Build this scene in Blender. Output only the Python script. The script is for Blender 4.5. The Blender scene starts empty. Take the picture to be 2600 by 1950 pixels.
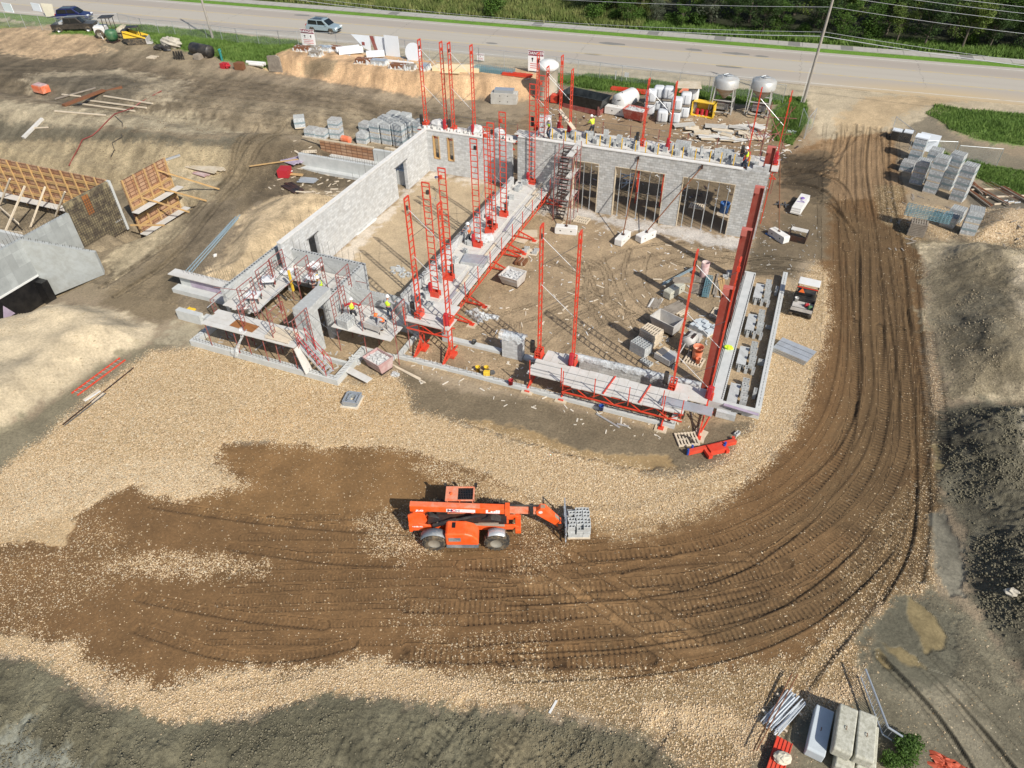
import bpy, bmesh, math, random
import numpy as np
from mathutils import Vector, Matrix
R = math.radians
random.seed(7)
scene = bpy.context.scene
col = scene.collection
# ---------------------------------------------------------------- camera, sky, sun, exposure
CAM_H = 28.5
F_PX, CXP, CYP = 1803.0, 1300.0, 975.0
RT = np.array([0.9286768, 0.37079241, -0.00850875])
UP = np.array([-0.23600997, 0.60849052, 0.75765334])
FW = np.array([-0.2861096, 0.70160693, -0.65260173])
cam = bpy.data.cameras.new('camera')
cam.sensor_width = 36.0
cam.lens = F_PX / 2600.0 * 36.0
cam.clip_start = 0.5
cam.clip_end = 3000.0
cam_o = bpy.data.objects.new('camera', cam)
col.objects.link(cam_o)
cam_o.matrix_world = Matrix(((RT[0], UP[0], -FW[0], 0), (RT[1], UP[1], -FW[1], 0), (RT[2], UP[2], -FW[2], CAM_H), (0, 0, 0, 1)))
scene.camera = cam_o
SUN_AZ, SUN_EL = R(122.0), R(41.0)
world = bpy.data.worlds.new("World")
scene.world = world
world.use_nodes = True
wn = world.node_tree
bg = wn.nodes['Background']
sky = wn.nodes.new('ShaderNodeTexSky')
sky.sky_type = 'NISHITA'
sky.sun_disc = False
sky.sun_elevation = SUN_EL
sky.sun_rotation = SUN_AZ
sky.air_density = 1.0
sky.dust_density = 1.5
wn.links.new(sky.outputs[0], bg.inputs[0])
bg.inputs[1].default_value = 0.095
sun = bpy.data.lights.new('sun', 'SUN')
sun.energy = 4.5
sun.angle = R(0.55)
sun.color = (1.0, 0.95, 0.86)
sun_o = bpy.data.objects.new('sun', sun)
col.objects.link(sun_o)
sd = Vector((math.sin(SUN_AZ) * math.cos(SUN_EL), math.cos(SUN_AZ) * math.cos(SUN_EL), math.sin(SUN_EL)))
sun_o.rotation_euler = sd.to_track_quat('Z', 'Y').to_euler()
sun_o.location = (30, -20, 60)
scene.view_settings.view_transform = 'Standard'
scene.view_settings.look = 'None'
scene.view_settings.exposure = 0.16
scene.view_settings.gamma = 1.0
scene.cycles.max_bounces = 5
scene.cycles.diffuse_bounces = 2
scene.cycles.transparent_max_bounces = 6
# ---------------------------------------------------------------- measuring helpers
DS = 2600.0 / 2212.0
def G(x, y, z=0.0):
 """point of the plane at height z that the survey photo shows at pixel x, y"""
 d = (x - CXP) * RT - (y - CYP) * UP + F_PX * FW
 t = (z - CAM_H) / d[2]
 return (float(d[0] * t), float(d[1] * t))
def GD(x, y, z=0.0):
 return G(x * DS, y * DS, z)
# ---------------------------------------------------------------- noise
def _hash(ix, iy, seed):
 with np.errstate(over='ignore'):
  h = (ix.astype(np.int64) * 374761393 + iy.astype(np.int64) * 668265263 + seed * 982451653) & 0x7fffffff
  h = ((h ^ (h >> 13)) * 1274126177) & 0x7fffffff
  h = (h ^ (h >> 16)) & 0xffffff
 return h / float(0xffffff)
def vn(x, y, s=1.0, seed=0):
 x = np.asarray(x, float) / s; y = np.asarray(y, float) / s
 ix = np.floor(x); iy = np.floor(y)
 fx = x - ix; fy = y - iy
 fx = fx * fx * (3 - 2 * fx); fy = fy * fy * (3 - 2 * fy)
 a = _hash(ix, iy, seed); b = _hash(ix + 1, iy, seed); c = _hash(ix, iy + 1, seed); d = _hash(ix + 1, iy + 1, seed)
 return (a + (b - a) * fx) * (1 - fy) + (c + (d - c) * fx) * fy - 0.5
def fbm(x, y, s, seed=0, o=4):
 r = 0; a = 1.0
 for i in range(o):
  ca, sa = math.cos(i * 1.1 + .4), math.sin(i * 1.1 + .4)
  r = r + a * vn(x * ca - y * sa, x * sa + y * ca, s, seed + i * 17)
  s *= 0.5; a *= 0.5
 return r
def sst(x, a, b):
 t = np.clip((x - a) / (b - a), 0, 1)
 return t * t * (3 - 2 * t)
def poly_sd(px, py, poly, margin=6.0):
 """signed distance to a polygon, positive inside; -margin far away"""
 P = np.array(poly, float)
 out = np.full(px.shape, -margin)
 m = (px > P[:, 0].min() - margin) & (px < P[:, 0].max() + margin) & (py > P[:, 1].min() - margin) & (py < P[:, 1].max() + margin)
 if not m.any():
  return out
 x = px[m]; y = py[m]
 d2 = np.full(x.shape, 1e9); inside = np.zeros(x.shape, bool)
 n = len(P)
 for i in range(n):
  ax, ay = P[i]; bx, by = P[(i + 1) % n]
  ex, ey = bx - ax, by - ay
  t = np.clip(((x - ax) * ex + (y - ay) * ey) / (ex * ex + ey * ey + 1e-9), 0, 1)
  dx = x - ax - t * ex; dy = y - ay - t * ey
  d2 = np.minimum(d2, dx * dx + dy * dy)
  if ay != by:
   c = ((ay > y) != (by > y)) & (x < (bx - ax) * (y - ay) / (by - ay) + ax)
   inside ^= c
 d = np.sqrt(d2)
 out[m] = np.maximum(np.where(inside, d, -d), -margin)
 return out
def line_uv(px, py, pts, wid):
 """across-distance (signed) and along-distance to a polyline, only within wid"""
 P = np.array(pts, float)
 ac = np.full(px.shape, 99.0); al = np.zeros(px.shape)
 m = (px > P[:, 0].min() - wid) & (px < P[:, 0].max() + wid) & (py > P[:, 1].min() - wid) & (py < P[:, 1].max() + wid)
 if not m.any():
  return ac, al
 x = px[m]; y = py[m]
 best = np.full(x.shape, 1e9); a_ = np.full(x.shape, 99.0); l_ = np.zeros(x.shape)
 L = 0.0
 for i in range(len(P) - 1):
  ax, ay = P[i]; ex, ey = P[i + 1] - P[i]
  ln = math.hypot(ex, ey) + 1e-9
  t = np.clip(((x - ax) * ex + (y - ay) * ey) / (ln * ln), 0, 1)
  dx = x - ax - t * ex; dy = y - ay - t * ey
  d = np.hypot(dx, dy)
  k = d < best
  best = np.where(k, d, best)
  a_ = np.where(k, np.sign(ex * dy - ey * dx) * d, a_)
  l_ = np.where(k, L + t * ln, l_)
  L += ln
 ac[m] = a_; al[m] = l_
 return ac, al
def smooth_line(pts, n=3):
 P = [tuple(p) for p in pts]
 for _ in range(n):
  Q = [P[0]]
  for a, b in zip(P[:-1], P[1:]):
   Q.append((a[0] * .75 + b[0] * .25, a[1] * .75 + b[1] * .25))
   Q.append((a[0] * .25 + b[0] * .75, a[1] * .25 + b[1] * .75))
  Q.append(P[-1]); P = Q
 return P
def offset_line(pts, d):
 P = np.array(pts); T = np.gradient(P, axis=0)
 T /= np.linalg.norm(T, axis=1)[:, None] + 1e-9
 return [(p[0] - t[1] * d, p[1] + t[0] * d) for p, t in zip(P, T)]
def D(*pts, z=0.0):
 return [GD(x, y, z) for x, y in pts]
# ---------------------------------------------------------------- terrain: heights
BANK_TOE = [(-66, 76.5), (-61.5, 74.6), (-54.7, 74.4), (-50, 73.7), (-42, 74.1), (-35, 75.8), (-29.8, 76.4), (-25, 78.5)]
def road_y(x):
 return 90.1 + 0.065 * np.asarray(x)
PIT = [(-90, 20), (-47.3, 20), (-47.2, 24), (-46.9, 28.0), (-45.9, 31.8), (-51, 31.4), (-90, 29.4)]
BASE = [(-95, 28), (-50.8, 28), (-50.8, 38.2), (-95, 38.2)]
SANDL = D((-60, 700), (60, 672), (130, 655), (250, 668), (330, 705), (320, 745), (225, 790), (130, 860), (-10, 940), (-120, 960))
SANDM = D((480, 570), (520, 470), (590, 430), (680, 412), (760, 430), (700, 470), (640, 520), (600, 560), (520, 640), (430, 600))
GPILE = D((2098, 470), (2130, 452), (2300, 470), (2400, 520), (2300, 560), (2100, 522), (2085, 500))
SANDR = D((1995, 530), (2060, 520), (2200, 535), (2420, 560), (2450, 880), (2200, 868), (2080, 862), (2030, 800), (2000, 680))
DARKR = D((2030, 890), (2130, 868), (2212, 872), (2500, 900), (2600, 1500), (2212, 1470), (2140, 1360), (2090, 1290), (2080, 1180), (2040, 1080), (2025, 980))
GREYB = D((-250, 1400), (0, 1412), (60, 1420), (140, 1470), (270, 1530), (340, 1560), (440, 1565), (540, 1550), (620, 1520), (700, 1500), (860, 1505), (1000, 1540), (1140, 1540), (1280, 1560), (1400, 1590), (1480, 1660), (1480, 1900), (-300, 1900))
NSLOPE_T = [(-130, 55), (-72, 56), (-62, 55.5), (-55, 55), (-50, 56.5), (-46, 57.5), (-42, 58.5)]
def terrain(x, y, fine=True):
 x = np.asarray(x, float); y = np.asarray(y, float)
 z = np.zeros(x.shape)
 # gentle rise to the public road
 ry = road_y(x)
 up = 1.15 * sst(y, 72 + 0.06 * x, ry - 6.5)
 # bank of orange sand, between x -64 and -28
 P = np.array(BANK_TOE); ty = np.interp(x, P[:, 0], P[:, 1]) + 0.5 * vn(x, y, 3.0, 5) + .25 * vn(x, y, 1.1, 6)
 bk = 1.75 * sst(y, ty, ty + 2.6) * (1 - 0.34 * sst(y, ty + 4.2, ry - 1.2))
 w = sst(x, -65.5, -62.5) * (1 - sst(x, -31.5, -26))
 z += up * (1 - w) + bk * w
 # mud lip along the grass strip
 z += 0.55 * np.exp(-((y - (78.6 + 0.08 * (x + 15))) / 1.1) ** 2) * sst(x, -27, -24) * (1 - sst(x, -4, -1)) * (0.7 + 0.9 * vn(x, y, 1.3, 9))
 # sunken storage yard on the far left: ground climbs behind the excavation
 N = np.array(NSLOPE_T); ny = np.interp(x, N[:, 0], N[:, 1])
 lw = 1 - sst(x, -48, -40)
 z += lw * 1.5 * sst(y + 0.8 * vn(x, y, 4, 11), ny - 9.5, ny - 3.5)
 z -= lw * 0.8 * np.exp(-((y - (ny + 1.2)) / 1.8) ** 2)
 z -= 1.4 * lw * sst(y, 60, 80) * (1 - sst(x, -60, -50) * 0.0)
 # excavations beside the basement walls
 s = poly_sd(x, y, PIT); z -= 2.2 * sst(s, -0.4, 1.8)
 s = poly_sd(x, y, BASE); z -= 0.6 * sst(s, -0.2, 0.4)
 s = poly_sd(x, y, [(-95, 38.6), (-50.2, 38.6), (-49.4, 34.2), (-48.2, 37.0), (-48.0, 43.0), (-50.5, 45.0), (-95, 46)])
 z -= 0.7 * sst(s, -1.0, 0.6)
 s = poly_sd(x, y, [(-50.6, 36.8), (-47.9, 37.2), (-47.7, 42.5), (-48.6, 44.5), (-50.6, 44.5)]); z -= 1.3 * sst(s, -.7, .5)
 # heaps
 for poly, h, wd, sd_, rough in ((SANDL, 1.5, 3.0, 21, .25), (SANDM, 1.1, 2.4, 22, .3), (GPILE, 1.3, 2.4, 23, .15), (SANDR, 1.15, 3.4, 24, .7), (DARKR, 1.0, 2.6, 25, .6)):
  s = poly_sd(x, y, poly)
  n = fbm(x, y, 3.6, sd_, 3)
  m = sst(s + .5 * n, -0.15, wd)
  z += h * m * (1 + rough * n) 
  if poly is DARKR:
   z += m * (.16 * np.maximum(0, vn(x, y, .28, 38)) + 0.26 * np.abs(fbm(x * .6 + .5 * y, y * 2.4, 1.2, 31, 4)) + .22 * vn(x, y, .40, 33) + .14 * vn(x, y, .17, 35))
  if poly is SANDR:
   z += m * (0.30 * np.abs(fbm(x - .5 * y, y + .3 * x, 2.6, 36, 4)) + .10 * fbm(x, y, .7, 37, 3) + .12 * np.maximum(0, vn(x, y, .25, 39)) + .05 * vn(x, y, .12, 30))
 s = poly_sd(x, y, GREYB)
 z -= 1.7 * sst(s, -0.2, 7.0)
 z += sst(s, 0.0, 1.0) * (.10 * fbm(x, y, 1.4, 41, 3) + .16 * np.maximum(0, vn(x, y, .22, 44)) * (1 + 2 * vn(x, y, 2.5, 46)) + .07 * vn(x, y, .11, 45))
 lb = sst(s, 0.2, 1.2) * (1 - sst(x, -13.5, -11))
 z += lb * (0.5 * np.abs(fbm(x * 1.3 + y, y - x, 2.4, 42, 4)) + .12 * np.abs(vn(x, y, .3, 43)) - .1)
 if fine:
  z += 0.05 * fbm(x, y, 2.2, 51, 3) * (y < 88)
 z = np.where(y > ry - .6, np.minimum(z, 1.13) * (y < ry + 60) + z * (y >= ry + 60), z)
 return z
def TZ(x, y):
 return float(terrain(np.array([x]), np.array([y]))[0])
def T(x, y, dz=0.0):
 """point of the ground shown by photo pixel x, y (source pixels)"""
 z = 0.0
 for _ in range(6):
  p = G(x, y, z + dz)
  z = 0.5 * z + 0.5 * TZ(*p)
 return (p[0], p[1], TZ(*p))
def TD(x, y, dz=0.0):
 return T(x * DS, y * DS, dz)
# ---------------------------------------------------------------- terrain: mesh rows follow distance so that near ground is finest
def pxrow(yp):
 d = -(yp - CYP) * UP + F_PX * FW
 t = -CAM_H / d[2]
 fx, fy = -0.37079, 0.92867
 return float(d[0] * t * fx + d[1] * t * fy)
rows = [-22, -15, -8, -2, 3, 6.5] + [pxrow(v) for v in np.arange(2120, -95, -2.7)] + [138, 146, 156, 170, 190, 230, 300, 420, 700, 1200, 2500]
rows = sorted(set(round(r_, 4) for r_ in rows))
cols = [-60, -20, -8, -4, -2.4, -1.6, -1.25] + list(np.arange(-1.0, 1.0001, 0.0020)) + [1.25, 1.6, 2.4, 4, 8, 20, 60]
rw = np.array(rows); cl = np.array(cols)
A, B = np.meshgrid(rw, cl, indexing='ij')
w_ = A; u_ = B * (A + 24.5) * 0.7577
GX = (u_ * 0.92867 - w_ * 0.37079).ravel(); GY = (u_ * 0.37079 + w_ * 0.92867).ravel()
GZ = terrain(GX, GY)
# ---------------------------------------------------------------- terrain: ground cover
c_ = lambda *v: np.array(v)
COLB = c_(.31, .245, .165)
CB = np.tile(COLB, (GX.size, 1))
GD_ = np.zeros(GX.size); WET = np.zeros(GX.size); BMP = np.full(GX.size, .5)
n1 = fbm(GX, GY, 5.0, 61, 4); n2 = fbm(GX, GY, 1.3, 62, 4); n3 = fbm(GX, GY, .4, 63, 3)
nf = vn(GX, GY, .2, 64)
CB *= (1 + .22 * n1 + .25 * n2)[:, None]
nst = fbm(GX * 1.6 + GY * .5, GY * .45 - GX * .1, 1.6, 66, 4)
def lay(poly, colr, edge=.5, nz=.6, gd=None, wet=None, amt=1.0, var=.25, world=False, bmp=None, nzs=None, ing=False):
 s = poly_sd(GX, GY, poly if world else D(*poly), 7.0)
 s = s + nz * (n2 * 1.0 + n3 * 1.0 + nf * .5) + (nzs or 0) * n1
 m = sst(s, -edge, edge) * amt
 if ing: m = m * sst(GD_, .55, .95)
 if colr is not None:
  cc = np.array(colr)[None, :] * (1 + var * (n2 + .6 * n3))[:, None]
  CB[:] = CB * (1 - m[:, None]) + cc * m[:, None]
 if gd is not None:
  if gd > .5 and amt == 1.0:
   mg = sst(s, -1.1, .15) ** 2.0; GD_[:] = np.maximum(GD_, gd * mg)
  else: GD_[:] = GD_ * (1 - m) + gd * m
 if wet is not None:
  WET[:] = WET * (1 - m) + wet * m
 if bmp is not None:
  BMP[:] = BMP * (1 - m) + bmp * m
 return m
TAN = (.44, .345, .225); SAND = (.50, .415, .285); DIRT = (.178, .101, .043); MUD = (.11, .098, .062); DARK = (.14, .108, .068)
ORS = (.56, .37, .21); OLV = (.20, .165, .105); GRN = (.13, .20, .05); FLOOR = (.37, .275, .17)
# far yard
lay([(-200, 60), (60, 75), (330, 90), (470, 170), (700, 215), (1100, 262), (1500, 285), (1700, 290), (1690, 380), (1100, 330), (870, 300), (640, 300), (560, 390), (420, 520), (300, 640), (0, 640), (-300, 500)], (.27, .215, .14), 1.0, 1.2, nzs=2)
lay([(0, 120), (200, 128), (420, 180), (640, 205), (900, 235), (1130, 262), (1150, 280), (900, 262), (600, 250), (330, 215), (0, 200), (-200, 180), (-200, 110)], (.20, .155, .10), .8, 1.6, nzs=2)
lay([(-100, 150), (160, 148), (360, 185), (430, 240), (340, 300), (200, 260), (0, 215), (-150, 200)], (.145, .115, .075), .7, 2.0, amt=.8, nzs=2)
lay([(0, 60), (120, 62), (250, 95), (240, 130), (100, 150), (-50, 120)], (.46, .33, .2), .8, 1.5, nzs=1)
lay([(60, 190), (260, 170), (420, 200), (380, 250), (200, 245), (80, 240)], (.34, .28, .19), .7, 1.2)
lay([(100, 195), (250, 185), (330, 205), (300, 240), (180, 250), (80, 225)], (.105, .088, .062), .4, 1.0, amt=.8)
# light excavated slopes on the left
lay([(-200, 300), (0, 300), (150, 305), (300, 318), (420, 330), (540, 345), (560, 390), (470, 480), (420, 470), (340, 440), (330, 380), (200, 400), (0, 380), (-200, 370)], (.42, .335, .205), .6, .8, bmp=.9)
lay([(-100, 240), (130, 255), (300, 255), (420, 268), (520, 300), (460, 322), (300, 308), (150, 300), (0, 290), (-100, 290)], (.40, .335, .225), .6, .8, amt=.9)
lay([(-100, 276), (60, 285), (200, 305), (340, 318), (480, 335), (560, 310), (520, 350), (420, 345), (250, 325), (120, 312), (-100, 305)], (.13, .115, .08), .4, 1.0, amt=.85)
lay([(330, 395), (400, 370), (520, 400), (470, 470), (360, 530), (250, 600), (230, 560), (330, 480)], (.47, .385, .25), .4, .7)
lay([(520, 330), (600, 300), (640, 330), (560, 420), (450, 540), (400, 620), (380, 690), (300, 700), (200, 660), (330, 560), (450, 440)], (.20, .155, .095), .5, 1.0, amt=.9)
lay([(560, 350), (700, 320), (830, 330), (760, 400), (650, 420), (590, 430), (540, 440)], DARK, .4, .8, amt=.85)
lay([(400, 440), (520, 430), (480, 520), (440, 590), (390, 600)], (.17, .135, .09), .4, .7, amt=.8, wet=.3)
lay(SANDL, SAND, .35, .5, world=True, bmp=.5, var=.35)
lay([(60, 672), (200, 670), (240, 740), (160, 800), (40, 830), (-60, 800), (-60, 700)], (.55, .45, .30), .8, .7, amt=.7, bmp=.3)
lay(SANDM, (.52, .40, .25), .5, .7, world=True, bmp=.35)
lay([(-100, 960), (0, 930), (120, 860), (215, 790), (330, 740), (410, 700), (440, 740), (330, 765), (230, 830), (100, 950), (0, 1020), (-100, 1060)], (.22, .19, .125), .5, .8)
lay([(380, 690), (440, 690), (450, 740), (410, 755), (340, 745)], (.42, .36, .25), .5, .8)
lay([(-100, 20), (40, 20), (140, 50), (120, 75), (0, 85), (-100, 80)], GRN, .4, 1.0, amt=.8)
# orange bank
BT = D((632, 100), (735, 128), (820, 122), (900, 118), (1180, 150), (1340, 175), z=1.5)[::-1]
lay([(-66.5, 82.5), (-62, 83.5)] + [(-48, 83.8), (-36, 84.6), (-28, 85.0), (-25, 80)] + BANK_TOE[::-1], ORS, .5, .8, world=True, bmp=.4)
lay([(-57, 74.5), (-54, 75.5), (-54, 77), (-57, 77.2), (-58.5, 76)], (.20, .16, .10), .3, .6, world=True, amt=.8)
# verge between yard and road
for X0, X1 in ((-140, 40),):
 lay([(X0, road_y(X0) - 4.4), (X1, road_y(X1) - 4.4), (X1, road_y(X1) + .4), (X0, road_y(X0) + .4)], (.42, .36, .255), .5, .8, world=True)
lay([(-99.5, 75.5), (-95, 77), (-86, 77), (-77, 76), (-67, 74.2), (-63.6, 76), (-62.8, 80.5), (-64, 84.2), (-80, 84.6), (-92, 83.8), (-102, 81)], GRN, .35, .8, world=True, bmp=.9)
lay([(-118, 80), (-104, 79), (-101, 84), (-110, 86), (-125, 84)], GRN, .35, 1, world=True)
lay([(-27.2, 81), (-22, 79.9), (-4, 81.4), (-1.0, 83.2), (0.2, 85.6), (-6, 85.8), (-16, 85.5), (-24, 85.1), (-28, 84)], (.085, .14, .035), .35, .9, world=True, bmp=.9)
lay([(-27, 76.8), (-22, 77), (-4, 79.2), (-1, 79.5), (-.5, 81.5), (-4, 81.4), (-22, 79.9), (-27, 80.5)], (.21, .17, .12), .3, .8, world=True, bmp=1)
lay([(-2, 74), (0.3, 73.8), (1.0, 79), (0.6, 85.5), (-2, 85), (-3, 80)], (.095, .15, .035), .3, .6, world=True, bmp=.9)
lay([(2010, 250), (2100, 262), (2250, 275), (2400, 285), (2400, 360), (2230, 335), (2120, 322), (2040, 300), (1990, 268)], GRN, .4, 1.0, bmp=.9)
lay([(1930, 275), (2000, 270), (2050, 310), (2200, 350), (2400, 380), (2400, 420), (2200, 380), (2050, 352), (1990, 330)], (.20, .17, .12), .5, .9)
lay([(2000, 320), (2050, 345), (2170, 365), (2400, 395), (2400, 440), (2180, 420), (2100, 380), (2010, 365)], GRN, .4, .9, amt=.75, bmp=.9)
# entrance and haul road
lay([(1745, 200), (1850, 212), (2100, 232), (2400, 250), (2400, 268), (2200, 262), (2020, 262), (1960, 290), (1930, 330), (1790, 330), (1765, 290), (1740, 240)], (.46, .38, .26), .4, .6, wet=0)
lay([(1860, 232), (2000, 230), (2100, 240), (2000, 252), (1920, 280), (1890, 330), (1800, 330), (1810, 270)], (.43, .31, .175), .4, .8, amt=.7)
HAUL = [(1775, 310), (1930, 300), (1945, 400), (1985, 500), (2000, 560), (2000, 700), (2010, 850), (2025, 1000), (2030, 1100), (2000, 1230), (1880, 1340), (1860, 1430), (1700, 1520), (1500, 1570), (1300, 1540), (1140, 1520), (1000, 1530), (860, 1500), (700, 1500), (540, 1548), (430, 1560), (330, 1555), (250, 1510), (140, 1450), (60, 1410), (0, 1400), (-300, 1400), (-300, 1130), (0, 1130), (300, 1040), (470, 950), (850, 950), (1050, 1010), (1150, 1070), (1300, 1110), (1450, 1110), (1560, 1070), (1660, 990), (1720, 900), (1750, 800), (1775, 700), (1765, 560), (1770, 450), (1690, 390), (1700, 330)]
lay(HAUL, DIRT, .35, .4, gd=.022, wet=.15, var=.22, bmp=.35)
lay([(1775, 315), (1930, 305), (1950, 420), (1800, 430), (1700, 400), (1690, 370)], (.30, .20, .11), 1.0, 1.0, amt=.8, nzs=2)
lay([(1690, 330), (1790, 330), (1780, 440), (1690, 420)], (.10, .075, .045), .5, .9, amt=.8, gd=.0)
lay([(1790, 430), (1960, 500), (2005, 800), (2010, 1100), (1900, 1300), (1600, 1400), (1300, 1380), (1400, 1260), (1650, 1170), (1800, 1000), (1840, 800)], (.108, .075, .038), 1.4, 1.2, amt=.55, gd=.02)
lay([(460, 960), (700, 950), (900, 970), (950, 1040), (860, 1110), (600, 1130), (420, 1110), (420, 1060), (520, 1040)], (.225, .128, .052), .5, .6, gd=.04, amt=.8)
lay([(850, 1150), (1000, 1200), (1400, 1210), (1800, 1130), (1900, 1180), (1700, 1300), (1400, 1360), (1000, 1350), (800, 1300)], (.185, .107, .047), .8, .8, gd=.03, amt=.6)
lay([(1100, 1250), (1220, 1240), (1400, 1330), (1560, 1400), (1500, 1420), (1330, 1350), (1180, 1290)], (.26, .155, .07), .3, .3, gd=.05, amt=.6)
# grey dirt around the building
lay([(860, 790), (1000, 850), (1150, 860), (1300, 905), (1455, 935), (1500, 890), (1640, 900), (1600, 985), (1510, 1025), (1400, 1025), (1250, 990), (1100, 950), (950, 905), (870, 890)], (.19, .15, .095), .3, .4, wet=.35, bmp=.8)
lay([(1000, 905), (1120, 925), (1300, 985), (1440, 985), (1470, 1010), (1400, 1020), (1240, 990), (1100, 950)], (.31, .215, .105), .2, .35, wet=.85, amt=.9, bmp=.1)
lay([(1640, 370), (1790, 380), (1790, 560), (1730, 560), (1640, 560)], (.17, .13, .08), .5, .5, wet=.1)
# building floor and platform
lay([(-32.5, 25.5), (-22, 25.5), (-21.5, 30), (-3, 30), (2.2, 33), (2.2, 56), (-21, 56), (-21, 58), (-32, 58)], FLOOR, .3, .2, world=True, gd=0, wet=0, var=.34, bmp=.9)
lay([(-31, 35.5), (-21.4, 35.5), (-21.4, 56), (-31, 56)], (.45, .35, .225), .3, .2, world=True, var=.2, bmp=.2)
lay([(-30.9, 54), (-29.8, 36), (-31.2, 36), (-31.2, 56.6), (-21.5, 56.6), (-21.5, 55.6), (-30, 55.4)], (.62, .60, .57), .4, 1.0, world=True, amt=.4)
lay([(-20, 52.4), (-1, 51.8), (-1, 54), (-20, 54)], (.68, .67, .65), .3, .9, world=True, amt=.6)
lay([(-1, 48.5), (2.6, 49.3), (2.6, 56), (-1, 56)], (.16, .125, .08), .4, .4, world=True)
# back apron behind the wall
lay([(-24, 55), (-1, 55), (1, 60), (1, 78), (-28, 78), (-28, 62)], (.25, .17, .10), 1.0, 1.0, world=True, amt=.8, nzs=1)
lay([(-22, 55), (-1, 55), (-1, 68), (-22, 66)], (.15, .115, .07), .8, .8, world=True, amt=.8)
lay([(1690, 335), (1790, 345), (1800, 400), (1760, 430), (1690, 400), (1680, 370)], (.075, .055, .033), .5, 1.2, amt=.9, bmp=1.2)
# gravel
GT = (.54, .39, .22)
lay([(-300, 1120), (-60, 1060), (0, 1022), (100, 945), (215, 840), (290, 790), (330, 760), (420, 752), (560, 778), (700, 822), (790, 832), (800, 812), (850, 815), (880, 850), (880, 892), (950, 905), (1100, 948), (1250, 990), (1400, 1024), (1480, 1026), (1560, 1000), (1600, 955), (1640, 892), (1655, 800), (1680, 700), (1690, 640), (1730, 620), (1765, 570), (1785, 600), (1785, 700), (1755, 800), (1725, 900), (1660, 990), (1560, 1070), (1450, 1115), (1300, 1112), (1150, 1080), (1050, 1020), (950, 988), (850, 962), (700, 962), (600, 950), (480, 955), (455, 1000), (520, 1048), (400, 1072), (345, 1072), (290, 1035), (170, 1100), (140, 1180), (60, 1175), (-300, 1200)], GT, .12, .30, gd=.985, wet=0, var=.14, bmp=.8)
lay([(1000, 1020), (1150, 1070), (1300, 1105), (1450, 1105), (1560, 1065), (1540, 1110), (1350, 1160), (1150, 1120), (1050, 1060)], (.40, .27, .14), .7, .5, gd=.75, amt=.8)
lay([(330, 790), (430, 790), (520, 880), (420, 960), (250, 1010), (150, 990), (250, 870)], (.42, .30, .16), .7, .9, gd=.95, amt=.4, ing=True)
lay([(440, 960), (560, 890), (500, 900), (640, 840), (880, 850), (860, 930), (700, 950)], (.58, .37, .17), .8, .6, amt=.6, ing=True)
lay([(0, 1030), (200, 1000), (460, 990), (500, 1040), (380, 1065), (150, 1090), (0, 1150)], (.66, .53, .35), .8, .9, amt=.75, ing=True)
lay([(-200, 1340), (0, 1365), (60, 1372), (150, 1395), (210, 1440), (330, 1490), (450, 1480), (600, 1450), (760, 1440), (900, 1435), (1010, 1462), (1120, 1500), (1000, 1530), (860, 1508), (700, 1500), (600, 1525), (500, 1552), (400, 1562), (300, 1550), (200, 1490), (120, 1445), (0, 1412), (-200, 1400)], GT, .2, .5, gd=.90, wet=0, var=.14, bmp=.8)
lay([(0, 1150), (170, 1110), (300, 1160), (260, 1250), (120, 1330), (60, 1400), (-200, 1380), (-200, 1180)], None, .9, 1.0, gd=.28)
lay([(240, 1222), (300, 1208), (420, 1205), (560, 1220), (560, 1238), (430, 1240), (330, 1232)], None, .25, .5, gd=.75)
lay([(790, 1120), (880, 1110), (930, 1190), (860, 1210), (800, 1170)], None, .5, .6, gd=.6)
lay([(1120, 1100), (1250, 1150), (1180, 1230), (1120, 1240)], None, .5, .7, gd=.35)
lay([(950, 1000), (1100, 1060), (1060, 1080), (900, 1010)], None, .4, .5, gd=.6)
lay([(950, 1390), (1180, 1330), (1220, 1360), (1150, 1420), (1000, 1430), (900, 1450)], None, .7, .7, gd=.25)
lay([(850, 1280), (940, 1310), (980, 1400), (900, 1400), (860, 1340)], None, .7, .6, gd=.22)
lay([(1000, 1450), (1400, 1470), (1700, 1440), (1860, 1330), (2010, 1180), (2020, 1280), (1900, 1420), (1860, 1500), (1700, 1560), (1640, 1640), (1560, 1700), (1460, 1660), (1400, 1590), (1280, 1560), (1130, 1530)], (.25, .17, .085), .5, .6, gd=.55, var=.15, bmp=.8)
lay([(1850, 1180), (2000, 1000), (2010, 640), (1960, 560), (2010, 560), (2030, 800), (2030, 1150), (2000, 1240), (1880, 1330), (1800, 1330)], (.14, .09, .042), .5, .6, gd=.25, amt=.9)
lay([(1400, 1530), (1560, 1530), (1600, 1560), (1500, 1600), (1400, 1570)], GT, .3, .4, gd=.9)
lay([(1700, 1500), (1850, 1470), (1870, 1440), (1880, 1480), (1860, 1520), (1760, 1530), (1700, 1600), (1600, 1640), (1600, 1560)], (.44, .33, .21), .3, .4, gd=.92, bmp=.8)
lay([(1940, 440), (2040, 450), (2080, 500), (2040, 520), (1960, 480)], (.42, .30, .18), .3, .4, gd=.8)
lay([(1890, 400), (1950, 400), (1945, 470), (2000, 520), (1960, 520), (1900, 470)], (.20, .14, .07), .4, .5, gd=.35)
lay([(1990, 545), (2010, 545), (2035, 900), (2012, 900)], (.4, .3, .2), .2, .3, gd=.7, amt=.7)
lay(GPILE, (.54, .40, .26), .2, .2, world=True, gd=.99, bmp=.7)
lay([(2060, 400), (2200, 420), (2400, 450), (2400, 500), (2180, 470), (2100, 450)], (.14, .12, .09), .4, .5)
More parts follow.
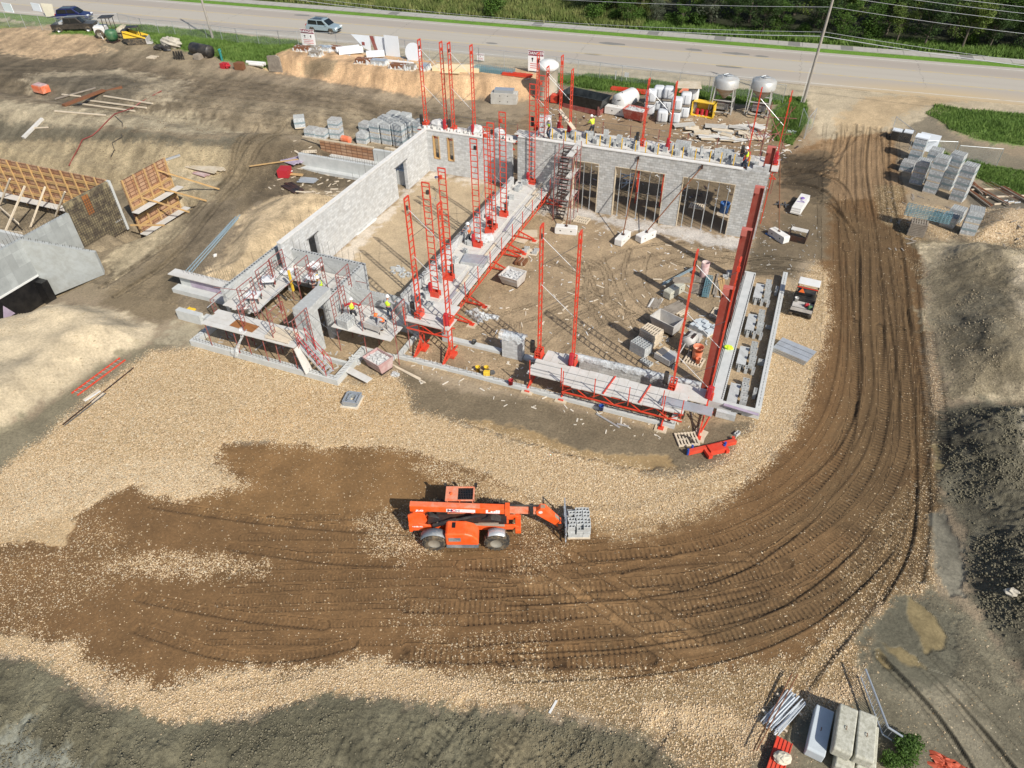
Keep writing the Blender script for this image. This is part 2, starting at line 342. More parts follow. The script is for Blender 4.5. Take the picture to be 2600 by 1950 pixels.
lay([(1960, 520), (2110, 520), (2200, 535), (2080, 540), (1990, 545)], (.16, .13, .08), .3, .4)
# sand, mud on the right
lay(SANDR, (.46, .385, .26), .4, .5, world=True, var=.4, gd=0, bmp=1.1)
lay([(2000, 590), (2080, 560), (2160, 600), (2170, 700), (2212, 760), (2212, 840), (2060, 850), (2020, 780)], (.24, .20, .13), .5, 1.2, bmp=1.2)
lay([(2100, 540), (2200, 530), (2190, 570), (2120, 590)], (.12, .10, .065), .4, .6, amt=.8)
lay([(2170, 600), (2300, 600), (2400, 760), (2250, 760), (2180, 700)], (.50, .42, .30), .5, .8)
lay([(2040, 690), (2120, 640), (2160, 690), (2120, 760), (2050, 770)], (.14, .125, .09), .6, 1.5, amt=.7)
lay(DARKR, (.145, .130, .09), .4, .6, world=True, var=.5, gd=0, bmp=1.0)
lay([(2200, 900), (2300, 900), (2400, 1060), (2300, 1090), (2205, 1020)], (.42, .37, .28), .5, .8)
lay([(1870, 1340), (2010, 1270), (2080, 1300), (2140, 1380), (2212, 1480), (2400, 1600), (2400, 1900), (1500, 1900), (1480, 1660), (1560, 1690), (1640, 1640), (1720, 1560), (1860, 1500)], (.175, .155, .105), .35, .4, gd=.02, wet=.15, bmp=.6)
lay([(1950, 1450), (2030, 1440), (2130, 1560), (2200, 1660), (2100, 1660), (2000, 1560)], (.29, .255, .18), .8, .7, amt=.7)
lay([(2010, 1110), (2040, 1100), (2080, 1180), (2082, 1290), (2050, 1290), (2020, 1230), (2015, 1180)], (.175, .16, .12), .15, .25, wet=.75, gd=0, bmp=.1)
lay([(1860, 1400), (1900, 1320), (1980, 1280), (2060, 1330), (2080, 1400), (2060, 1470), (1960, 1480), (1880, 1450)], (.12, .11, .075), .4, .7, wet=.65, gd=0, bmp=.7)
for pd in ([(1965, 1290), (2010, 1320), (2040, 1370), (2045, 1400), (2000, 1410), (1985, 1380), (1960, 1340)], [(1900, 1385), (1950, 1400), (1995, 1440), (1950, 1430), (1920, 1410)], [(1885, 1400), (1900, 1400), (1925, 1440), (1905, 1440)], [(2012, 965), (2030, 960), (2040, 1010), (2020, 1020)]):
 m = lay(pd, (.21, .165, .085), .10, .18, wet=1.0, gd=0, bmp=0.0)
# bottom grey slope
lay(GREYB, (.165, .150, .098), .35, .5, world=True, var=.5, gd=.001, bmp=1.3)
lay([(420, 1600), (560, 1545), (700, 1520), (780, 1520), (740, 1580), (600, 1640), (500, 1640)], (.085, .078, .05), .5, .7, amt=.6)
lay([(-100, 1580), (60, 1570), (160, 1640), (200, 1700), (-100, 1700)], (.20, .21, .18), .5, .8, amt=.7, bmp=.3)
lay([(1080, 1560), (1300, 1600), (1480, 1620), (1480, 1720), (1000, 1720)], (.20, .165, .10), .6, .8, amt=.6)
# far side of the road
lay([(-200, road_y(-200) + 13.2), (200, road_y(200) + 13.2), (200, road_y(200) + 60), (-200, road_y(-200) + 60)], (.085, .13, .03), .3, .5, world=True, gd=0, bmp=.9)
lay([(-200, road_y(-200) + 13.2), (200, road_y(200) + 13.2), (200, road_y(200) + 15.3), (-200, road_y(-200) + 15.3)], (.13, .25, .03), .15, .2, world=True, var=.2)
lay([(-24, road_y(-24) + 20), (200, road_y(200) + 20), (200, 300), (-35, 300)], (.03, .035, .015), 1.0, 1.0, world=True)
lay([(-200, 104 - 13 + 14), (-24, 108.5), (-24, 150), (-200, 150)], (.17, .17, .06), .6, 1.5, world=True, var=.5)
# ---------------------------------------------------------------- ruts and tread marks: real relief plus tread attribute
TR = np.zeros(GX.size); TP = np.zeros(GX.size)
RUTC = np.zeros(GX.size)
def rut(pts, width=.42, depth=.07, tread=1.0, pitch=.16, dark=.25, kind='px', berm=.5, brk=0.0, fade=0.0):
 if kind == 'px':
  pts = smooth_line(D(*pts), 3)
 a, l = line_uv(GX, GY, pts, width * 2.5)
 aa = np.abs(a) / (width * .5)
 wob = 1 + .3 * vn(l, a * 0, 2.5, 81)
 if brk: wob = wob * np.clip(vn(l, a * 0 + width * 97 + depth * 991, 7.0, 85) * 2.6 + 1.1 - brk, 0, 1.2)
 if fade: wob = wob * (1 - sst(l, fade * .55, fade))
 inn = 1 - sst(aa, .7, 1.1)
 GZ[:] = GZ - depth * wob * inn * (1 + .5 * n3[:]) + depth * berm * wob * np.exp(-((aa - 1.45) / .35) ** 2)
 k = inn > .05
 TR[k] = np.maximum(TR[k] * 0, tread * inn[k]); TP[k] = (l[k] + (0.35 * np.abs(a[k]) if tread < 1.5 else 0)) / pitch
 if dark < 0: RUTC[:] = np.where(inn > .1, np.minimum(RUTC, dark * inn), RUTC)
 elif dark:
  RUTC[:] = np.maximum(RUTC, dark * wob * np.exp(-((aa - 1.05) / .30) ** 2) * (0.5 + 1.0 * np.clip(vn(l, a, 1.3, 83) + .4, 0, 1)))
base = smooth_line(D((1850, 290), (1850, 400), (1865, 560), (1872, 700), (1868, 850), (1825, 960), (1750, 1050), (1640, 1125), (1500, 1175), (1330, 1205), (1100, 1225), (850, 1230), (500, 1240)), 3)
for o, dp, dk, wd, fd in ((-3.1, .03, .12, .4, 44), (-1.9, .035, .12, .5, 60), (-1.2, .045, .25, .3, 50), (-.35, .075, .45, .36, 62), (.2, .03, .10, .5, 70), (.85, .085, .5, .34, 58), (1.5, .03, .15, .5, 66), (2.05, .07, .4, .3, 52), (2.75, .08, .45, .4, 48), (3.6, .04, .2, .3, 45)):
 ll = offset_line(base, o); ll = [(x + .5 * float(vn(np.array([i * 1.0]), np.array([o * 9]), 9.0, 91)[0]), y + .5 * float(vn(np.array([i * 1.0]), np.array([o * 9]), 9.0, 92)[0])) for i, (x, y) in enumerate(ll)]
 rut(ll, wd, dp, 1.3, .17, dk, 'w', brk=.35, fade=fd)
for o in (-.9, 1.4, 2.7):
 L = offset_line(smooth_line(D((1860, 600), (1885, 800), (1880, 960), (1830, 1100), (1740, 1190), (1600, 1280), (1380, 1330), (1100, 1340)), 3), o)
 rut(L, .34, .045, 1.2, .17, .25, 'w', brk=.6)
rut([(1960, 500), (1985, 700), (1990, 900), (2005, 1100), (1985, 1250)], .45, .06, .5, .2, .25, brk=.5)
rut([(1950, 560), (1962, 700), (1975, 900), (1978, 1100), (1960, 1200), (1900, 1300)], .3, .06, .4, .2, .2, brk=.5)
for p in ([(300, 1290), (500, 1330), (700, 1350)], [(300, 1360), (480, 1420), (640, 1420), (760, 1390)], [(330, 1090), (600, 1130), (900, 1150)], [(500, 1180), (700, 1210), (860, 1215)], [(960, 1260), (1200, 1280), (1500, 1290), (1700, 1240)], [(480, 1480), (560, 1470), (660, 1450)]):
 rut(p, .5, .03, 1.4, .2, .03, brk=.7)
def dozer(x0, y0, x1, y1, w=.55, depth=.05, pitch=.23, t=2.8):
 rut([(x0, y0), ((x0 + x1) / 2, (y0 + y1) / 2), (x1, y1)], w, depth * .5, t, pitch, .12)
k_ = 1 / (2.212 * DS); q = lambda x, y: ((900 + x / 2.212) / DS, (1300 + y / 2.212) / DS)
for a_, b_, w_1 in (((300, 525), (930, 540), .75), ((690, 295), (1010, 320), .6), ((300, 790), (720, 800), .9), ((840, 815), (1120, 825), .9), ((1180, 815), (1640, 820), 1.0), ((1480, 605), (1900, 560), .5), ((1820, 390), (2400, 290), 1.1), ((1800, 560), (2300, 470), .5), ((1150, 480), (1330, 470), .6), ((1500, 330), (1800, 220), .4)):
 dozer(*q(*a_), *q(*b_), w_1)
for a_, b_ in (((640, 1080), (330, 1420)), ((920, 1190), (660, 1560)), ((1760, 1180), (1500, 1500)), ((1260, 1250), (1000, 1480))):
 dozer(*q(*a_), *q(*b_), .75, .10, .30, 2.4)
for q4 in ([(1700, 345), (1760, 350), (1810, 335), (1850, 300)], [(1690, 360), (1770, 375), (1830, 400), (1850, 500)], [(1690, 395), (1760, 400), (1810, 440), (1830, 540)], [(1680, 380), (1740, 370), (1800, 375)]): rut(q4, .5, .10, 1.5, .25, .4, brk=.2)
rut([(1945, 1400), (2030, 1480), (2120, 1580), (2220, 1700)], .3, .10, .9, .2, .6, brk=.4)
rut([(1900, 1420), (1990, 1510), (2060, 1600), (2130, 1720)], .3, .09, .9, .2, .6, brk=.4)
rut([(1995, 1400), (2080, 1480), (2212, 1620)], .35, .07, .5, .2, .3, brk=.4)
rut([(1640, 1700), (1690, 1560), (1750, 1450), (1850, 1340), (1960, 1180)], .6, .08, .3, .2, .3, brk=.5)
for o in (-1.0, .6, 1.9, 2.9, 3.7):
 rut(offset_line(smooth_line(D((1880, 700), (1890, 850), (1870, 980), (1790, 1090), (1680, 1170), (1500, 1225), (1300, 1240), (1000, 1260)), 3), o), .6, .02, 2.6, .24, .08, 'w', brk=.75)
for a_, b_ in (((1150, 200), (1940, 700)), ((990, 270), (1790, 840)), ((2200, 250), (1280, 330))):
 pa, pb = q(*a_), q(*b_)
 rut([pa, ((pa[0] + pb[0]) / 2, (pa[1] + pb[1]) / 2 - 4), pb], .5, .035, 1.0, .16, -.35)
# far yard wheel tracks
for i in range(7):
 y0 = 150 + i * 11
 rut([(-40, y0 + 18), (300, y0 + 14 + i * 5), (700, y0 + 66 + i * 3), (1250, y0 + 112)], .5, .06, .3, .3, .35)
for p in ([(640, 300), (560, 350), (470, 440), (380, 560), (250, 640)], [(620, 290), (540, 340), (440, 440), (350, 540), (220, 620)], [(560, 290), (520, 340), (500, 380)], [(1700, 395), (1800, 370), (1830, 300)], [(1690, 385), (1790, 350), (1800, 300)], [(1690, 440), (1790, 430), (1840, 500)]):
 rut(p, .45, .09, .6, .25, .4)
# floor wheel tracks inside the building
for p in ([(1180, 560), (1300, 620), (1350, 560), (1480, 540), (1600, 560)], [(1200, 700), (1330, 640), (1420, 600), (1520, 570), (1640, 560)], [(1010, 730), (1150, 690), (1290, 640)], [(1260, 560), (1300, 660), (1330, 720)], [(1240, 640), (1330, 690), (1400, 740)], [(1430, 560), (1550, 590), (1700, 590)], [(1230, 570), (1270, 590), (1260, 640), (1300, 700)], [(1180, 800), (1250, 720), (1370, 680)], [(1360, 540), (1340, 600), (1380, 660), (1440, 700)], [(1450, 545), (1560, 560), (1730, 585)], [(1600, 590), (1680, 575), (1760, 590)]):
 for o in (0, 1.5):
  rut(offset_line(smooth_line(D(*p), 3), o), .34, .02, 1.8, .14, .10, 'w', brk=.9)
CB *= (1 - RUTC)[:, None]
lf_ = (1 - sst(GX, -36, -30)) * (GY > 30) * (GY < 80) + sst(GX, 9, 12) * (GY > 20) * (GY < 62)
CB *= (1 + lf_ * (.55 * nst + .25 * n3))[:, None]
BMP += lf_ * .7
CB = np.clip(CB * (1 + .10 * nf)[:, None], .008, .9)
nr, nc = A.shape
idx = np.arange(nr * nc).reshape(nr, nc)
quads = np.stack([idx[:-1, :-1], idx[:-1, 1:], idx[1:, 1:], idx[1:, :-1]], -1).reshape(-1, 4)
me = bpy.data.meshes.new('ground')
me.vertices.add(GX.size)
co = np.stack([GX, GY, GZ], -1).astype(np.float32)
me.vertices.foreach_set('co', co.ravel())
me.loops.add(quads.size)
me.loops.foreach_set('vertex_index', quads.ravel().astype(np.int32))
me.polygons.add(len(quads))
me.polygons.foreach_set('loop_start', np.arange(0, quads.size, 4, dtype=np.int32))
me.update(calc_edges=True)
me.polygons.foreach_set('use_smooth', np.ones(len(quads), bool))
a_ = me.attributes.new('soil', 'FLOAT_COLOR', 'POINT')
a_.data.foreach_set('color', np.concatenate([CB, np.ones((GX.size, 1))], 1).astype(np.float32).ravel())
a_ = me.attributes.new('cover', 'FLOAT_COLOR', 'POINT')
a_.data.foreach_set('color', np.stack([GD_, WET, BMP, TR / 3.0], 1).astype(np.float32).ravel())
a_ = me.attributes.new('tread', 'FLOAT', 'POINT')
a_.data.foreach_set('value', TP.astype(np.float32))
ground = bpy.data.objects.new('ground', me)
col.objects.link(ground)
ground['kind'] = 'structure'
_zi = (A.ravel(), B.ravel())
# ---------------------------------------------------------------- node helper and materials
class NT:
 def __init__(s, name):
  s.m = bpy.data.materials.new(name); s.m.use_nodes = True
  s.t = s.m.node_tree; s.b = s.t.nodes['Principled BSDF']; s.x = 0
 def n(s, kind, **kw):
  nd = s.t.nodes.new('ShaderNode' + kind)
  for k, v in kw.items():
   if k.startswith('i_'):
    key = k[2:]
    nd.inputs[int(key) if key.isdigit() else key.replace('_', ' ')].default_value = v
   else:
    setattr(nd, k, v)
  return nd
 def l(s, a, b): s.t.links.new(a, b)
 def setc(s, sock, v):
  if hasattr(v, 'is_output') or hasattr(v, 'links') and not isinstance(v, (tuple, list, float, int)):
   s.l(v, sock)
  else:
   sock.default_value = v if isinstance(v, (float, int)) else (tuple(v) + (1.0,) if len(v) == 3 and sock.type == 'RGBA' else v)
 def math(s, op, a, b=0.0, clamp=False):
  nd = s.n('Math', operation=op, use_clamp=clamp); s.setc(nd.inputs[0], a); s.setc(nd.inputs[1], b); return nd.outputs[0]
 def mix(s, f, a, b, mode='MIX'):
  nd = s.n('Mix', data_type='RGBA', blend_type=mode); s.setc(nd.inputs[0], f); s.setc(nd.inputs[6], a); s.setc(nd.inputs[7], b); return nd.outputs[2]
 def ramp(s, f, *stops):
  nd = s.n('ValToRGB'); s.l(f, nd.inputs[0]); e = nd.color_ramp.elements
  while len(e) < len(stops): e.new(.5)
  for el, (p, c) in zip(e, stops): el.position = p; el.color = (c if isinstance(c, tuple) else (c, c, c)) + (1,)
  return nd.outputs[0]
 def noise(s, vec, scale, detail=3, rough=.55):
  nd = s.n('TexNoise'); nd.inputs['Scale'].default_value = scale; nd.inputs['Detail'].default_value = detail; nd.inputs['Roughness'].default_value = rough
  if vec is not None: s.l(vec, nd.inputs['Vector'])
  return nd.outputs[0]
 def base(s, v): s.setc(s.b.inputs['Base Color'], v)
 def rough(s, v): s.setc(s.b.inputs['Roughness'], v)
 def metal(s, v): s.b.inputs['Metallic'].default_value = v
 def bump(s, h, strength=.5, dist=.02):
  nd = s.n('Bump'); nd.inputs['Strength'].default_value = strength; nd.inputs['Distance'].default_value = dist
  s.l(h, nd.inputs['Height']); s.l(nd.outputs[0], s.b.inputs['Normal']); return nd
def ground_mat():
 s = NT('soil'); geo = s.n('NewGeometry'); P = geo.outputs['Position']
 soil = s.n('Attribute', attribute_name='soil'); cov = s.n('Attribute', attribute_name='cover'); trd = s.n('Attribute', attribute_name='tread')
 sep = s.n('SeparateColor'); s.l(cov.outputs['Color'], sep.inputs[0])
 gd, wet, bm = sep.outputs; tr = s.math('MULTIPLY', cov.outputs['Alpha'], 3.0)
 nA = s.noise(P, 7.0, 5, .65); nB = s.noise(P, 30.0, 3, .6)
 var = s.math('ADD', s.math('MULTIPLY', nA, .9), s.math('MULTIPLY', nB, .55))
 nD = s.noise(P, 75.0, 2, .6)
 var = s.math('ADD', s.math('MULTIPLY', s.math('SUBTRACT', var, .72), s.math('ADD', 1.0, s.math('MULTIPLY', bm, .5))), s.math('ADD', 1.0, s.math('MULTIPLY', s.math('MULTIPLY', s.math('SUBTRACT', nD, .5), bm), .9)))
 base = s.mix(1.0, soil.outputs['Color'], s.n('CombineXYZ').outputs[0], 'MULTIPLY')
 vm = s.n('VectorMath', operation='SCALE'); s.l(soil.outputs['Color'], vm.inputs[0]); s.l(var, vm.inputs['Scale']); base = vm.outputs[0]
 heights = []
 colr = base
 vo = s.n('VectorMath', operation='MULTIPLY'); s.l(P, vo.inputs[0]); vo.inputs[1].default_value = (1, 1, .2)
 tot = None
 for sc, thr, amt in ((19.0, .52, 1.0), (11.5, .50, .62)):
  v = s.n('TexVoronoi', feature='F1'); v.inputs['Scale'].default_value = sc; s.l(vo.outputs[0], v.inputs['Vector']); v.inputs['Randomness'].default_value = .95
  sc_ = s.n('SeparateColor'); s.l(v.outputs['Color'], sc_.inputs[0])
  on = s.math('LESS_THAN', sc_.outputs[0], s.math('MULTIPLY', gd, amt))
  rad = s.math('ADD', s.math('MULTIPLY', sc_.outputs[2], .25), thr - .12)
  inn = s.math('LESS_THAN', v.outputs['Distance'], rad)
  mk = s.math('MULTIPLY', on, inn)
  stone = s.ramp(sc_.outputs[1], (0.0, (.22, .13, .06)), (.18, (.42, .27, .13)), (.45, (.62, .45, .245)), (.72, (.80, .61, .38)), (.93, (.95, .83, .61)), (1.0, (.30, .26, .2)))
  # stones take a little of the soil's own colour
  stn = s.mix(s.math('ADD', s.math('MULTIPLY', s.math('SUBTRACT', 1.0, gd), .30), .15), stone, soil.outputs['Color'])
  colr = s.mix(mk, colr, stn)
  dome = s.math('MULTIPLY', mk, s.math('SUBTRACT', 1.0, v.outputs['Distance']))
  tot = dome if tot is None else s.math('MAXIMUM', tot, dome)
 # tread: bars across the wheel or crawler path
 fr = s.math('FRACT', trd.outputs['Fac'])
 bar = s.math('LESS_THAN', fr, .38)
 bar = s.math('MULTIPLY', bar, s.math('ADD', s.noise(P, 3.0, 2), .15))
 barh = s.math('MULTIPLY', bar, tr)
 dk = s.math('SUBTRACT', 1.0, s.math('MULTIPLY', barh, .17), True)
 vm2 = s.n('VectorMath', operation='SCALE'); s.l(colr, vm2.inputs[0]); s.l(dk, vm2.inputs['Scale'])
 s.base(vm2.outputs[0])
 h = s.math('MULTIPLY', s.math('ADD', s.math('ADD', nA, s.math('MULTIPLY', nB, .5)), s.math('MULTIPLY', nD, .2)), s.math('MULTIPLY', bm, .085))
 nC = s.noise(P, 1.7, 4, .6); h = s.math('ADD', h, s.math('MULTIPLY', nC, s.math('MULTIPLY', bm, .10)))
 h = s.math('ADD', h, s.math('MULTIPLY', tot, .030))
 h = s.math('SUBTRACT', h, s.math('MULTIPLY', barh, .045))
 h = s.math('MULTIPLY', h, s.math('SUBTRACT', 1.0, s.math('MULTIPLY', wet, .9)))
 s.bump(h, 1.0, 1.0)
 s.rough(s.math('SUBTRACT', .92, s.math('MULTIPLY', s.math('POWER', wet, 1.5), .78)))
 s.b.inputs['Specular IOR Level'].default_value = .3
 return s.m
ground.data.materials.append(ground_mat())
MAT = {}
def pm(name, colr, rough=.6, metal=0.0, var=.15, scale=3.0, dirt=None, dirt_amt=.0, bump=0.0, spec=None, trans=None, dscale=1.6):
 """painted or plain surface with weathering"""
 s = NT(name); tc = s.n('TexCoord'); P = s.n('NewGeometry').outputs['Position']
 n1_ = s.noise(P, scale, 5, .65)
 c = s.mix(n1_, tuple(v * (1 - var) for v in colr), tuple(min(1, v * (1 + var)) for v in colr))
 if dirt is not None:
  n2_ = s.noise(P, dscale, 6, .7)
  k = s.math('MULTIPLY', s.ramp(n2_, (.42, 0.0), (.62, 1.0)), dirt_amt)
  c = s.mix(k, c, dirt)
 s.base(c); s.rough(rough); s.metal(metal)
 if bump: s.bump(s.noise(P, scale * 6, 3), bump, .02)
 if spec is not None: s.b.inputs['Specular IOR Level'].default_value = spec
 if trans is not None:
  s.b.inputs['Alpha'].default_value = trans
 MAT[name] = s.m
 return s.m
DUST = (.42, .35, .25)
pm('red', (.64, .050, .022), .45, 0, .18, 2.5, (.45, .22, .14), .22)
pm('dullred', (.26, .055, .045), .6, 0, .3, 3, (.35, .25, .22), .45)
pm('brick', (.27, .048, .032), .55, 0, .12, 1.2, (.33, .12, .09), .3)
pm('brickcap', (.48, .14, .11), .6, 0, .1, 2)
pm('orange', (.86, .105, .015), .38, 0, .12, 1.5, (.62, .25, .12), .3)
pm('orangedust', (.74, .17, .07), .55, 0, .2, 1.2, (.66, .42, .30), .65)
pm('concrete', (.47, .455, .42), .85, 0, .16, 2.2, (.33, .30, .25), .4, .25)
pm('newconcrete', (.50, .515, .50), .8, 0, .12, 1.6, (.62, .62, .60), .4, .15)
pm('whiteconc', (.70, .69, .66), .85, 0, .12, 3, (.52, .48, .42), .35, .2)
pm('mossconc', (.50, .49, .41), .88, 0, .18, 3, (.20, .19, .13), .5, .5, dscale=7)
pm('blueconc', (.52, .57, .60), .8, 0, .08, 2, (.38, .41, .42), .3, .1)
pm('ply', (.52, .43, .30), .8, 0, .25, 3, (.66, .60, .50), .5)
pm('lightply', (.68, .62, .52), .8, 0, .15, 2, (.47, .44, .38), .4)
pm('formply', (.46, .27, .15), .8, 0, .3, 2, (.58, .46, .33), .5)
pm('darkply', (.10, .08, .055), .8, 0, .5, 1.6, (.36, .30, .17), .75)
pm('lumber', (.54, .34, .14), .75, 0, .25, 3, (.34, .24, .14), .5)
pm('palewood', (.66, .56, .42), .8, 0, .22, 3, (.42, .37, .30), .4)
pm('greywood', (.30, .26, .21), .85, 0, .35, 4, (.13, .10, .08), .4)
pm('rustwood', (.30, .12, .035), .8, 0, .3, 2)
pm('plank', (.60, .585, .55), .75, 0, .14, 1.3, (.47, .43, .37), .45)
pm('alu', (.66, .68, .69), .4, .55, .12, 3, (.46, .46, .44), .4)
pm('galv', (.56, .60, .63), .4, .6, .15, 4)
pm('mesh', (.16, .29, .33), .5, .3, .25, 5)
pm('steel', (.22, .22, .22), .5, .7, .2, 4)
pm('rebar', (.075, .060, .05), .8, .2, .3, 6)
pm('rust', (.20, .085, .04), .85, .1, .35, 4)
pm('darkmetal', (.05, .045, .045), .5, .5, .3, 4, (.25, .10, .05), .4)
pm('black', (.018, .018, .02), .5, 0, .3, 3, DUST, .12)
pm('tire', (.035, .033, .03), .85, 0, .3, 4, (.24, .18, .11), .65, .3, dscale=4)
pm('rim', (.25, .23, .19), .7, .1, .2, 3, (.2, .15, .1), .4)
pm('greyplastic', (.12, .15, .18), .5, 0, .15, 3, (.46, .44, .40), .5)
pm('dark', (.006, .006, .007), .6, 0, 0, 1)
pm('membrane', (.008, .008, .009), .45, 0, .3, 2, (.05, .045, .04), .3)
pm('purplewrap', (.36, .29, .38), .6, 0, .25, 2.5, (.60, .55, .60), .4)
pm('white', (.70, .70, .68), .5, 0, .05, 3, (.60, .56, .48), .3)
pm('whiteplastic', (.78, .79, .80), .35, 0, .1, 3, (.60, .60, .58), .3)
pm('yellow', (.80, .52, .03), .5, 0, .12, 3, (.4, .3, .15), .25)
pm('yellowpost', (.78, .48, .04), .5, 0, .1, 3)
pm('lime', (.62, .85, .04), .6, 0, .12, 5)
pm('vestorange', (.90, .17, .03), .6, 0, .12, 5)
pm('shirtred', (.42, .02, .03), .7, 0, .15, 5)
pm('shirtgrey', (.34, .34, .36), .8, 0, .2, 5)
pm('shirtdark', (.035, .04, .05), .8, 0, .2, 5)
pm('jeans', (.045, .065, .11), .85, 0, .3, 5)
pm('skin', (.45, .23, .15), .55, 0, .08, 5)
pm('boot', (.10, .06, .035), .8, 0, .2, 5)
pm('hard', (.86, .86, .84), .25, 0, .03, 5)
pm('blue', (.02, .07, .32), .35, 0, .15, 3)
pm('bluepipe', (.03, .12, .36), .5, 0, .15, 3)
pm('green', (.025, .11, .05), .5, 0, .2, 3, (.3, .4, .2), .3)
pm('teal', (.03, .22, .20), .5, 0, .2, 3)
pm('carblue', (.33, .42, .46), .25, .3, .03, 3)
pm('truckpaint', (.035, .032, .03), .35, .2, .1, 2, DUST, .10)
pm('navy', (.012, .02, .10), .3, .2, .1, 3)
pm('glass', (.012, .016, .018), .08, 0, 0, 1)
pm('taillight', (.45, .01, .01), .3, 0, 0, 1)
pm('headlight', (.75, .78, .80), .1, 0, 0, 1)
pm('tan', (.50, .45, .34), .7, 0, .2, 3)
pm('polewood', (.34, .31, .27), .85, 0, .3, 3)
pm('wire', (.50, .52, .54), .5, .3, 0, 1)
pm('bulkbag', (.58, .60, .62), .7, 0, .12, 2.5, (.55, .57, .60), .4, .4)
pm('strap', (.05, .06, .10), .7, 0, 0, 1)
pm('purplehose', (.20, .10, .42), .5, 0, .1, 3)
pm('redhose', (.26, .05, .04), .5, 0, .15, 3)
pm('rock', (.50, .46, .38), .9, 0, .3, 1.5, (.3, .27, .22), .5, .6)
pm('mortar', (.44, .44, .42), .95, 0, .3, 8, None, 0, .5)
pm('rubble', (.56, .56, .55), .9, 0, .3, 9, (.3, .3, .3), .3, .3)
pm('pinkskip', (.44, .27, .26), .7, 0, .2, 1.5, (.62, .55, .52), .6)
pm('whiteskip', (.60, .57, .53), .7, 0, .2, 1.5, (.38, .30, .26), .45)
pm('greyskip', (.42, .40, .37), .75, 0, .25, 2, (.62, .60, .58), .5)
pm('redskip', (.42, .07, .05), .7, 0, .25, 2, (.62, .40, .34), .55)
pm('siltank', (.48, .49, .48), .45, .25, .15, 1.5, (.42, .30, .18), .25)
pm('silocone', (.42, .36, .29), .6, .2, .3, 1.2, (.34, .16, .06), .6, dscale=1.0)
pm('silofr', (.52, .52, .49), .6, .2, .25, 2, (.32, .2, .12), .35)
pm('dumpblack', (.014, .017, .018), .45, 0, .4, 2, (.10, .11, .11), .3)
pm('insul', (.80, .82, .84), .45, 0, .04, 2)
pm('sheetwhite', (.72, .76, .80), .5, 0, .06, 2)
pm('lumberpack', (.78, .64, .40), .75, 0, .1, 3)
pm('netorange', (.45, .08, .035), .7, 0, .2, 6)
pm('canvas', (.60, .55, .43), .8, 0, .15, 4)
pm('grass', (.075, .145, .022), .8, 0, .5, 1.5)
pm('lawn', (.10, .24, .02), .8, 0, .3, 1.5)
pm('reed', (.30, .29, .11), .85, 0, .5, .6)
pm('trunk', (.12, .10, .075), .9, 0, .3, 4)
pm('sidewalk', (.40, .385, .35), .9, 0, .15, 1.5, (.28, .26, .22), .4)
pm('signwhite', (.82, .82, .82), .5, 0, .02, 3)
pm('signmaroon', (.22, .03, .06), .5, 0, .02, 3)
pm('signblack', (.03, .02, .03), .5, 0, .02, 3)
pm('logoink', (.03, .03, .10), .5, 0, .02, 3)
pm('logored', (.55, .03, .05), .5, 0, .02, 3)
pm('logogrey', (.45, .45, .5), .5, 0, .02, 3)
def leaf_mat(name, c1, c2, c3):
 s = NT(name); P = s.n('NewGeometry').outputs['Position']
 n_ = s.noise(P, .55, 3); n2_ = s.noise(P, 5.0, 2)
 f = s.math('ADD', s.math('MULTIPLY', n_, .65), s.math('MULTIPLY', n2_, .35))
 s.base(s.ramp(f, (.30, c1), (.5, c2), (.68, c3))); s.rough(.65)
 s.b.inputs['Specular IOR Level'].default_value = .25
 tr = s.n('BsdfTranslucent'); tr.inputs[0].default_value = c3 + (1,)
 mx = s.n('MixShader'); mx.inputs[0].default_value = .22
 s.l(s.b.outputs[0], mx.inputs[1]); s.l(tr.outputs[0], mx.inputs[2]); s.l(mx.outputs[0], s.t.nodes['Material Output'].inputs[0])
 MAT[name] = s.m
leaf_mat('leafdark', (.022, .040, .012), (.04, .075, .02), (.08, .13, .03))
leaf_mat('leafmid', (.035, .07, .014), (.065, .125, .022), (.12, .20, .035))
leaf_mat('leafyel', (.06, .09, .02), (.10, .15, .03), (.17, .21, .05))
leaf_mat('leafsilver', (.06, .075, .05), (.12, .14, .09), (.19, .21, .14))
leaf_mat('blade', (.07, .12, .025), (.13, .22, .045), (.24, .34, .09))
leaf_mat('dryblade', (.08, .13, .03), (.17, .21, .06), (.33, .32, .13))
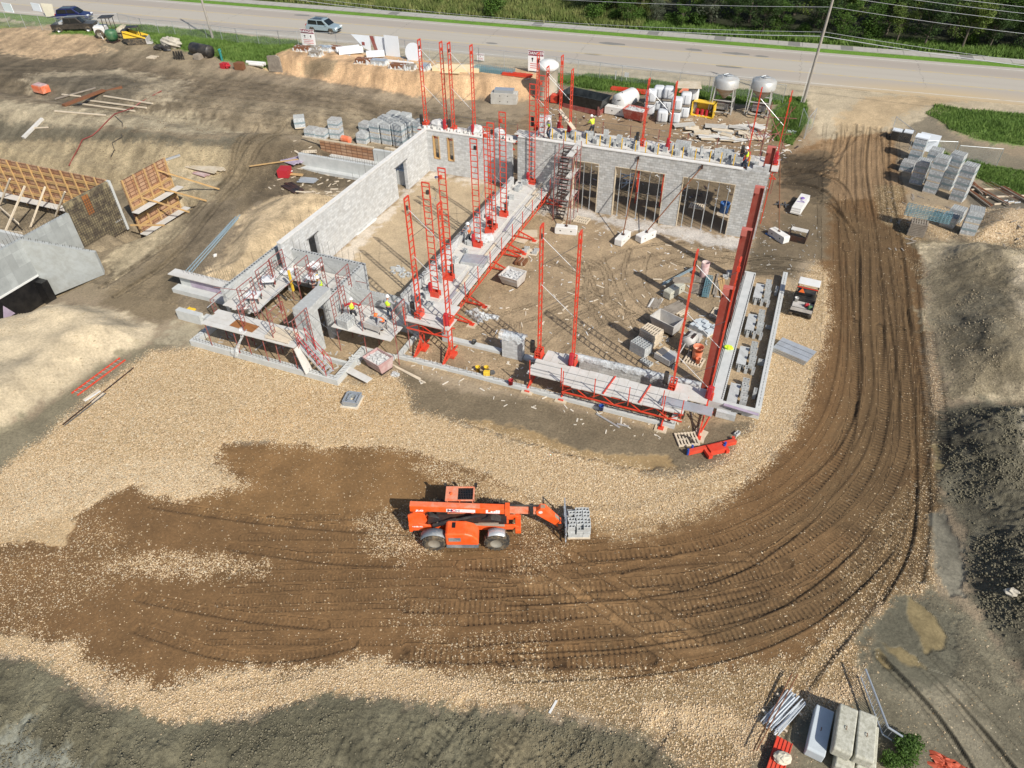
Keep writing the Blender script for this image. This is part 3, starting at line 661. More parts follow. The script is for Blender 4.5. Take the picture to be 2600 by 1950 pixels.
def block_mat(name, colr, spread=.2, joint=.75, bw=.4, bh=.2, stain=.4, sc=2.0):
 """concrete masonry: running bond in world metres on upright faces"""
 s = NT(name); P = s.n('NewGeometry').outputs['Position']
 sp = s.n('SeparateXYZ'); s.l(P, sp.inputs[0])
 cb = s.n('CombineXYZ'); s.l(s.math('ADD', sp.outputs[0], sp.outputs[1]), cb.inputs[0]); s.l(sp.outputs[2], cb.inputs[1])
 br = s.n('TexBrick'); s.l(cb.outputs[0], br.inputs['Vector'])
 br.inputs['Scale'].default_value = 1.0; br.inputs['Mortar Size'].default_value = .014; br.inputs['Brick Width'].default_value = bw; br.inputs['Row Height'].default_value = bh
 br.inputs['Mortar Smooth'].default_value = .2; br.inputs['Bias'].default_value = 0
 br.offset = .5
 a = tuple(v * (1 - spread) for v in colr); b = tuple(min(1, v * (1 + spread)) for v in colr)
 s.setc(br.inputs['Color1'], a); s.setc(br.inputs['Color2'], b); s.setc(br.inputs['Mortar'], tuple(v * joint for v in colr))
 n_ = s.noise(P, sc, 6, .7)
 k = s.math('MULTIPLY', s.ramp(n_, (.40, 0.0), (.66, 1.0)), stain)
 c = s.mix(k, br.outputs[0], (.30, .27, .22))
 k2 = s.math('MULTIPLY', s.ramp(s.noise(P, sc * 1.7 + 1, 4, .6), (.50, 0.0), (.7, 1.0)), .45)
 c = s.mix(k2, c, tuple(min(1, v * 1.28) for v in colr))
 s.base(c); s.rough(.9)
 s.bump(s.math('ADD', s.math('MULTIPLY', br.outputs['Fac'], -.6), s.math('MULTIPLY', s.noise(P, 25, 2), .5)), .5, .012)
 MAT[name] = s.m
block_mat('cmu', (.47, .475, .465), .2, .62, stain=.4)
block_mat('cmulight', (.53, .54, .54), .15, .82, stain=.30)
block_mat('cmugrey', (.44, .44, .43), .10, .78, stain=.2)
block_mat('cmunew', (.46, .475, .47), .12, .85, stain=.15)
def slab_mat(name, colr, w=1.2, h=.6):
 s = NT(name); P = s.n('NewGeometry').outputs['Position']
 sp = s.n('SeparateXYZ'); s.l(P, sp.inputs[0])
 cb = s.n('CombineXYZ'); s.l(s.math('ADD', sp.outputs[0], sp.outputs[1]), cb.inputs[0]); s.l(sp.outputs[2], cb.inputs[1])
 br = s.n('TexBrick'); s.l(cb.outputs[0], br.inputs['Vector']); br.inputs['Scale'].default_value = 1; br.inputs['Mortar Size'].default_value = .012
 br.inputs['Brick Width'].default_value = w; br.inputs['Row Height'].default_value = h; br.offset = 0
 s.setc(br.inputs['Color1'], tuple(v * .80 for v in colr)); s.setc(br.inputs['Color2'], tuple(v * 1.15 for v in colr)); s.setc(br.inputs['Mortar'], tuple(v * .82 for v in colr))
 n_ = s.noise(P, 1.1, 6, .7)
 c = s.mix(s.ramp(n_, (.38, 0.0), (.68, .65)), br.outputs[0], tuple(v * .62 for v in colr))
 s.base(c); s.rough(.85); MAT[name] = s.m
slab_mat('castwall', (.38, .40, .39), .6, 1.2)
def form_mat():
 """plywood form face with walers: panel seams"""
 s = NT('formface'); P = s.n('NewGeometry').outputs['Position']
 sp = s.n('SeparateXYZ'); s.l(P, sp.inputs[0])
 cb = s.n('CombineXYZ'); s.l(s.math('ADD', sp.outputs[0], sp.outputs[1]), cb.inputs[0]); s.l(sp.outputs[2], cb.inputs[1])
 br = s.n('TexBrick'); s.l(cb.outputs[0], br.inputs['Vector']); br.inputs['Scale'].default_value = 1; br.inputs['Mortar Size'].default_value = .035
 br.inputs['Brick Width'].default_value = .6; br.inputs['Row Height'].default_value = .3; br.offset = 0; br.inputs['Bias'].default_value = 0.1
 s.setc(br.inputs['Color1'], (.36, .17, .08)); s.setc(br.inputs['Color2'], (.50, .32, .20)); s.setc(br.inputs['Mortar'], (.17, .085, .045))
 n_ = s.noise(P, 2.0, 6, .7)
 s.base(s.mix(s.ramp(n_, (.4, 0.0), (.7, .6)), br.outputs[0], (.24, .13, .08))); s.rough(.8)
 s.bump(br.outputs['Fac'], .6, .03)
 MAT['formface'] = s.m
form_mat()
def film_mat():
 s = NT('film'); P = s.n('NewGeometry').outputs['Position']
 s.base((.80, .84, .86)); s.rough(.25)
 tp = s.n('BsdfTransparent'); mx = s.n('MixShader')
 s.l(s.ramp(s.noise(P, 5, 4, .6), (.35, .22), (.65, .72)), mx.inputs[0]); s.l(tp.outputs[0], mx.inputs[1]); s.l(s.b.outputs[0], mx.inputs[2])
 s.l(mx.outputs[0], s.t.nodes['Material Output'].inputs[0]); s.bump(s.noise(P, 7, 4), .8, .05)
 MAT['film'] = s.m
film_mat()
def link_mat():
 s = NT('chainlink'); tc = s.n('TexCoord')
 mp = s.n('Mapping'); s.l(tc.outputs['UV'], mp.inputs[0]); mp.inputs['Rotation'].default_value = (0, 0, R(45))
 sp = s.n('SeparateXYZ'); s.l(mp.outputs[0], sp.inputs[0])
 fx = s.math('LESS_THAN', s.math('FRACT', s.math('MULTIPLY', sp.outputs[0], 14.0)), .085)
 fy = s.math('LESS_THAN', s.math('FRACT', s.math('MULTIPLY', sp.outputs[1], 14.0)), .085)
 m = s.math('MAXIMUM', fx, fy)
 s.base((.36, .40, .40)); s.rough(.5)
 tp = s.n('BsdfTransparent'); mx = s.n('MixShader'); s.l(m, mx.inputs[0]); s.l(tp.outputs[0], mx.inputs[1]); s.l(s.b.outputs[0], mx.inputs[2])
 s.l(mx.outputs[0], s.t.nodes['Material Output'].inputs[0]); MAT['chainlink'] = s.m
link_mat()
pm('clod', (.165, .148, .098), .95, 0, .45, 3)
pm('brownclod', (.23, .18, .115), .95, 0, .45, 3)
pm('wingconc', (.40, .42, .41), .85, 0, .22, 1.0, (.27, .27, .24), .5)
pm('sandclod', (.40, .33, .22), .95, 0, .35, 3)
pm('stone', (.61, .465, .30), .85, 0, .55, 9)
def road_mat():
 s = NT('roadtop'); tc = s.n('TexCoord'); P = tc.outputs['Object']
 sp = s.n('SeparateXYZ'); s.l(P, sp.inputs[0])
 mp = s.n('Mapping'); s.l(P, mp.inputs[0]); mp.inputs['Scale'].default_value = (.03, 1.0, 1)
 n_ = s.noise(mp.outputs[0], 1.4, 5, .6)
 lane = s.ramp(s.math('DIVIDE', sp.outputs[1], 13.4), (0.0, (.46, .40, .31)), (.06, (.52, .49, .42)), (.17, (.41, .355, .295)), (.30, (.41, .355, .295)), (.36, (.48, .44, .365)), (.62, (.49, .45, .375)), (.72, (.36, .30, .25)), (.84, (.34, .285, .24)), (.93, (.45, .41, .35)))
 c = s.mix(n_, lane, (.40, .36, .31))
 n3_ = s.noise(P, 12, 4, .7)
 c = s.mix(s.math('MULTIPLY', n3_, .35), c, (.30, .28, .25))
 # cracks across the slab every few metres, wobbling
 w = s.math('ADD', sp.outputs[0], s.math('MULTIPLY', s.noise(P, .9, 5, .7), 1.6))
 ck = s.math('LESS_THAN', s.math('FRACT', s.math('MULTIPLY', w, 1 / 13.5)), .0035)
 c = s.mix(s.math('MULTIPLY', ck, .75), c, (.14, .13, .12))
 # dirt carried out of the site entrance
 ex = s.math('SUBTRACT', 1.0, s.math('DIVIDE', s.math('ABSOLUTE', s.math('SUBTRACT', sp.outputs[0], 14.0)), 17.0), True)
 ey = s.math('SUBTRACT', 1.0, s.math('DIVIDE', sp.outputs[1], 4.2), True)
 k = s.math('MULTIPLY', s.math('MULTIPLY', ex, ey), s.math('ADD', n_, .75), True)
 c = s.mix(s.math('MULTIPLY', k, 1.4, True), c, (.47, .37, .235))
 s.base(c); s.rough(.85); MAT['roadtop'] = s.m
road_mat()
pm('roadwhite', (.62, .61, .57), .8, 0, .1, 2, (.44, .41, .36), .8)
pm('roadyellow', (.55, .42, .17), .8, 0, .1, 2, (.44, .40, .32), 1.0)
pm('patch', (.20, .195, .18), .9, 0, .2, 2)
# ---------------------------------------------------------------- mesh building helpers
class MB:
 def __init__(s): s.v = []; s.f = []; s.M = None; s.uv = None; s.mi = []; s.k = 0
 def _a(s, vs, fs):
  o = len(s.v)
  if s.M is not None: vs = [tuple(s.M @ Vector(p)) for p in vs]
  s.v += [tuple(p) for p in vs]; s.f += [tuple(i + o for i in f) for f in fs]; s.mi += [s.k] * len(fs)
  return s
 def bx(s, x0, y0, z0, x1, y1, z1):
  return s._a([(x0, y0, z0), (x1, y0, z0), (x1, y1, z0), (x0, y1, z0), (x0, y0, z1), (x1, y0, z1), (x1, y1, z1), (x0, y1, z1)],
     [(0, 3, 2, 1), (4, 5, 6, 7), (0, 1, 5, 4), (1, 2, 6, 5), (2, 3, 7, 6), (3, 0, 4, 7)])
 def box(s, c, d, rz=0.0, rx=0.0, ry=0.0):
  Mo = s.M; L = Matrix.Translation(c) @ Matrix.Rotation(rz, 4, 'Z') @ Matrix.Rotation(ry, 4, 'Y') @ Matrix.Rotation(rx, 4, 'X')
  s.M = (Mo @ L) if Mo is not None else L
  x, y, z = d[0] / 2, d[1] / 2, d[2] / 2
  s.bx(-x, -y, -z, x, y, z); s.M = Mo; return s
 def bar(s, p, q, w, h=None, up=(0, 0, 1)):
  h = h or w; p = Vector(p); q = Vector(q); d = (q - p)
  if d.length < 1e-6: return s
  d.normalize(); u = Vector(up)
  if abs(d.dot(u)) > .98: u = Vector((1, 0, 0)) if abs(d.x) < .9 else Vector((0, 1, 0))
  a = d.cross(u).normalized() * (w / 2); b = a.cross(d).normalized() * (h / 2)
  vs = [p - a - b, p + a - b, p + a + b, p - a + b, q - a - b, q + a - b, q + a + b, q - a + b]
  return s._a(vs, [(0, 1, 2, 3), (7, 6, 5, 4), (0, 4, 5, 1), (1, 5, 6, 2), (2, 6, 7, 3), (3, 7, 4, 0)])
 def tube(s, p, q, r, n=6, r2=None, cap=True):
  r2 = r if r2 is None else r2; p = Vector(p); q = Vector(q); d = (q - p)
  if d.length < 1e-6: return s
  d.normalize(); u = Vector((0, 0, 1)) if abs(d.z) < .95 else Vector((1, 0, 0))
  a = d.cross(u).normalized(); b = a.cross(d)
  vs = [p + (a * math.cos(t) + b * math.sin(t)) * r for t in [2 * math.pi * i / n for i in range(n)]]
  vs += [q + (a * math.cos(t) + b * math.sin(t)) * r2 for t in [2 * math.pi * i / n for i in range(n)]]
  fs = [((i + 1) % n, i, n + i, n + (i + 1) % n) for i in range(n)]
  if cap: fs += [tuple(range(n)), tuple(range(2 * n - 1, n - 1, -1))]
  return s._a(vs, fs)
 def path(s, pts, r, n=6):
  for a, b in zip(pts[:-1], pts[1:]): s.tube(a, b, r, n)
  return s
 def prism(s, pts, z0, z1):
  n = len(pts); A = sum(pts[i][0] * pts[(i + 1) % n][1] - pts[(i + 1) % n][0] * pts[i][1] for i in range(n))
  if A < 0: pts = pts[::-1]
  return s._a([(x, y, z0) for x, y in pts] + [(x, y, z1) for x, y in pts],
     [tuple(range(n - 1, -1, -1)), tuple(range(n, 2 * n))] + [(i, (i + 1) % n, n + (i + 1) % n, n + i) for i in range(n)])
 def prism_y(s, pts, y0, y1):
  """profile in x,z pushed along y"""
  n = len(pts); A = sum(pts[i][0] * pts[(i + 1) % n][1] - pts[(i + 1) % n][0] * pts[i][1] for i in range(n))
  if A < 0: pts = pts[::-1]
  return s._a([(x, y0, z) for x, z in pts] + [(x, y1, z) for x, z in pts],
     [tuple(range(n)), tuple(range(2 * n - 1, n - 1, -1))] + [(i, n + i, n + (i + 1) % n, (i + 1) % n) for i in range(n)])
 def lathe(s, prof, n=16, c=(0, 0, 0)):
  vs = []; m = len(prof)
  for i in range(n):
   t = 2 * math.pi * i / n
   vs += [(c[0] + r * math.cos(t), c[1] + r * math.sin(t), c[2] + z) for r, z in prof]
  fs = [(i * m + j, ((i + 1) % n) * m + j, ((i + 1) % n) * m + j + 1, i * m + j + 1) for i in range(n) for j in range(m - 1)]
  return s._a(vs, fs)
 def quad(s, a, b, c, d): return s._a([a, b, c, d], [(0, 1, 2, 3)])
 def grid(s, f, nu, nv):
  vs = [f(i / nu, j / nv) for i in range(nu + 1) for j in range(nv + 1)]
  w = nv + 1
  return s._a(vs, [(i * w + j, (i + 1) * w + j, (i + 1) * w + j + 1, i * w + j + 1) for i in range(nu) for j in range(nv)])
 def blob(s, c, r, seed=0, n=8, flat=.7, rough=.3):
  rr = random.Random(seed); vs = []; m = n
  ph = [[1 + rough * (rr.random() - .5) * 2 for _ in range(n)] for _ in range(m + 1)]
  for j in range(m + 1):
   th = math.pi * j / m
   for i in range(n):
    t = 2 * math.pi * i / n; k = ph[j][i] if 0 < j < m else ph[j][0]
    vs.append((c[0] + r[0] * math.sin(th) * math.cos(t) * k, c[1] + r[1] * math.sin(th) * math.sin(t) * k, c[2] + r[2] * math.cos(th) * k))
  fs = [(j * n + i, (j + 1) * n + i, (j + 1) * n + (i + 1) % n, j * n + (i + 1) % n) for j in range(m) for i in range(n)]
  return s._a(vs, fs)
 def build(s, name, mat, parent=None, smooth=False, loc=None, rz=0.0, mats=None):
  me = bpy.data.meshes.new(name); me.from_pydata([tuple(v) for v in s.v], [], s.f)
  for m_ in (mats or [mat]): me.materials.append(MAT[m_])
  if mats: me.polygons.foreach_set('material_index', s.mi)
  if smooth: me.polygons.foreach_set('use_smooth', [True] * len(me.polygons))
  me.update()
  o = bpy.data.objects.new(name, me); col.objects.link(o)
  if parent is not None: o.parent = parent
  if loc is not None: o.location = loc
  if rz: o.rotation_euler.z = rz
  return o
def bevel(o, w=.02, n=2):
 m = o.modifiers.new('bevel', 'BEVEL'); m.width = w; m.segments = n; m.limit_method = 'ANGLE'; return o
def tag(o, label, cat, group=None):
 o['label'] = label; o['category'] = cat
 if group: o['group'] = group
 return o
def thing(name, label, cat, loc=(0, 0, 0), rz=0.0, group=None):
 o = bpy.data.objects.new(name, None); col.objects.link(o); o.empty_display_size = .3
 o.location = loc; o.rotation_euler = (0, 0, rz); return tag(o, label, cat, group)
def dup(root, loc=None, rz=None, label=None, group=None):
 def cp(o, parent):
  c = o.copy(); col.objects.link(c)
  if parent is not None: c.parent = parent
  for ch in o.children: cp(ch, c)
  return c
 r = cp(root, None)
 if loc is not None: r.location = loc
 if rz is not None: r.rotation_euler = (0, 0, rz)
 if label: r['label'] = label
 if group: r['group'] = group
 return r
def struct(o): o['kind'] = 'structure'; return o
def stuff(o, label, cat): o['kind'] = 'stuff'; o['label'] = label; o['category'] = cat; return o
def on(x, y, dz=0.0): return (x, y, TZ(x, y) + dz)
def text(body, size, mat, parent, loc, rot, ext=.004, sx=1.0, bold=0.0, name='lettering', align='CENTER'):
 cu = bpy.data.curves.new(name, 'FONT'); cu.body = body; cu.size = size; cu.extrude = ext; cu.align_x = align; cu.align_y = 'CENTER'; cu.offset = bold
 cu.materials.append(MAT[mat])
 o = bpy.data.objects.new(name, cu); col.objects.link(o)
 dg = bpy.context.evaluated_depsgraph_get(); me = bpy.data.meshes.new_from_object(o.evaluated_get(dg)); bpy.data.objects.remove(o)
 o = bpy.data.objects.new(name, me); col.objects.link(o)
 if parent is not None: o.parent = parent
 o.location = loc; o.rotation_euler = rot; o.scale = (sx, 1, 1); return o
# hollow concrete block shape, long axis x, cores open at the top
def cmu_mb(m, c, rz=0.0, L=.39, W=.19, H=.19, up=True):
 Mo = m.M; Lm = Matrix.Translation(c) @ Matrix.Rotation(rz, 4, 'Z')
 if not up: Lm = Lm @ Matrix.Rotation(math.pi / 2, 4, 'Y')
 m.M = (Mo @ Lm) if Mo is not None else Lm
 t = .033; x, y = L / 2, W / 2
 m.bx(-x, -y, 0, x, -y + t, H); m.bx(-x, y - t, 0, x, y, H)
 for xx in (-x, -t / 2, x - t): m.bx(xx, -y + t - .001, 0.001, xx + t, y - t + .001, H - .001)
 m.M = Mo
# ---------------------------------------------------------------- people: one skinned body, clothing over it
def skin_obj(name, pts, edges, rad, mat, parent, root=0, sub=1):
 me = bpy.data.meshes.new(name); me.from_pydata([tuple(p) for p in pts], edges, [])
 me.materials.append(MAT[mat])
 o = bpy.data.objects.new(name, me); col.objects.link(o); o.parent = parent
 m = o.modifiers.new('skin', 'SKIN'); m.use_smooth_shade = True
 for i, r_ in enumerate(rad):
  v = me.skin_vertices[0].data[i]; v.radius = r_ if isinstance(r_, tuple) else (r_, r_); v.use_root = (i == root)
 s = o.modifiers.new('subd', 'SUBSURF'); s.levels = sub; s.render_levels = sub
 return o
def person(loc, rz, label, vest='lime', shirt='shirtgrey', hands=((.22, .45, 1.15), (-.22, .45, 1.15)), lean=.25, crouch=0.0, hat='hard', pants='jeans', name='person'):
 """local frame: facing +y. hands are (right, left) positions."""
 t = thing(name, label, 'person', loc, rz)
 hip = Vector((0, -.10 * lean * 2, .93 - crouch)); up = Vector((0, math.sin(lean), math.cos(lean)))
 waist = hip + up * .12; chest = hip + up * .38; neck = hip + up * .54; head = neck + Vector((0, .5 * math.sin(lean) * .12 + .04, .16))
 pts = [hip, waist, chest, neck, head, head + Vector((0, .02, .10))]; rad = [(.15, .11), (.135, .105), (.165, .11), .055, (.085, .10), .07]
 edges = [(0, 1), (1, 2), (2, 3), (3, 4), (4, 5)]
 sleeve = []; leg = []
 fing = ((.030, .085, -.012), (.014, .098, -.016), (-.006, .094, -.017), (-.024, .076, -.014))
 for k, sg in enumerate((1, -1)):
  sh = neck + Vector((sg * .19, 0, 0)) - up * .07; hd = Vector(hands[k])
  d = hd - sh
  if d.length > .56: hd = sh + d.normalized() * .56; d = hd - sh
  mid = (sh + hd) / 2; bend = math.sqrt(max(.0, .29 ** 2 - (d.length / 2) ** 2))
  el = mid + Vector((sg * .6, -.3, -.8)).normalized() * bend
  i0 = len(pts); pts += [sh, el, hd]; rad += [.062, .045, .030]; edges += [(2, i0), (i0, i0 + 1), (i0 + 1, i0 + 2)]
  fd = (hd - el).normalized(); palm = hd + fd * .07; ip = len(pts); pts.append(palm); rad.append((.038, .018)); edges.append((i0 + 2, ip))
  sd_ = fd.cross(Vector((0, 0, 1))).normalized() if abs(fd.z) < .95 else Vector((1, 0, 0)); nn = sd_.cross(fd)
  for fx, fl, fz in fing:
   a1 = palm + sd_ * fx + fd * .03; a2 = a1 + fd * (fl * .45) - nn * .015; a3_ = a2 + fd * (fl * .35) - nn * .03
   ii = len(pts); pts += [a1, a2, a3_]; rad += [.010, .009, .008]; edges += [(ip, ii), (ii, ii + 1), (ii + 1, ii + 2)]
  a1 = hd + sd_ * (-sg * .035) + fd * .03; a2 = a1 + fd * .03 + sd_ * (-sg * .02); ii = len(pts); pts += [a1, a2]; rad += [.011, .010]; edges += [(i0 + 2, ii), (ii, ii + 1)]
  sleeve.append((sh, el, hd))
  hp = hip + Vector((sg * .10, 0, -.04)); ft = Vector((sg * .16, (.16 if k else -.12) if crouch == 0 else .02, .09)); d = ft - hp
  mid = (hp + ft) / 2; bend = math.sqrt(max(0.0, .435 ** 2 - (d.length / 2) ** 2)); kn = mid + Vector((sg * .25, 1, .1)).normalized() * bend
  i0 = len(pts); toe = ft + Vector((0, .15, -.05)); pts += [hp, kn, ft, toe]; rad += [.095, .065, .045, .04]; edges += [(0, i0), (i0, i0 + 1), (i0 + 1, i0 + 2), (i0 + 2, i0 + 3)]
  leg.append((hp, kn, ft, toe))
 skin_obj('body', pts, edges, rad, 'skin', t)
 m_ = MB()
 for sg in (1, -1):
  m_.blob(head + Vector((sg * .035, .088, .015)), (.013, .008, .009), 3, 6, rough=0); m_.blob(head + Vector((sg * .088, 0, 0)), (.015, .025, .035), 4, 6, rough=0)
 m_.blob(head + Vector((0, .105, -.015)), (.014, .022, .025), 5, 6, rough=0); m_.blob(head + Vector((0, .094, -.055)), (.028, .008, .008), 6, 6, rough=0)
 m_.build('face', 'skin', t)
 # trousers and boots
 p = [hip + up * .10, hip]; r_ = [(.150, .12), (.165, .128)]; e = [(0, 1)]
 for hp, kn, ft, toe in leg:
  i = len(p); p += [hp, kn, ft]; r_ += [.108, .082, .070]; e += [(1, i), (i, i + 1), (i + 1, i + 2)]
 skin_obj('trousers', p, e, r_, pants, t, 1)
 for hp, kn, ft, toe in leg:
  skin_obj('boot', [ft + Vector((0, -.03, .06)), ft + Vector((0, 0, -.035)), toe], [(0, 1), (1, 2)], [.062, .060, .052], 'boot', t)
 p = [hip + up * .08, chest, neck - up * .02]; r_ = [(.155, .125), (.182, .128), .085]; e = [(0, 1), (1, 2)]
 for sh, el, hd in sleeve:
  i = len(p); p += [sh, el, el + (hd - el) * .85]; r_ += [.078, .058, .046]; e += [(1, i), (i, i + 1), (i + 1, i + 2)]
 skin_obj('shirt', p, e, r_, shirt, t, 1)
 if vest:
  p = [hip + up * .07, hip + up * .22, chest, neck - up * .06] + [neck + Vector((sg * .15, 0, 0)) - up * .06 for sg in (1, -1)]
  skin_obj('safety_vest', p, [(0, 1), (1, 2), (2, 3), (2, 4), (2, 5)], [(.175, .140), (.180, .140), (.200, .146), .10, .09, .09], vest, t, 2)
 hm = MB(); hm.lathe([(.001, .135), (.06, .125), (.10, .09), (.122, .03), (.126, 0), (.15, -.006), (.148, -.014), (.11, -.01)], 14)
 hm.blob((0, .12, .0), (.07, .07, .01), 1, 8, rough=0)
 h = hm.build('hard_hat', hat, t, True, loc=tuple(head + Vector((0, .0, .055)))); h.rotation_euler = (-lean * .6, 0, 0)
 return t
# ================================================================ the unfinished building
def wall_with_holes(m, axis, c0, c1, a0, a1, z0, z1, holes):
 """wall slab between planes c0..c1 across, a0..a1 along; holes are (a, b, zlo, zhi)"""
 cuts = sorted(set([a0, a1] + [h[0] for h in holes] + [h[1] for h in holes]))
 for p, q_ in zip(cuts[:-1], cuts[1:]):
  mid = (p + q_) / 2; hh = [h for h in holes if h[0] <= mid <= h[1]]
  segs = [(z0, z1)] if not hh else [(z0, hh[0][2]), (hh[0][3], z1)]
  for s0, s1 in segs:
   if s1 - s0 > .01:
    if axis == 'x': m.bx(p, c0, s0, q_, c1, s1)
    else: m.bx(c0, p, s0, c1, q_, s1)
bld = thing('block_building', 'roofless grey concrete block building under construction with tall garage openings and low walls', 'building', (0, 0, 0))
GX0, GX1 = -18.35, -1.05
m = MB(); OPN = [(-16.35, -14.15, -.1, 4.32), (-12.8, -8.72, -.1, 4.32), (-7.32, -3.25, -.1, 4.32)]
wall_with_holes(m, 'x', 54.05, 54.35, -21.3, -1.0, -.15, 5.55, OPN)
w = m.build('rear_wall', 'cmu', bld)
m = MB(); m.bx(-21.25, 54.0, 5.55, -3.0, 54.40, 5.62); m.build('wall_top', 'whiteconc', w)
rr = random.Random(4)
for x0, n_ in ((-2.7, 2), (-2.3, 3), (-1.9, 3), (-1.5, 4)):
 for k in range(n_ - 1): MB().bx(x0, 54.07, 5.56 + .2 * k, x0 + .39, 54.33, 5.75 + .2 * k).build('stepped_block', 'cmulight', w)
for i, (a, b, z0, z1) in enumerate(OPN):     # wooden bucks, shoring posts
 f = MB(); f.bx(a, 54.02, z1 - .05, b, 54.38, z1 - .003); f.bx(a, 54.02, 0, a + .05, 54.38, z1 - .05); f.bx(b - .05, 54.02, 0, b, 54.38, z1 - .05)
 fr = f.build('opening_frame', 'ply', bld)
 n_ = (2, 5, 5)[i]
 xs = [a + .9, a + 1.5] if i == 0 else [a + (k + .55) * (b - a) / (n_ + .1) for k in range(n_)]
 for k, x in enumerate(xs):
  t = thing('shoring_post', 'grey steel shoring post in the %s garage opening, %s from its left' % (('narrow', 'middle', 'right')[i], ('first', 'second', 'third', 'fourth', 'fifth')[k]), 'shoring post', (x, 54.18 + .1 * (k % 2), 0), 0, 'shoring posts in the garage openings')
  MB().tube((0, 0, 0), (0, 0, 2.3), .038, 8).build('outer_tube', 'galv', t)
  MB().tube((0, 0, 2.3), (0, 0, 4.25), .028, 8).build('inner_tube', 'galv', t)
  MB().bx(-.08, -.08, 0, .08, .08, .012).bx(-.08, -.08, 4.25, .08, .08, 4.265).build('end_plate', 'galv', t)
  MB().tube((-.1, 0, 2.3), (.1, 0, 2.3), .05, 8).build('collar', 'steel', t)
# left hall walls
m = MB(); wall_with_holes(m, 'x', 56.5, 56.8, -31.2, -22.8, -.15, 3.92, [(-30.6, -29.95, 1.35, 3.5), (-29.15, -28.5, 1.35, 3.5)])
w = m.build('hall_rear_wall', 'cmulight', bld)
MB().bx(-31.5, 56.46, 3.92, -22.8, 56.84, 3.99).build('wall_top', 'whiteconc', w)
for a in (-30.6, -29.15):
 MB().bx(a, 56.46, 1.35, a + .07, 56.84, 3.5).bx(a + .58, 56.46, 1.35, a + .65, 56.84, 3.5).bx(a, 56.46, 1.33, a + .65, 56.84, 1.39).build('window_buck', 'lumber', bld)
m = MB(); wall_with_holes(m, 'y', -31.5, -31.2, 34.4, 56.8, -.15, 3.92, [(37.35, 38.45, -.1, 2.75), (50.5, 52.35, -.1, 2.75)])
w = m.build('hall_side_wall', 'cmulight', bld)
MB().bx(-31.54, 34.4, 3.92, -31.16, 56.46, 3.99).build('wall_top', 'whiteconc', w)
m = MB()
for y0, y1 in ((50.3, 52.55), (37.15, 38.65)): m.bx(-31.56, y0, 2.76, -31.14, y1, 2.80)
m.build('lintel', 'steel', bld)
# middle partition wall, part built
m = MB(); m.bx(-21.6, 33.3, -.15, -21.3, 53.2, 2.4); m.bx(-21.6, 53.2, -.15, -21.3, 56.5, 1.2)
w = m.build('partition_wall', 'cmulight', bld)
m = MB()
for k in range(96):
 y = 33.4 + k * .2; m.bx(-21.58, y, 2.401, -21.32, y + .03, 2.43)
 if k % 3 == 0: m.tube((-21.45, y, 2.3), (-21.45 + rr.uniform(-.05, .05), y + rr.uniform(-.05, .05), 3.0 + rr.uniform(0, .25)), .010, 4)
m.build('reinforcement', 'rebar', w)['kind'] = 'stuff'
# corner room with scaffold, three metres high
m = MB()
m.bx(-32.6, 29.4, -.1, -32.3, 35.6, 3.0); m.bx(-32.3, 35.3, -.1, -25.3, 35.6, 3.0); m.bx(-25.6, 30.6, -.1, -25.3, 35.3, 3.0)
m.bx(-26.2, 28.5, -.1, -25.2, 29.6, 3.6); m.bx(-26.2, 29.6, 3.0, -25.25, 31.3, 3.6)
w = m.build('corner_room_wall', 'cmunew', bld)
m = MB()
for i in range(30):
 x = -32.1 + i * .23; m.bx(x, 35.35, 3.001, x + .1, 35.45, 3.012)
for i in range(22):
 y = 29.6 + i * .26; m.bx(-32.5, y, 3.001, -32.4, y + .12, 3.012)
for i in range(16):
 y = 30.9 + i * .27; m.bx(-25.5, y, 3.001, -25.4, y + .12, 3.012)
m.build('core_shade', 'dark', w)['kind'] = 'stuff'  # near-black plates on the solid wall top paint the shade inside block cores
m = MB()
for i in range(14):
 x = -32 + i * .5; m.tube((x, 35.45, 2.9), (x + rr.uniform(-.06, .06), 35.45, 3.9 + rr.uniform(-.2, .3)), .011, 4)
for i in range(26):
 y = 29.8 + i * 1.0; m.tube((-32.45 if y < 35.5 else -31.75, y, 2.9 if y < 35.5 else .5), (-32.45 if y < 35.5 else -31.75 + rr.uniform(-.1, .1), y, 3.9 if y < 35.5 else 4.3 + rr.uniform(0, .5)), .011, 4)
m.build('reinforcement', 'rebar', w)['kind'] = 'stuff'
MB().bx(-27.2, 29.6, 2.35, -26.2, 30.9, 2.42).build('lintel_form', 'ply', w)
# low wall right of the corner room and pier under the small mast platform
m = MB(); m.bx(-25.3, 33.3, -.1, -21.6, 33.6, 2.2); m.bx(-22.6, 33.6, 2.2, -21.9, 33.6 + .001, 2.4)
for i in range(9): cmu_mb(m, (-25.0 + i * .4, 33.45, 2.2))
m.bx(-21.6, 33.0, -.1, -20.2, 33.3, 2.35)
m.build('lobby_wall', 'cmunew', bld); MB().bx(-18.4, 33.0, -.1, -17.9, 33.4, 2.2).build('lobby_pier', 'cmunew', bld)
m = MB()
for i in range(5):
 cmu_mb(m, (-21.45, 33.75 + i * .42, 2.4), math.pi / 2)
m.build('loose_course', 'cmunew', bld)
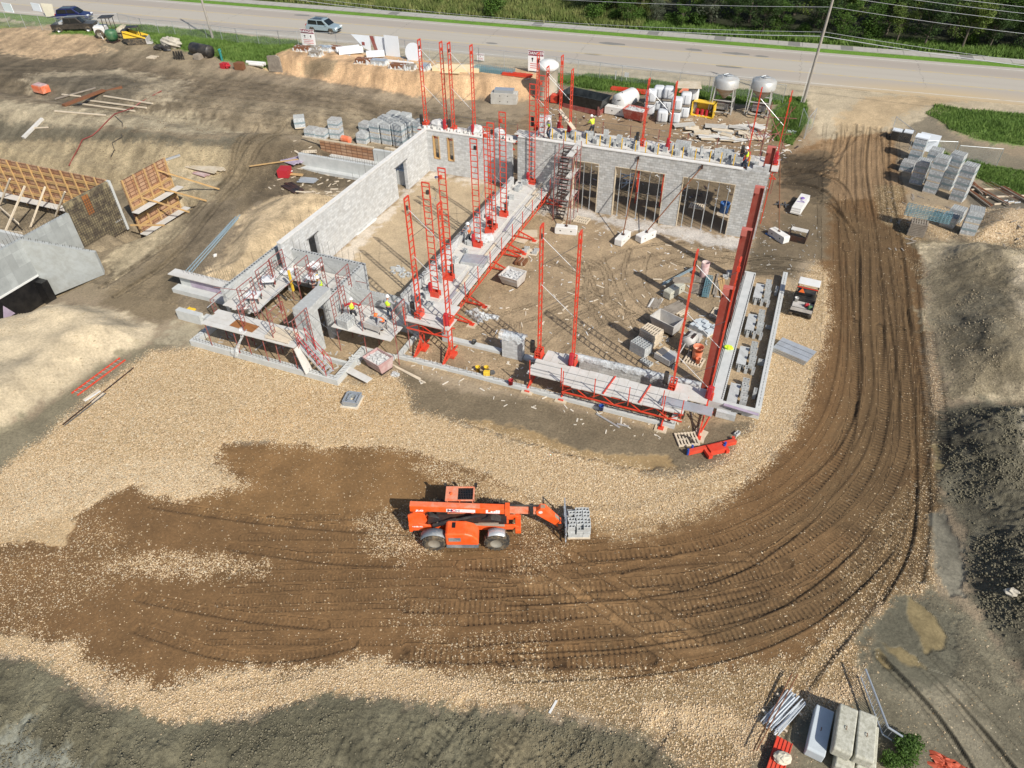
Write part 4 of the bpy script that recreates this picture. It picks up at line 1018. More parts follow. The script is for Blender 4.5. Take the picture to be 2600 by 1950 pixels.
# block pier wrapped in film
m = MB(); m.bx(-14.1, 32.95, -.1, -12.75, 33.45, 1.75); p = m.build('wrapped_pier', 'cmulight', bld)
m = MB()
for i in range(7): m.tube((-13.9 + i * .17, 33.1 + .15 * (i % 2), 1.6), (-13.9 + i * .17 + .04, 33.12 + .15 * (i % 2), 2.55 + .1 * (i % 3)), .011, 4)
m.build('reinforcement', 'rebar', p)['kind'] = 'stuff'
def drape(m, x0, x1, y, z, h, seed, both=True, wx=.32):
 rg_ = random.Random(seed)
 n = max(3, int((x1 - x0) / .18))
 hs = [h * rg_.uniform(.5, 1.15) for _ in range(n + 1)]; ws = [rg_.uniform(-.05, .06) for _ in range(n + 1)]
 prof = lambda i: [(-wx / 2 - .06 - ws[i], -hs[i]), (-wx / 2 - .02, -.08), (-wx / 2, .03), (0, .06 + ws[i]), (wx / 2, .03), (wx / 2 + .02, -.08), (wx / 2 + .07 + ws[i], -hs[n - i] * (1 if both else .3))]
 def f(u, v):
  i = min(n, int(round(u * n))); p_ = prof(i)[min(6, int(round(v * 6)))]
  return (x0 + (x1 - x0) * u, y + p_[0], z + p_[1])
 m.grid(f, n, 6)
m = MB(); drape(m, -14.3, -12.55, 33.2, 1.77, .38, 3, wx=.55); m.build('plastic_sheet', 'film', p, True)
# front block wall under plastic
m = MB(); m.bx(-9.0, 33.15, -.1, -1.6, 33.4, 1.25); p = m.build('front_block_wall', 'cmu', bld)
m = MB(); drape(m, -9.4, -1.6, 33.27, 1.27, .3, 9); m.build('plastic_sheet', 'film', p, True)
m = MB()
for i in range(18): m.bx(-6.9 + i * .22, 33.2, 1.251, -6.8 + i * .22, 33.33, 1.262)
m.build('core_shade', 'dark', p)['kind'] = 'stuff'  # core shade painted as thin near-black plates, the wall below is solid
# stem walls and footings
m = MB()
m.bx(-20.4, 30.3, -.3, -2.4, 30.62, .22); m.bx(-2.72, 30.62, -.3, -2.4, 33.1, .22)
m.bx(-20.4, 30.62, -.3, -20.1, 33.0, .22)
m.bx(-17.9, 33.1, -.2, -14.3, 33.5, .18); m.bx(-12.7, 33.1, -.2, -9.0, 33.5, .2)
w = m.build('front_stem_wall', 'newconcrete', bld)
m = MB()
for i in range(60):
 x = -20.2 + i * .3; yy = 30.42 + .08 * (i % 2)
 m.tube((x, yy, .15), (x + rr.uniform(-.08, .08), yy + rr.uniform(-.1, .1), .5 + rr.uniform(-.1, .2)), .009, 4)
 m.tube((x, yy, .235), (x + .3, yy + .06, .235), .009, 4)
m.build('reinforcement', 'rebar', w)['kind'] = 'stuff'
m = MB()
m.bx(-33.7, 26.6, -.3, -22.4, 27.0, .42); m.bx(-33.7, 27.0, -.3, -33.3, 29.6, .42); m.bx(-22.8, 27.0, -.3, -22.4, 30.2, .42); m.bx(-25.2, 28.4, -.1, -22.8, 28.6, .3); m.bx(-22.4, 30.0, -.3, -20.4, 30.3, .3)
w = m.build('corner_footing', 'newconcrete', bld)
m = MB()
for i in range(44): 
 x = -33.5 + i * .25; m.tube((x, 26.7, .43), (x + .18, 26.92, .43), .012, 4); m.tube((x, 26.8, .4), (x + rr.uniform(-.05, .05), 26.8, .62 + rr.uniform(0, .1)), .009, 4)
for i in range(10): m.tube((-33.6, 27.1 + i * .26, .43), (-33.4, 27.25 + i * .26, .43), .012, 4); m.tube((-22.7, 27.1 + i * .3, .43), (-22.5, 27.3 + i * .3, .43), .012, 4)
m.build('reinforcement', 'rebar', w)['kind'] = 'stuff'
# right side stem walls
m = MB(); m.bx(1.65, 33.2, -.3, 1.97, 49.0, .55); m.bx(-1.55, 32.9, -.3, 1.97, 33.2, .50); m.bx(-.2, 31.0 + 1.9, -.2, 1.0, 32.9 + .001, .1)
w = m.build('side_stem_wall', 'newconcrete', bld)
m = MB(); m.bx(-1.05, 33.2, -.3, -.2, 48.2, .5); w2 = m.build('side_inner_strip', 'newconcrete', bld)
m = MB()
for i in range(74): m.tube((-.26, 33.3 + i * .2, .49), (-.26, 33.3 + i * .2, .56), .012, 4)
for k in (-.30, -.98, -.9): m.tube((k, 33.3, .52), (k + .02, 48.0, .52), .012, 4)
for i in range(30): m.tube((-1.0, 33.5 + i * .5, .5), (-1.0 + rr.uniform(-.05, .05), 33.5 + i * .5 + rr.uniform(-.4, .4), .9 + rr.uniform(0, .7)), .010, 4)
for i in range(50): m.tube((1.81, 33.4 + i * .31, .55), (1.81, 33.6 + i * .31, .57), .010, 4)
m.build('reinforcement', 'rebar', w2)['kind'] = 'stuff'
# earlier footing corner on the left with ice-blue lintel form
m = MB(); m.bx(-39.3, 31.2, -.3, -33.2, 31.9, .35); m.bx(-39.0, 31.9, -.3, -33.3, 32.25, 1.25); w = m.build('wing_footing', 'newconcrete', bld)
MB().bx(-39.6, 31.55, 1.25, -34.0, 32.35, 1.31).build('top_board', 'plank', w)
MB().bx(-38.0, 31.86, .4, -33.6, 31.895, 1.22).build('insulation_sheet', 'purplewrap', w)
m = MB()
for i in range(22): m.tube((-38.6 + i * .22, 32.1 + .08 * (i % 2), 1.2), (-38.65 + i * .22 + rr.uniform(-.1, .1), 32.15, 2.4 + rr.uniform(-.2, .2)), .011, 4)
m.build('reinforcement', 'rebar', w)['kind'] = 'stuff'
MB().bx(-34.6, 28.9, -.3, -33.4, 29.4, .5).bx(-36.6, 28.7, -.3, -34.6, 29.1, .75).build('wing_footing', 'newconcrete', bld)
# steel columns with cap plates
c0 = None
for i, (y, lb) in enumerate(((34.45, 'standing nearest the camera behind the front platform'), (41.4, 'second from the front along the right side'), (47.6, 'third from the front along the right side'), (54.75, 'farthest one at the corner of the rear wall'))):
 lb = 'red oxide painted steel column with bracket near its top, ' + lb
 if c0 is None:
  t = thing('steel_column', lb, 'column', (-1.3, y, 0), 0, 'steel columns along the right side')
  m = MB(); m.bx(-.31, -.15, .02, -.28, .15, 7.3); m.bx(.28, -.15, .02, .31, .15, 7.3); m.bx(-.28, -.012, .02, .28, .012, 7.3); m.build('shaft', 'brick', t)
  MB().bx(-.31, -.16, 7.3, .31, .16, 7.34).build('cap_plate', 'brickcap', t)
  m = MB(); m.bx(-.30, -.22, 6.9, .05, -.16, 7.30); m.build('bracket', 'brickcap', t)
  MB().bx(-.28, -.28, 0, .28, .28, .02).build('base_plate', 'brick', t)
  c0 = t
 else: dup(c0, (-1.3, y, 0), 0, lb)
# concrete bin blocks that anchor the long wall braces
def bin_block(loc, rz, label, mat='whiteconc', L=1.8, W=.62, H=.62, grp='concrete anchor blocks', rough=False):
 t = thing('concrete_block', label, 'concrete block', loc, rz, grp)
 m = MB(); a, b, c = L / 2, W / 2, H; ch = .07
 m.prism_y([(-a + ch, 0), (a - ch, 0), (a, ch), (a, c - ch), (a - ch, c), (-a + ch, c), (-a, c - ch), (-a, ch)], -b, b)
 o = m.build('body', mat, t); bevel(o, .03 if not rough else .05, 2)
 if rough:
  d = o.modifiers.new('disp', 'SUBSURF'); d.subdivision_type = 'SIMPLE'; d.levels = d.render_levels = 3
 m = MB(); m.path([(-.07, 0, c), (-.05, .0, c + .07), (.05, 0, c + .07), (.07, 0, c)], .012, 6); m.build('lifting_loop', 'rust', t)
 m = MB(); m.bx(-.5, -b - .003, c * .45, -.38, -b - .001, c * .6); m.bx(.38, -b - .003, c * .45, .5, -b - .001, c * .6); m.build('lifting_slot', 'dark', t)
 return t
for (x, y, rz, tx, tz, lb) in ((-10.75, 50.1, R(80), -11.0, 5.3, 'pale concrete block end-on before the middle opening, brace pinned on top'), (-9.1, 51.1, R(60), -6.0, 5.35, 'pale concrete block turned askew before the pillar between garage openings, brace pinned on top'), (-15.4, 49.8, R(10), -16.2, 5.0, 'long pale concrete block lying lengthwise beside the scaffold stair tower')):
 bin_block(on(x, y), rz, lb)
 t = thing('wall_brace', 'rusty pipe brace from rear wall down to the %s' % ('end-on block' if rz > 1.3 else 'askew block' if rz > .9 else 'lengthwise block by the stair tower'), 'brace', (x, y, .6), 0, 'pipe braces propping the rear wall')
 MB().tube((0, 0, .05), (tx - x, 54.0 - y, tz - .6), .045, 8).build('pipe', 'rust', t)
 MB().bx(-.12, -.12, 0, .12, .12, .03).box((0, 0, .06), (.08, .2, .1)).build('foot_shoe', 'darkmetal', t)
 MB().box((tx - x, 53.95 - y, tz - .6), (.15, .1, .3)).build('head_shoe', 'darkmetal', t)
bin_block(on(.75, 54.9), R(-42), 'pale concrete block outside the rear right corner with a brace pinned on top')
t = thing('wall_brace', 'thin dark brace from the mast at the rear right corner down to the block outside', 'brace', (.7, 55.0, .6)); MB().tube((0, 0, 0), (-1.3, 2.3, 5.0), .035, 8).build('pipe', 'rust', t); MB().bx(-.1, -.1, 0, .1, .1, .04).build('foot_shoe', 'darkmetal', t)
# ================================================================ mast climbers, decks, scaffolds, crew
rm = lambda x, y: (450 + x * .27125, 600 + y * .27125)
md = lambda x, y: (900 + x / 4.148, 550 + y / 4.148)
a2 = lambda x, y: (650 + x / 4.148, 250 + y / 4.148)
a3 = lambda x, y: (1000 + x / 4.148, 250 + y / 4.148)
a4 = lambda x, y: (1400 + x / 3.16, 250 + y / 3.16)
cr = lambda x, y: (1300 + x / 4.022, 600 + y / 4.022)
rt_ = lambda x, y: (1500 + x / 3.017, 650 + y / 3.017)
tl = lambda x, y: (x / 3.403, y / 3.403)
tm = lambda x, y: (650 + x / 3.403, y / 3.403)
tr = lambda x, y: (1300 + x / 3.403, y / 3.403)
tf = lambda x, y: (1950 + x / 3.403, y / 3.403)
lf = lambda x, y: (x / 3.318, 350 + y / 3.318)
rg = lambda x, y: (2150 + x / 3.318, 300 + y / 3.318)
br = lambda x, y: (1900 + x / 4.424, 1680 + y / 4.424)
th = lambda x, y: (1000 + x / 4.096, 1180 + y / 4.096)
def mast_mesh(h, side):
 m = MB(); a = .25
 for y in (-a, a): m.bx(-.035, y - .025, 0, .035, y + .025, h)
 z = .35
 while z < h - .05: m.bx(-.02, -a + .03, z, .02, a - .03, z + .045); z += .42
 for k in range(1, int(h / 3) + 1):
  for y in (-a, a): m.bx(-.05, y - .04, 3 * k - .05, .05, y + .04, 3 * k + .05)
 m.bx(-.05, -a + .03, h - .06, .05, a - .03, h)
 return m
def climber(x, y, rz, half, ztop, zc, label, foot=None, z0=0.0, grp='red twin mast climbers', hflip=1, extra=0.0, tz=None):
 t = thing('mast_climber', label, 'mast climber', (x, y, z0), rz, grp)
 h = ztop - z0; zc -= z0
 for k, sx in enumerate((-half, half)):
  p = mast_mesh(h, sx).build('mast', 'red', t, loc=(sx, 0, 0))
  q_ = MB().box((0, 0, .12), (.16, .16, .24)).build('top_sheave', 'red' if k else 'black', p, loc=(0, -.1 + .2 * k, h - .75))
  c = MB(); c.bx(-.24, -.32, -.1, .24, .32, 0); c.bx(-.2, -.32, .0, -.15, .32, .42); c.bx(.15, -.32, 0, .2, .32, .42)
  for zz in (.2, .38): c.bx(-.18, -.32, zz, .18, -.27, zz + .06); c.bx(-.18, .27, zz, .18, .32, zz + .06)
  c.build('carriage', 'red', t, loc=(sx, 0, zc))
  b = bevel(MB().box((0, 0, .48), (.26, .24, .9)).build('motor_housing', 'black' if (k == 0) == (hflip > 0) else 'shirtred', t, loc=(sx + (.45 if (k == 0) == (hflip > 0) else .0) * hflip * -1, .35 * hflip * (0 if (k == 0) == (hflip > 0) else -1), zc + .05)), .06, 3)
 z = h - .75
 while z > zc + 2.2:
  MB().tube((-half + .05, 0, z), (half - .05, 0, z - 1.75), .017, 5).build('brace', 'alu', t)
  MB().tube((half - .05, .05, z - .05), (-half + .05, .05, z - 1.75), .014, 5).build('brace', 'steel', t)
  z -= 3.0
 if foot:
  for sx in (-half, half):
   m = MB(); L = foot
   m.bar((sx, 0, 1.15 if abs(L) > 1.5 else 1.1), (sx, -L, .22), .07, .1); m.bar((sx, 0, .22), (sx, -L, .16), .07, .08)
   for i in range(7):
    u = (i + .5) / 7; m.bar((sx, -L * u, .2), (sx, -L * u, 1.15 - .93 * u), .04)
   m.bar((sx, 0, .2), (sx, .9, .2), .08); m.bx(sx - .15, -L - .15, .05, sx + .15, -L + .15, .12); m.box((sx, 0, .15), (.6, .6, .2))
   m.build('outrigger', 'red', t)
   MB().bx(sx - .35, -L - .3, .0, sx + .35, -L + .3, .06).build('sole_board', 'ply', t)
 return t
CL = [(-30.5, 57.2, 0, 1.03, 11.4, 4.0, 'behind the hall rear wall, far left pair'), (-27.7, 57.2, 0, 1.03, 11.4, 3.9, 'behind the hall rear wall, second pair from the left'),
      (-20.2, 58.7, 0, 1.05, 10.9, 4.6, 'behind the wall gap near the white tank'), (-18.8, 57.2, 0, 1.05, 10.4, 5.1, 'at the left end of the rear block deck'),
      (-10.4, 57.2, 0, 1.08, 10.35, 5.1, 'in the middle of the rear block deck'), (-1.95, 57.2, 0, 1.08, 10.6, 5.2, 'at the right end of the rear block deck')]
for x, y, rz, hf, zt, zc, lb in CL: climber(x, y, rz, hf, zt, zc, 'twin red ladder masts ' + lb, foot=1.2 if 0 else None)
for y, zt, lb in ((36.45, 9.9, 'nearest pair on the middle deck'), (43.5, 9.95, 'second pair along the middle deck'), (46.4, 10.0, 'third pair along the middle deck beside the green vested worker'), (54.9, 10.05, 'farthest pair on the middle deck beside the stair tower')):
 climber(-19.9, y, R(90), 1.1, zt, 1.75, 'twin red ladder masts, ' + lb, foot=2.6, hflip=-1)
climber(-18.17, 31.8, 0, 1.02, 10.7, 2.6, 'twin red ladder masts carrying the small deck at the lobby', foot=1.25)
climber(-10.28, 32.35, 0, 1.08, 10.2, 1.35, 'twin red ladder masts at the left end of the front deck', foot=2.0, hflip=1)
climber(-2.05, 32.35, 0, 1.06, 10.3, 1.35, 'twin red ladder masts at the right end of the front deck by the nearest column', foot=2.3, hflip=1)
def deck(name, label, loc, rz, L, W, bw, across=True, posts=None, truss=True, rails=(.55, 1.05), mat='plank', depth=.06, seed=1, gpost='red', sway=0.0):
 """local x along the length, y from 0 (outer edge) to W"""
 rg_ = random.Random(seed); t = thing(name, label, 'platform', loc, rz)
 m = MB(); 
 if across:
  x = 0.0
  while x < L - .05:
   w_ = min(bw, L - x); d0 = rg_.uniform(-.05, .05); m.bx(x, d0, rg_.uniform(-.012, .012), x + w_ - .012, W + d0, depth + rg_.uniform(0, .012)); x += w_
 else:
  n = max(1, int(round(W / bw)))
  for i in range(n):
   x = rg_.uniform(-.2, 0)
   while x < L:
    l_ = min(rg_.uniform(2.4, 4.0), L - x + .15); m.bx(x, i * W / n + .006, rg_.uniform(-.01, .01), x + l_ - .015, (i + 1) * W / n - .006, depth + rg_.uniform(-.01, .02)); x += l_
 m.build('deck_boards', mat, t)
 if truss:
  m = MB()
  for y in (.12, W - .12):
   m.bar((0, y, -.08), (L, y, -.08), .07); m.bar((0, y, -.62), (L, y, -.62), .07)
   n = max(2, int(L / .75))
   for i in range(n):
    a = L * i / n; b = L * (i + 1) / n; z0, z1 = (-.08, -.62) if i % 2 else (-.62, -.08)
    m.bar((a, y, z0), (b, y, z1), .045)
  m.build('truss', 'red', t)
 if posts:
  for x in posts: MB().bx(x - .025, -.06, -.3, x + .025, -.01, 1.1).build('guard_post', gpost, t)
  if rails:
   for z in rails:
    m = MB(); m.tube((posts[0], -.04, z), (posts[-1], -.04, z), .014, 5); m.build('guard_rail', 'steel', t)
 return t
# front deck
deck('mast_platform', 'wide pale board deck on red truss in front of the plastic covered wall', (-9.15, 30.05, 1.45), 0, 7.1, 1.75, .60, True, [.1, 2.0, 4.0, 6.0, 7.0], seed=2)
deck('mast_platform', 'left end of the front deck, narrower boards beside black motor housing', (-11.25, 30.3, 1.42), 0, 2.05, 1.5, .3, False, [0.05, 2.0], seed=3, truss=False)
deck('mast_platform', 'pale inner plank strip between the left front masts', (-11.0, 32.0, 1.30), 0, 1.6, 1.0, .5, True, seed=4, truss=False)
deck('mast_platform', 'layered aluminium planks at the right end of the front deck', (-3.4, 30.35, 1.55), 0, 2.7, .75, .25, False, [0.1], seed=5, truss=False, mat='alu')
deck('mast_platform', 'pale inner plank strip between the right front masts', (-2.9, 31.5, 1.32), 0, 1.75, 1.3, 1.3, False, seed=6, truss=False)
m = MB(); m.tube((-6.6, 31.8, 1.55), (-7.0, 30.0, 1.55), .05, 6)
for i, x in enumerate((-6.4, -4.3)):
 o = MB().bar((0, 0, 0), (-.25, -1.75, 0), .07).build('deck_beam', 'red', loc=(x, 31.8, 1.56)); tag(o, 'red bar lying across the front deck boards, %s one' % ('left' if i == 0 else 'right'), 'bar', 'red bars across the front deck')
# middle deck
deck('mast_platform', 'long narrow inner deck of pale sheets along the partition wall', (-21.15, 33.8, 1.70), 0, 1.55, 22.3, .38, False, seed=7, truss=False)
o = deck('mast_platform', 'long outer plank deck with red guard posts beside the stair tower', (-18.15, 33.9, 1.62), R(90), 20.0, 1.35, .24, False, [.2 + 2.15 * i for i in range(10)], seed=8)
# lobby deck, rear decks
deck('mast_platform', 'small grey plank deck between the two lobby masts', (-19.9, 31.1, 2.55), 0, 2.9, 1.25, .25, False, [.05, 2.8], seed=9)
deck('mast_platform', 'dusty upper plank landing behind the lobby masts', (-19.7, 32.5, 2.45), 0, 2.4, 1.3, .6, True, seed=10, truss=False)
RD = deck('mast_platform', 'long rear deck crowded with grey blocks behind the garage wall', (-.5, 58.3, 5.0), R(180), 20.2, 2.45, .6, True, [.3 + 2.4 * i for i in range(9)], seed=11, gpost='dullred')
deck('mast_platform', 'rear deck behind the hall wall with wrapped stone pallets', (-22.6, 58.1, 3.85), R(180), 9.6, 1.5, .6, True, [.3 + 2.2 * i for i in range(5)], seed=12, gpost='dullred')
deck('mast_platform', 'short grey walkway bridging the gap beside the hall wall', (-19.9, 58.0, 4.5), R(180), 2.7, 1.1, .3, False, seed=13)
for i in range(17):
 x = -18.5 + i * .98 + (.15 if i % 3 == 1 else 0)
 o = MB().bx(-.035, -.035, 0, .035, .035, 1.5).build('guard_stake', 'yellowpost', loc=(x, 54.8, 4.85)); tag(o, ('yellow guard stake, %s along the rear deck counted from the left' % ['first', 'second', 'third', 'fourth', 'fifth', 'sixth', 'seventh', 'eighth', 'ninth', 'tenth', 'eleventh', 'twelfth', 'thirteenth', 'fourteenth', 'fifteenth', 'sixteenth', 'last'][i]), 'guard stake', 'yellow guard stakes along the rear deck')
# loose blocks
BLK = {}
def block_thing(loc, rz, label, grp, n=1, wid=1, mat='cmunew', cover=False, rows=1):
 """a small stack of hollow blocks standing together"""
 key = (n, wid, rows, mat)
 if key in BLK: return dup(BLK[key], loc, rz, label, grp)
 t = thing('block_stack' if n * wid * rows > 1 else 'concrete_block', label, 'block stack' if n * wid * rows > 1 else 'block', loc, rz, grp)
 for k in range(n):
  for j in range(wid):
   for r_ in range(rows):
    m = MB(); cmu_mb(m, ((r_ - (rows - 1) / 2) * .40, (j - (wid - 1) / 2) * .205, k * .2), 0)
    m.build('block', mat, t)
 BLK[key] = t; return t
rr = random.Random(12)
W_ = ['beside the yellow stakes', 'close to the truss edge', 'toward the rear rail']
RBX = [(-17.9, 55.8, 2, 2), (-17.3, 56.3, 3, 2), (-16.7, 55.9, 2, 1), (-15.9, 56.5, 3, 3), (-15.2, 56.0, 2, 2), (-14.6, 56.8, 4, 2), (-14.1, 55.9, 3, 1), (-13.4, 56.6, 3, 2), (-13.0, 55.8, 2, 2), (-12.5, 56.2, 2, 1), (-11.7, 55.9, 3, 1), (-9.4, 56.0, 2, 1), (-9.0, 56.6, 3, 1), (-8.5, 55.8, 2, 1), (-7.3, 55.9, 2, 2), (-6.6, 56.6, 3, 1), (-6.1, 55.9, 2, 1), (-5.4, 56.7, 3, 1), (-4.6, 55.9, 2, 1), (-3.9, 55.8, 3, 1), (-16.3, 57.1, 2, 2), (-12.0, 56.9, 3, 1)]
RBX += [(-18.6 + i * .43 + rr.uniform(-.1, .1), 55.75 + (i * 7 % 4) * .33, rr.choice((1, 2, 2)), rr.choice((1, 2))) for i in range(38) if not 8.9 < i * .43 < 9.6]
RBX.sort()
nb = 0
for x, y, n, wd in RBX:
 nb += 1
 block_thing((x, y + .45, 5.07), rr.uniform(-.3, .3) + (math.pi / 2 if nb % 3 == 0 else 0), 'grey hollow blocks %s high on the rear deck, number %d from its left end' % (['', 'one', 'two', 'three', 'four'][n], nb), 'hollow blocks stacked on the rear deck', n, wd)
block_thing((-8.2, 57.6, 5.07), 0, 'large open cube of hollow blocks beside the silver jug on the rear deck', 'hollow block cubes on the rear deck', 3, 3, rows=3)
block_thing((-4.7, 57.5, 5.07), .1, 'low square of hollow blocks at the right part of the rear deck', 'hollow block cubes on the rear deck', 2, 4, rows=3)
block_thing((-2.4, 55.9, 5.3), .1, 'single course of grey blocks beside the bricklayer at the rear corner', 'hollow blocks stacked on the rear deck', 1, 2, rows=2)
for k, (px, n, wd) in enumerate((((1215, 300), 2, 1), ((1090, 1190), 2, 2), ((1240, 1060), 2, 1), ((1330, 950), 2, 2), ((1365, 900), 2, 1), ((1400, 850), 3, 1), ((830, 1530), 2, 2))):
 c = a3(*px) if k else md(*px); p = G(*c, 1.8)
 block_thing((min(p[0], -20.1), p[1], 1.77), rr.uniform(-.3, .3), 'grey hollow blocks on the middle inner deck, %s' % ('right by the orange vested worker', 'beside the crimson housing', 'between third masts and wall', 'in a pair of columns halfway along', 'next to a dark bag halfway along', 'three high near the farthest masts', 'below the plastic wrapped mast')[k], 'hollow blocks on the middle deck', n, wd)
for k in range(16):
 block_thing((-20.75 + .2 * (k % 3), 34.3 + k * 1.37, 1.77), rr.uniform(-.4, .4), 'hollow blocks on the middle inner deck, number %d counted from the camera end' % (k + 1), 'hollow blocks on the middle deck', rr.choice((1, 2, 2, 3)), rr.choice((1, 2)))
for k in range(9):
 o = MB().bx(-1.3, -.11, 0, 1.3, .11, .04).build('loose_plank', rr.choice(('plank', 'palewood', 'alu')), loc=(-18.9 + rr.uniform(-.3, .3), 35.5 + k * 2.2, 1.70 + .01 * k), rz=R(90) + rr.uniform(-.12, .12)); tag(o, 'loose plank on the middle outer deck, number %d from the camera end' % (k + 1), 'plank', 'loose planks on the middle deck')
for k, c in enumerate((md(1265, 480),)):
 p = G(*c, 1.7); t = thing('board_stack', 'stack of grey scaffold boards under a black strap on the middle deck', 'board stack', (p[0], p[1], 1.70), R(8))
 m = MB()
 for i in range(6): m.bx(-.9 + .03 * (i % 2), -.6, .05 * i, .9, .6, .05 * i + .04)
 m.build('boards', 'alu', t)
for k, c in enumerate((md(760, 850), md(800, 930), md(700, 840))):
 p = G(*c, 2.55); block_thing((p[0], p[1], 2.52), rr.uniform(0, 3), 'grey hollow blocks on the landing behind the lobby masts, %s' % ('middle group', 'group nearest the camera', 'group at the wall end')[k], 'hollow blocks by the lobby masts', 2 if k == 0 else 1, 2)
# frame scaffold of the corner room
def frame(x, y, z0, h, label, L=1.5, rz=math.pi / 2, grp='dull red scaffold frames'):
 t = thing('tube_scaffold', label, 'scaffold frame', (x, y, z0), rz, grp)
 m = MB(); a = L / 2
 for sx in (-a, a):
  m.tube((sx, 0, 0), (sx, 0, h), .030, 6); i = .0
  sx2 = sx - math.copysign(.28, sx); m.tube((sx2, 0, h - 1.5), (sx2, 0, h - .08), .022, 5); m.bx(min(sx, sx2), -.015, h - 1.5, max(sx, sx2), .015, h - 1.46)
  for k in range(4): m.bx(min(sx, sx2), -.012, h - 1.3 + k * .33, max(sx, sx2), .012, h - 1.27 + k * .33)
 m.tube((-a, 0, h), (a, 0, h), .030, 6); m.tube((-a, 0, h - .6), (a, 0, h - .6), .016, 5) if h > 3 else None
 m.build('frame', 'dullred', t)
 for d in (-1, 1): MB().tube((-a if d < 0 else a, 0, h - .35), (-a if d < 0 else a, -2.0 if rz else -2, h - 1.7), .013, 5).build('cross_brace', 'steel', t)
 return t
FR = [((850, 210), (980, 130)), ((1095, 270), (1210, 185)), ((1235, 290), (1345, 205)), ((1485, 350), (1590, 270)), ((740, 310), (850, 240)), ((560, 470), (690, 400)), ((560, 660), (700, 530)), ((845, 735), (975, 600)), ((1075, 780), (1205, 680)), ((1435, 575), (1550, 460)), ((310, 590), (440, 490)), ((1700, 640), (1810, 530)), ((2010, 700), (2120, 590))]
FL = ['in the back left corner of the room', 'at the back wall left of the white tubs', 'at the back wall right of the white tubs', 'in the back right corner of the room', 'beside the left room wall toward the back', 'beside the left room wall at its middle', 'at the left room wall toward the front', 'in the front middle above the floor opening', 'at the right front above the stair', 'between the pier and the room wall', 'with orange braces outside the left room wall', 'left of the block cube on the lobby deck', 'right of the mortar tub on the lobby deck']
for (p, q_), lb in zip(FR, FL):
 c = rm((p[0] + q_[0]) / 2, (p[1] + q_[1]) / 2); g_ = G(*c, 4.1 if 'outside' not in lb else 2.0)
 z0 = TZ(*g_)
 frame(g_[0], g_[1], z0, (4.1 if 'outside' not in lb else 2.0) - z0, 'dull red tube scaffold frame ' + lb)
def flat_deck(name, label, x0, y0, x1, y1, z, seed, bw=.25, along='x', mat='plank', cat='platform'):
 rg_ = random.Random(seed); t = thing(name, label, cat, (x0, y0, z)); m = MB()
 L, W = (x1 - x0, y1 - y0) if along == 'x' else (y1 - y0, x1 - x0); n = max(1, int(round(W / bw)))
 for i in range(n):
  a, b, c, d = rg_.uniform(-.12, .12), i * W / n + .008, L + rg_.uniform(-.12, .12), (i + 1) * W / n - .008
  zz = rg_.uniform(-.008, .02)
  if along == 'x': m.bx(a, b, zz, c, d, zz + .045)
  else: m.bx(b, a, zz, d, c, zz + .045)
 m.build('deck_boards', mat, t)
 m = MB(); 
 for k in range(3):
  u = .1 + .4 * k
  if along == 'x': m.tube((L * u, 0, -.05), (L * u, W, -.05), .03, 6)
  else: m.tube((0, L * u, -.05), (W, L * u, -.05), .03, 6)
 m.build('bearer', 'dullred', t)
 return t
flat_deck('scaffold_deck', 'front scaffold deck with brown plywood sheet and pallet at the corner room', -32.0, 26.55, -25.1, 28.25, 2.2, 21, .42)
flat_deck('scaffold_deck', 'left scaffold deck of pale planks inside the corner room', -32.2, 28.7, -29.6, 33.4, 2.15, 22, .3, 'y')
flat_deck('scaffold_deck', 'back scaffold deck under the white tubs in the corner room', -32.1, 33.5, -25.8, 35.2, 1.75, 23, .4)
flat_deck('scaffold_deck', 'right scaffold deck against the pier in the corner room', -26.95, 30.95, -25.65, 33.0, 2.15, 24, .4, 'y')
flat_deck('scaffold_deck', 'lobby scaffold deck carrying the block cube and mortar tub', -24.2, 29.35, -20.1, 30.95, 2.1, 25, .5)
flat_deck('scaffold_deck', 'inner lobby scaffold deck where two masons work', -25.1, 31.4, -20.6, 33.1, 1.35, 26, .4)
o = MB().bx(-.9, -.35, 0, .9, .35, .02).build('plywood_sheet', 'rustwood', loc=(-29.25, 27.3, 2.28), rz=R(-3)); tag(o, 'rusty brown plywood sheet lying on the front scaffold deck', 'plywood sheet')
o = flat_deck('timber_pallet', 'pale slatted pallet on the front scaffold deck by the stair', -27.3, 26.7, -25.6, 27.9, 2.29, 27, .14, 'x', 'palewood', 'pallet')
pl = thing('deck_props', 'red tube props under the front scaffold deck of the corner room', 'props', (-31.9, 26.7, 0))
for i in range(8): MB().tube(((i % 4) * 2.2, (i // 4) * 1.4, -.1), ((i % 4) * 2.2, (i // 4) * 1.4, 2.15), .03, 6).build('prop', 'dullred', pl)
# stair with rail and chute board
p0 = G(*rm(1180, 1000), 2.2); p1 = G(*rm(1430, 1290), .42)
t = thing('scaffold_stair', 'short aluminium stair with crimson rails dropping from the front scaffold deck', 'stair', (p0[0], p0[1], 0))
dx, dy = p1[0] - p0[0], p1[1] - p0[1]; L = math.hypot(dx, dy); ux, uy = dx / L, dy / L; nx, ny = -uy, ux
for s in (-.32, .32):
 MB().bar((nx * s, ny * s, 2.15), (dx + nx * s, dy + ny * s, .42), .05, .16).build('stringer', 'alu', t)
 m = MB()
 for z in (.55, 1.0): m.tube((nx * s, ny * s, 2.15 + z), (dx + nx * s, dy + ny * s, .42 + z), .022, 6)
 for u in (0, .33, .66, 1): m.tube((dx * u + nx * s, dy * u + ny * s, 2.15 - 1.73 * u), (dx * u + nx * s, dy * u + ny * s, 3.15 - 1.73 * u), .022, 6)
 m.build('handrail', 'shirtred', t)
m = MB()
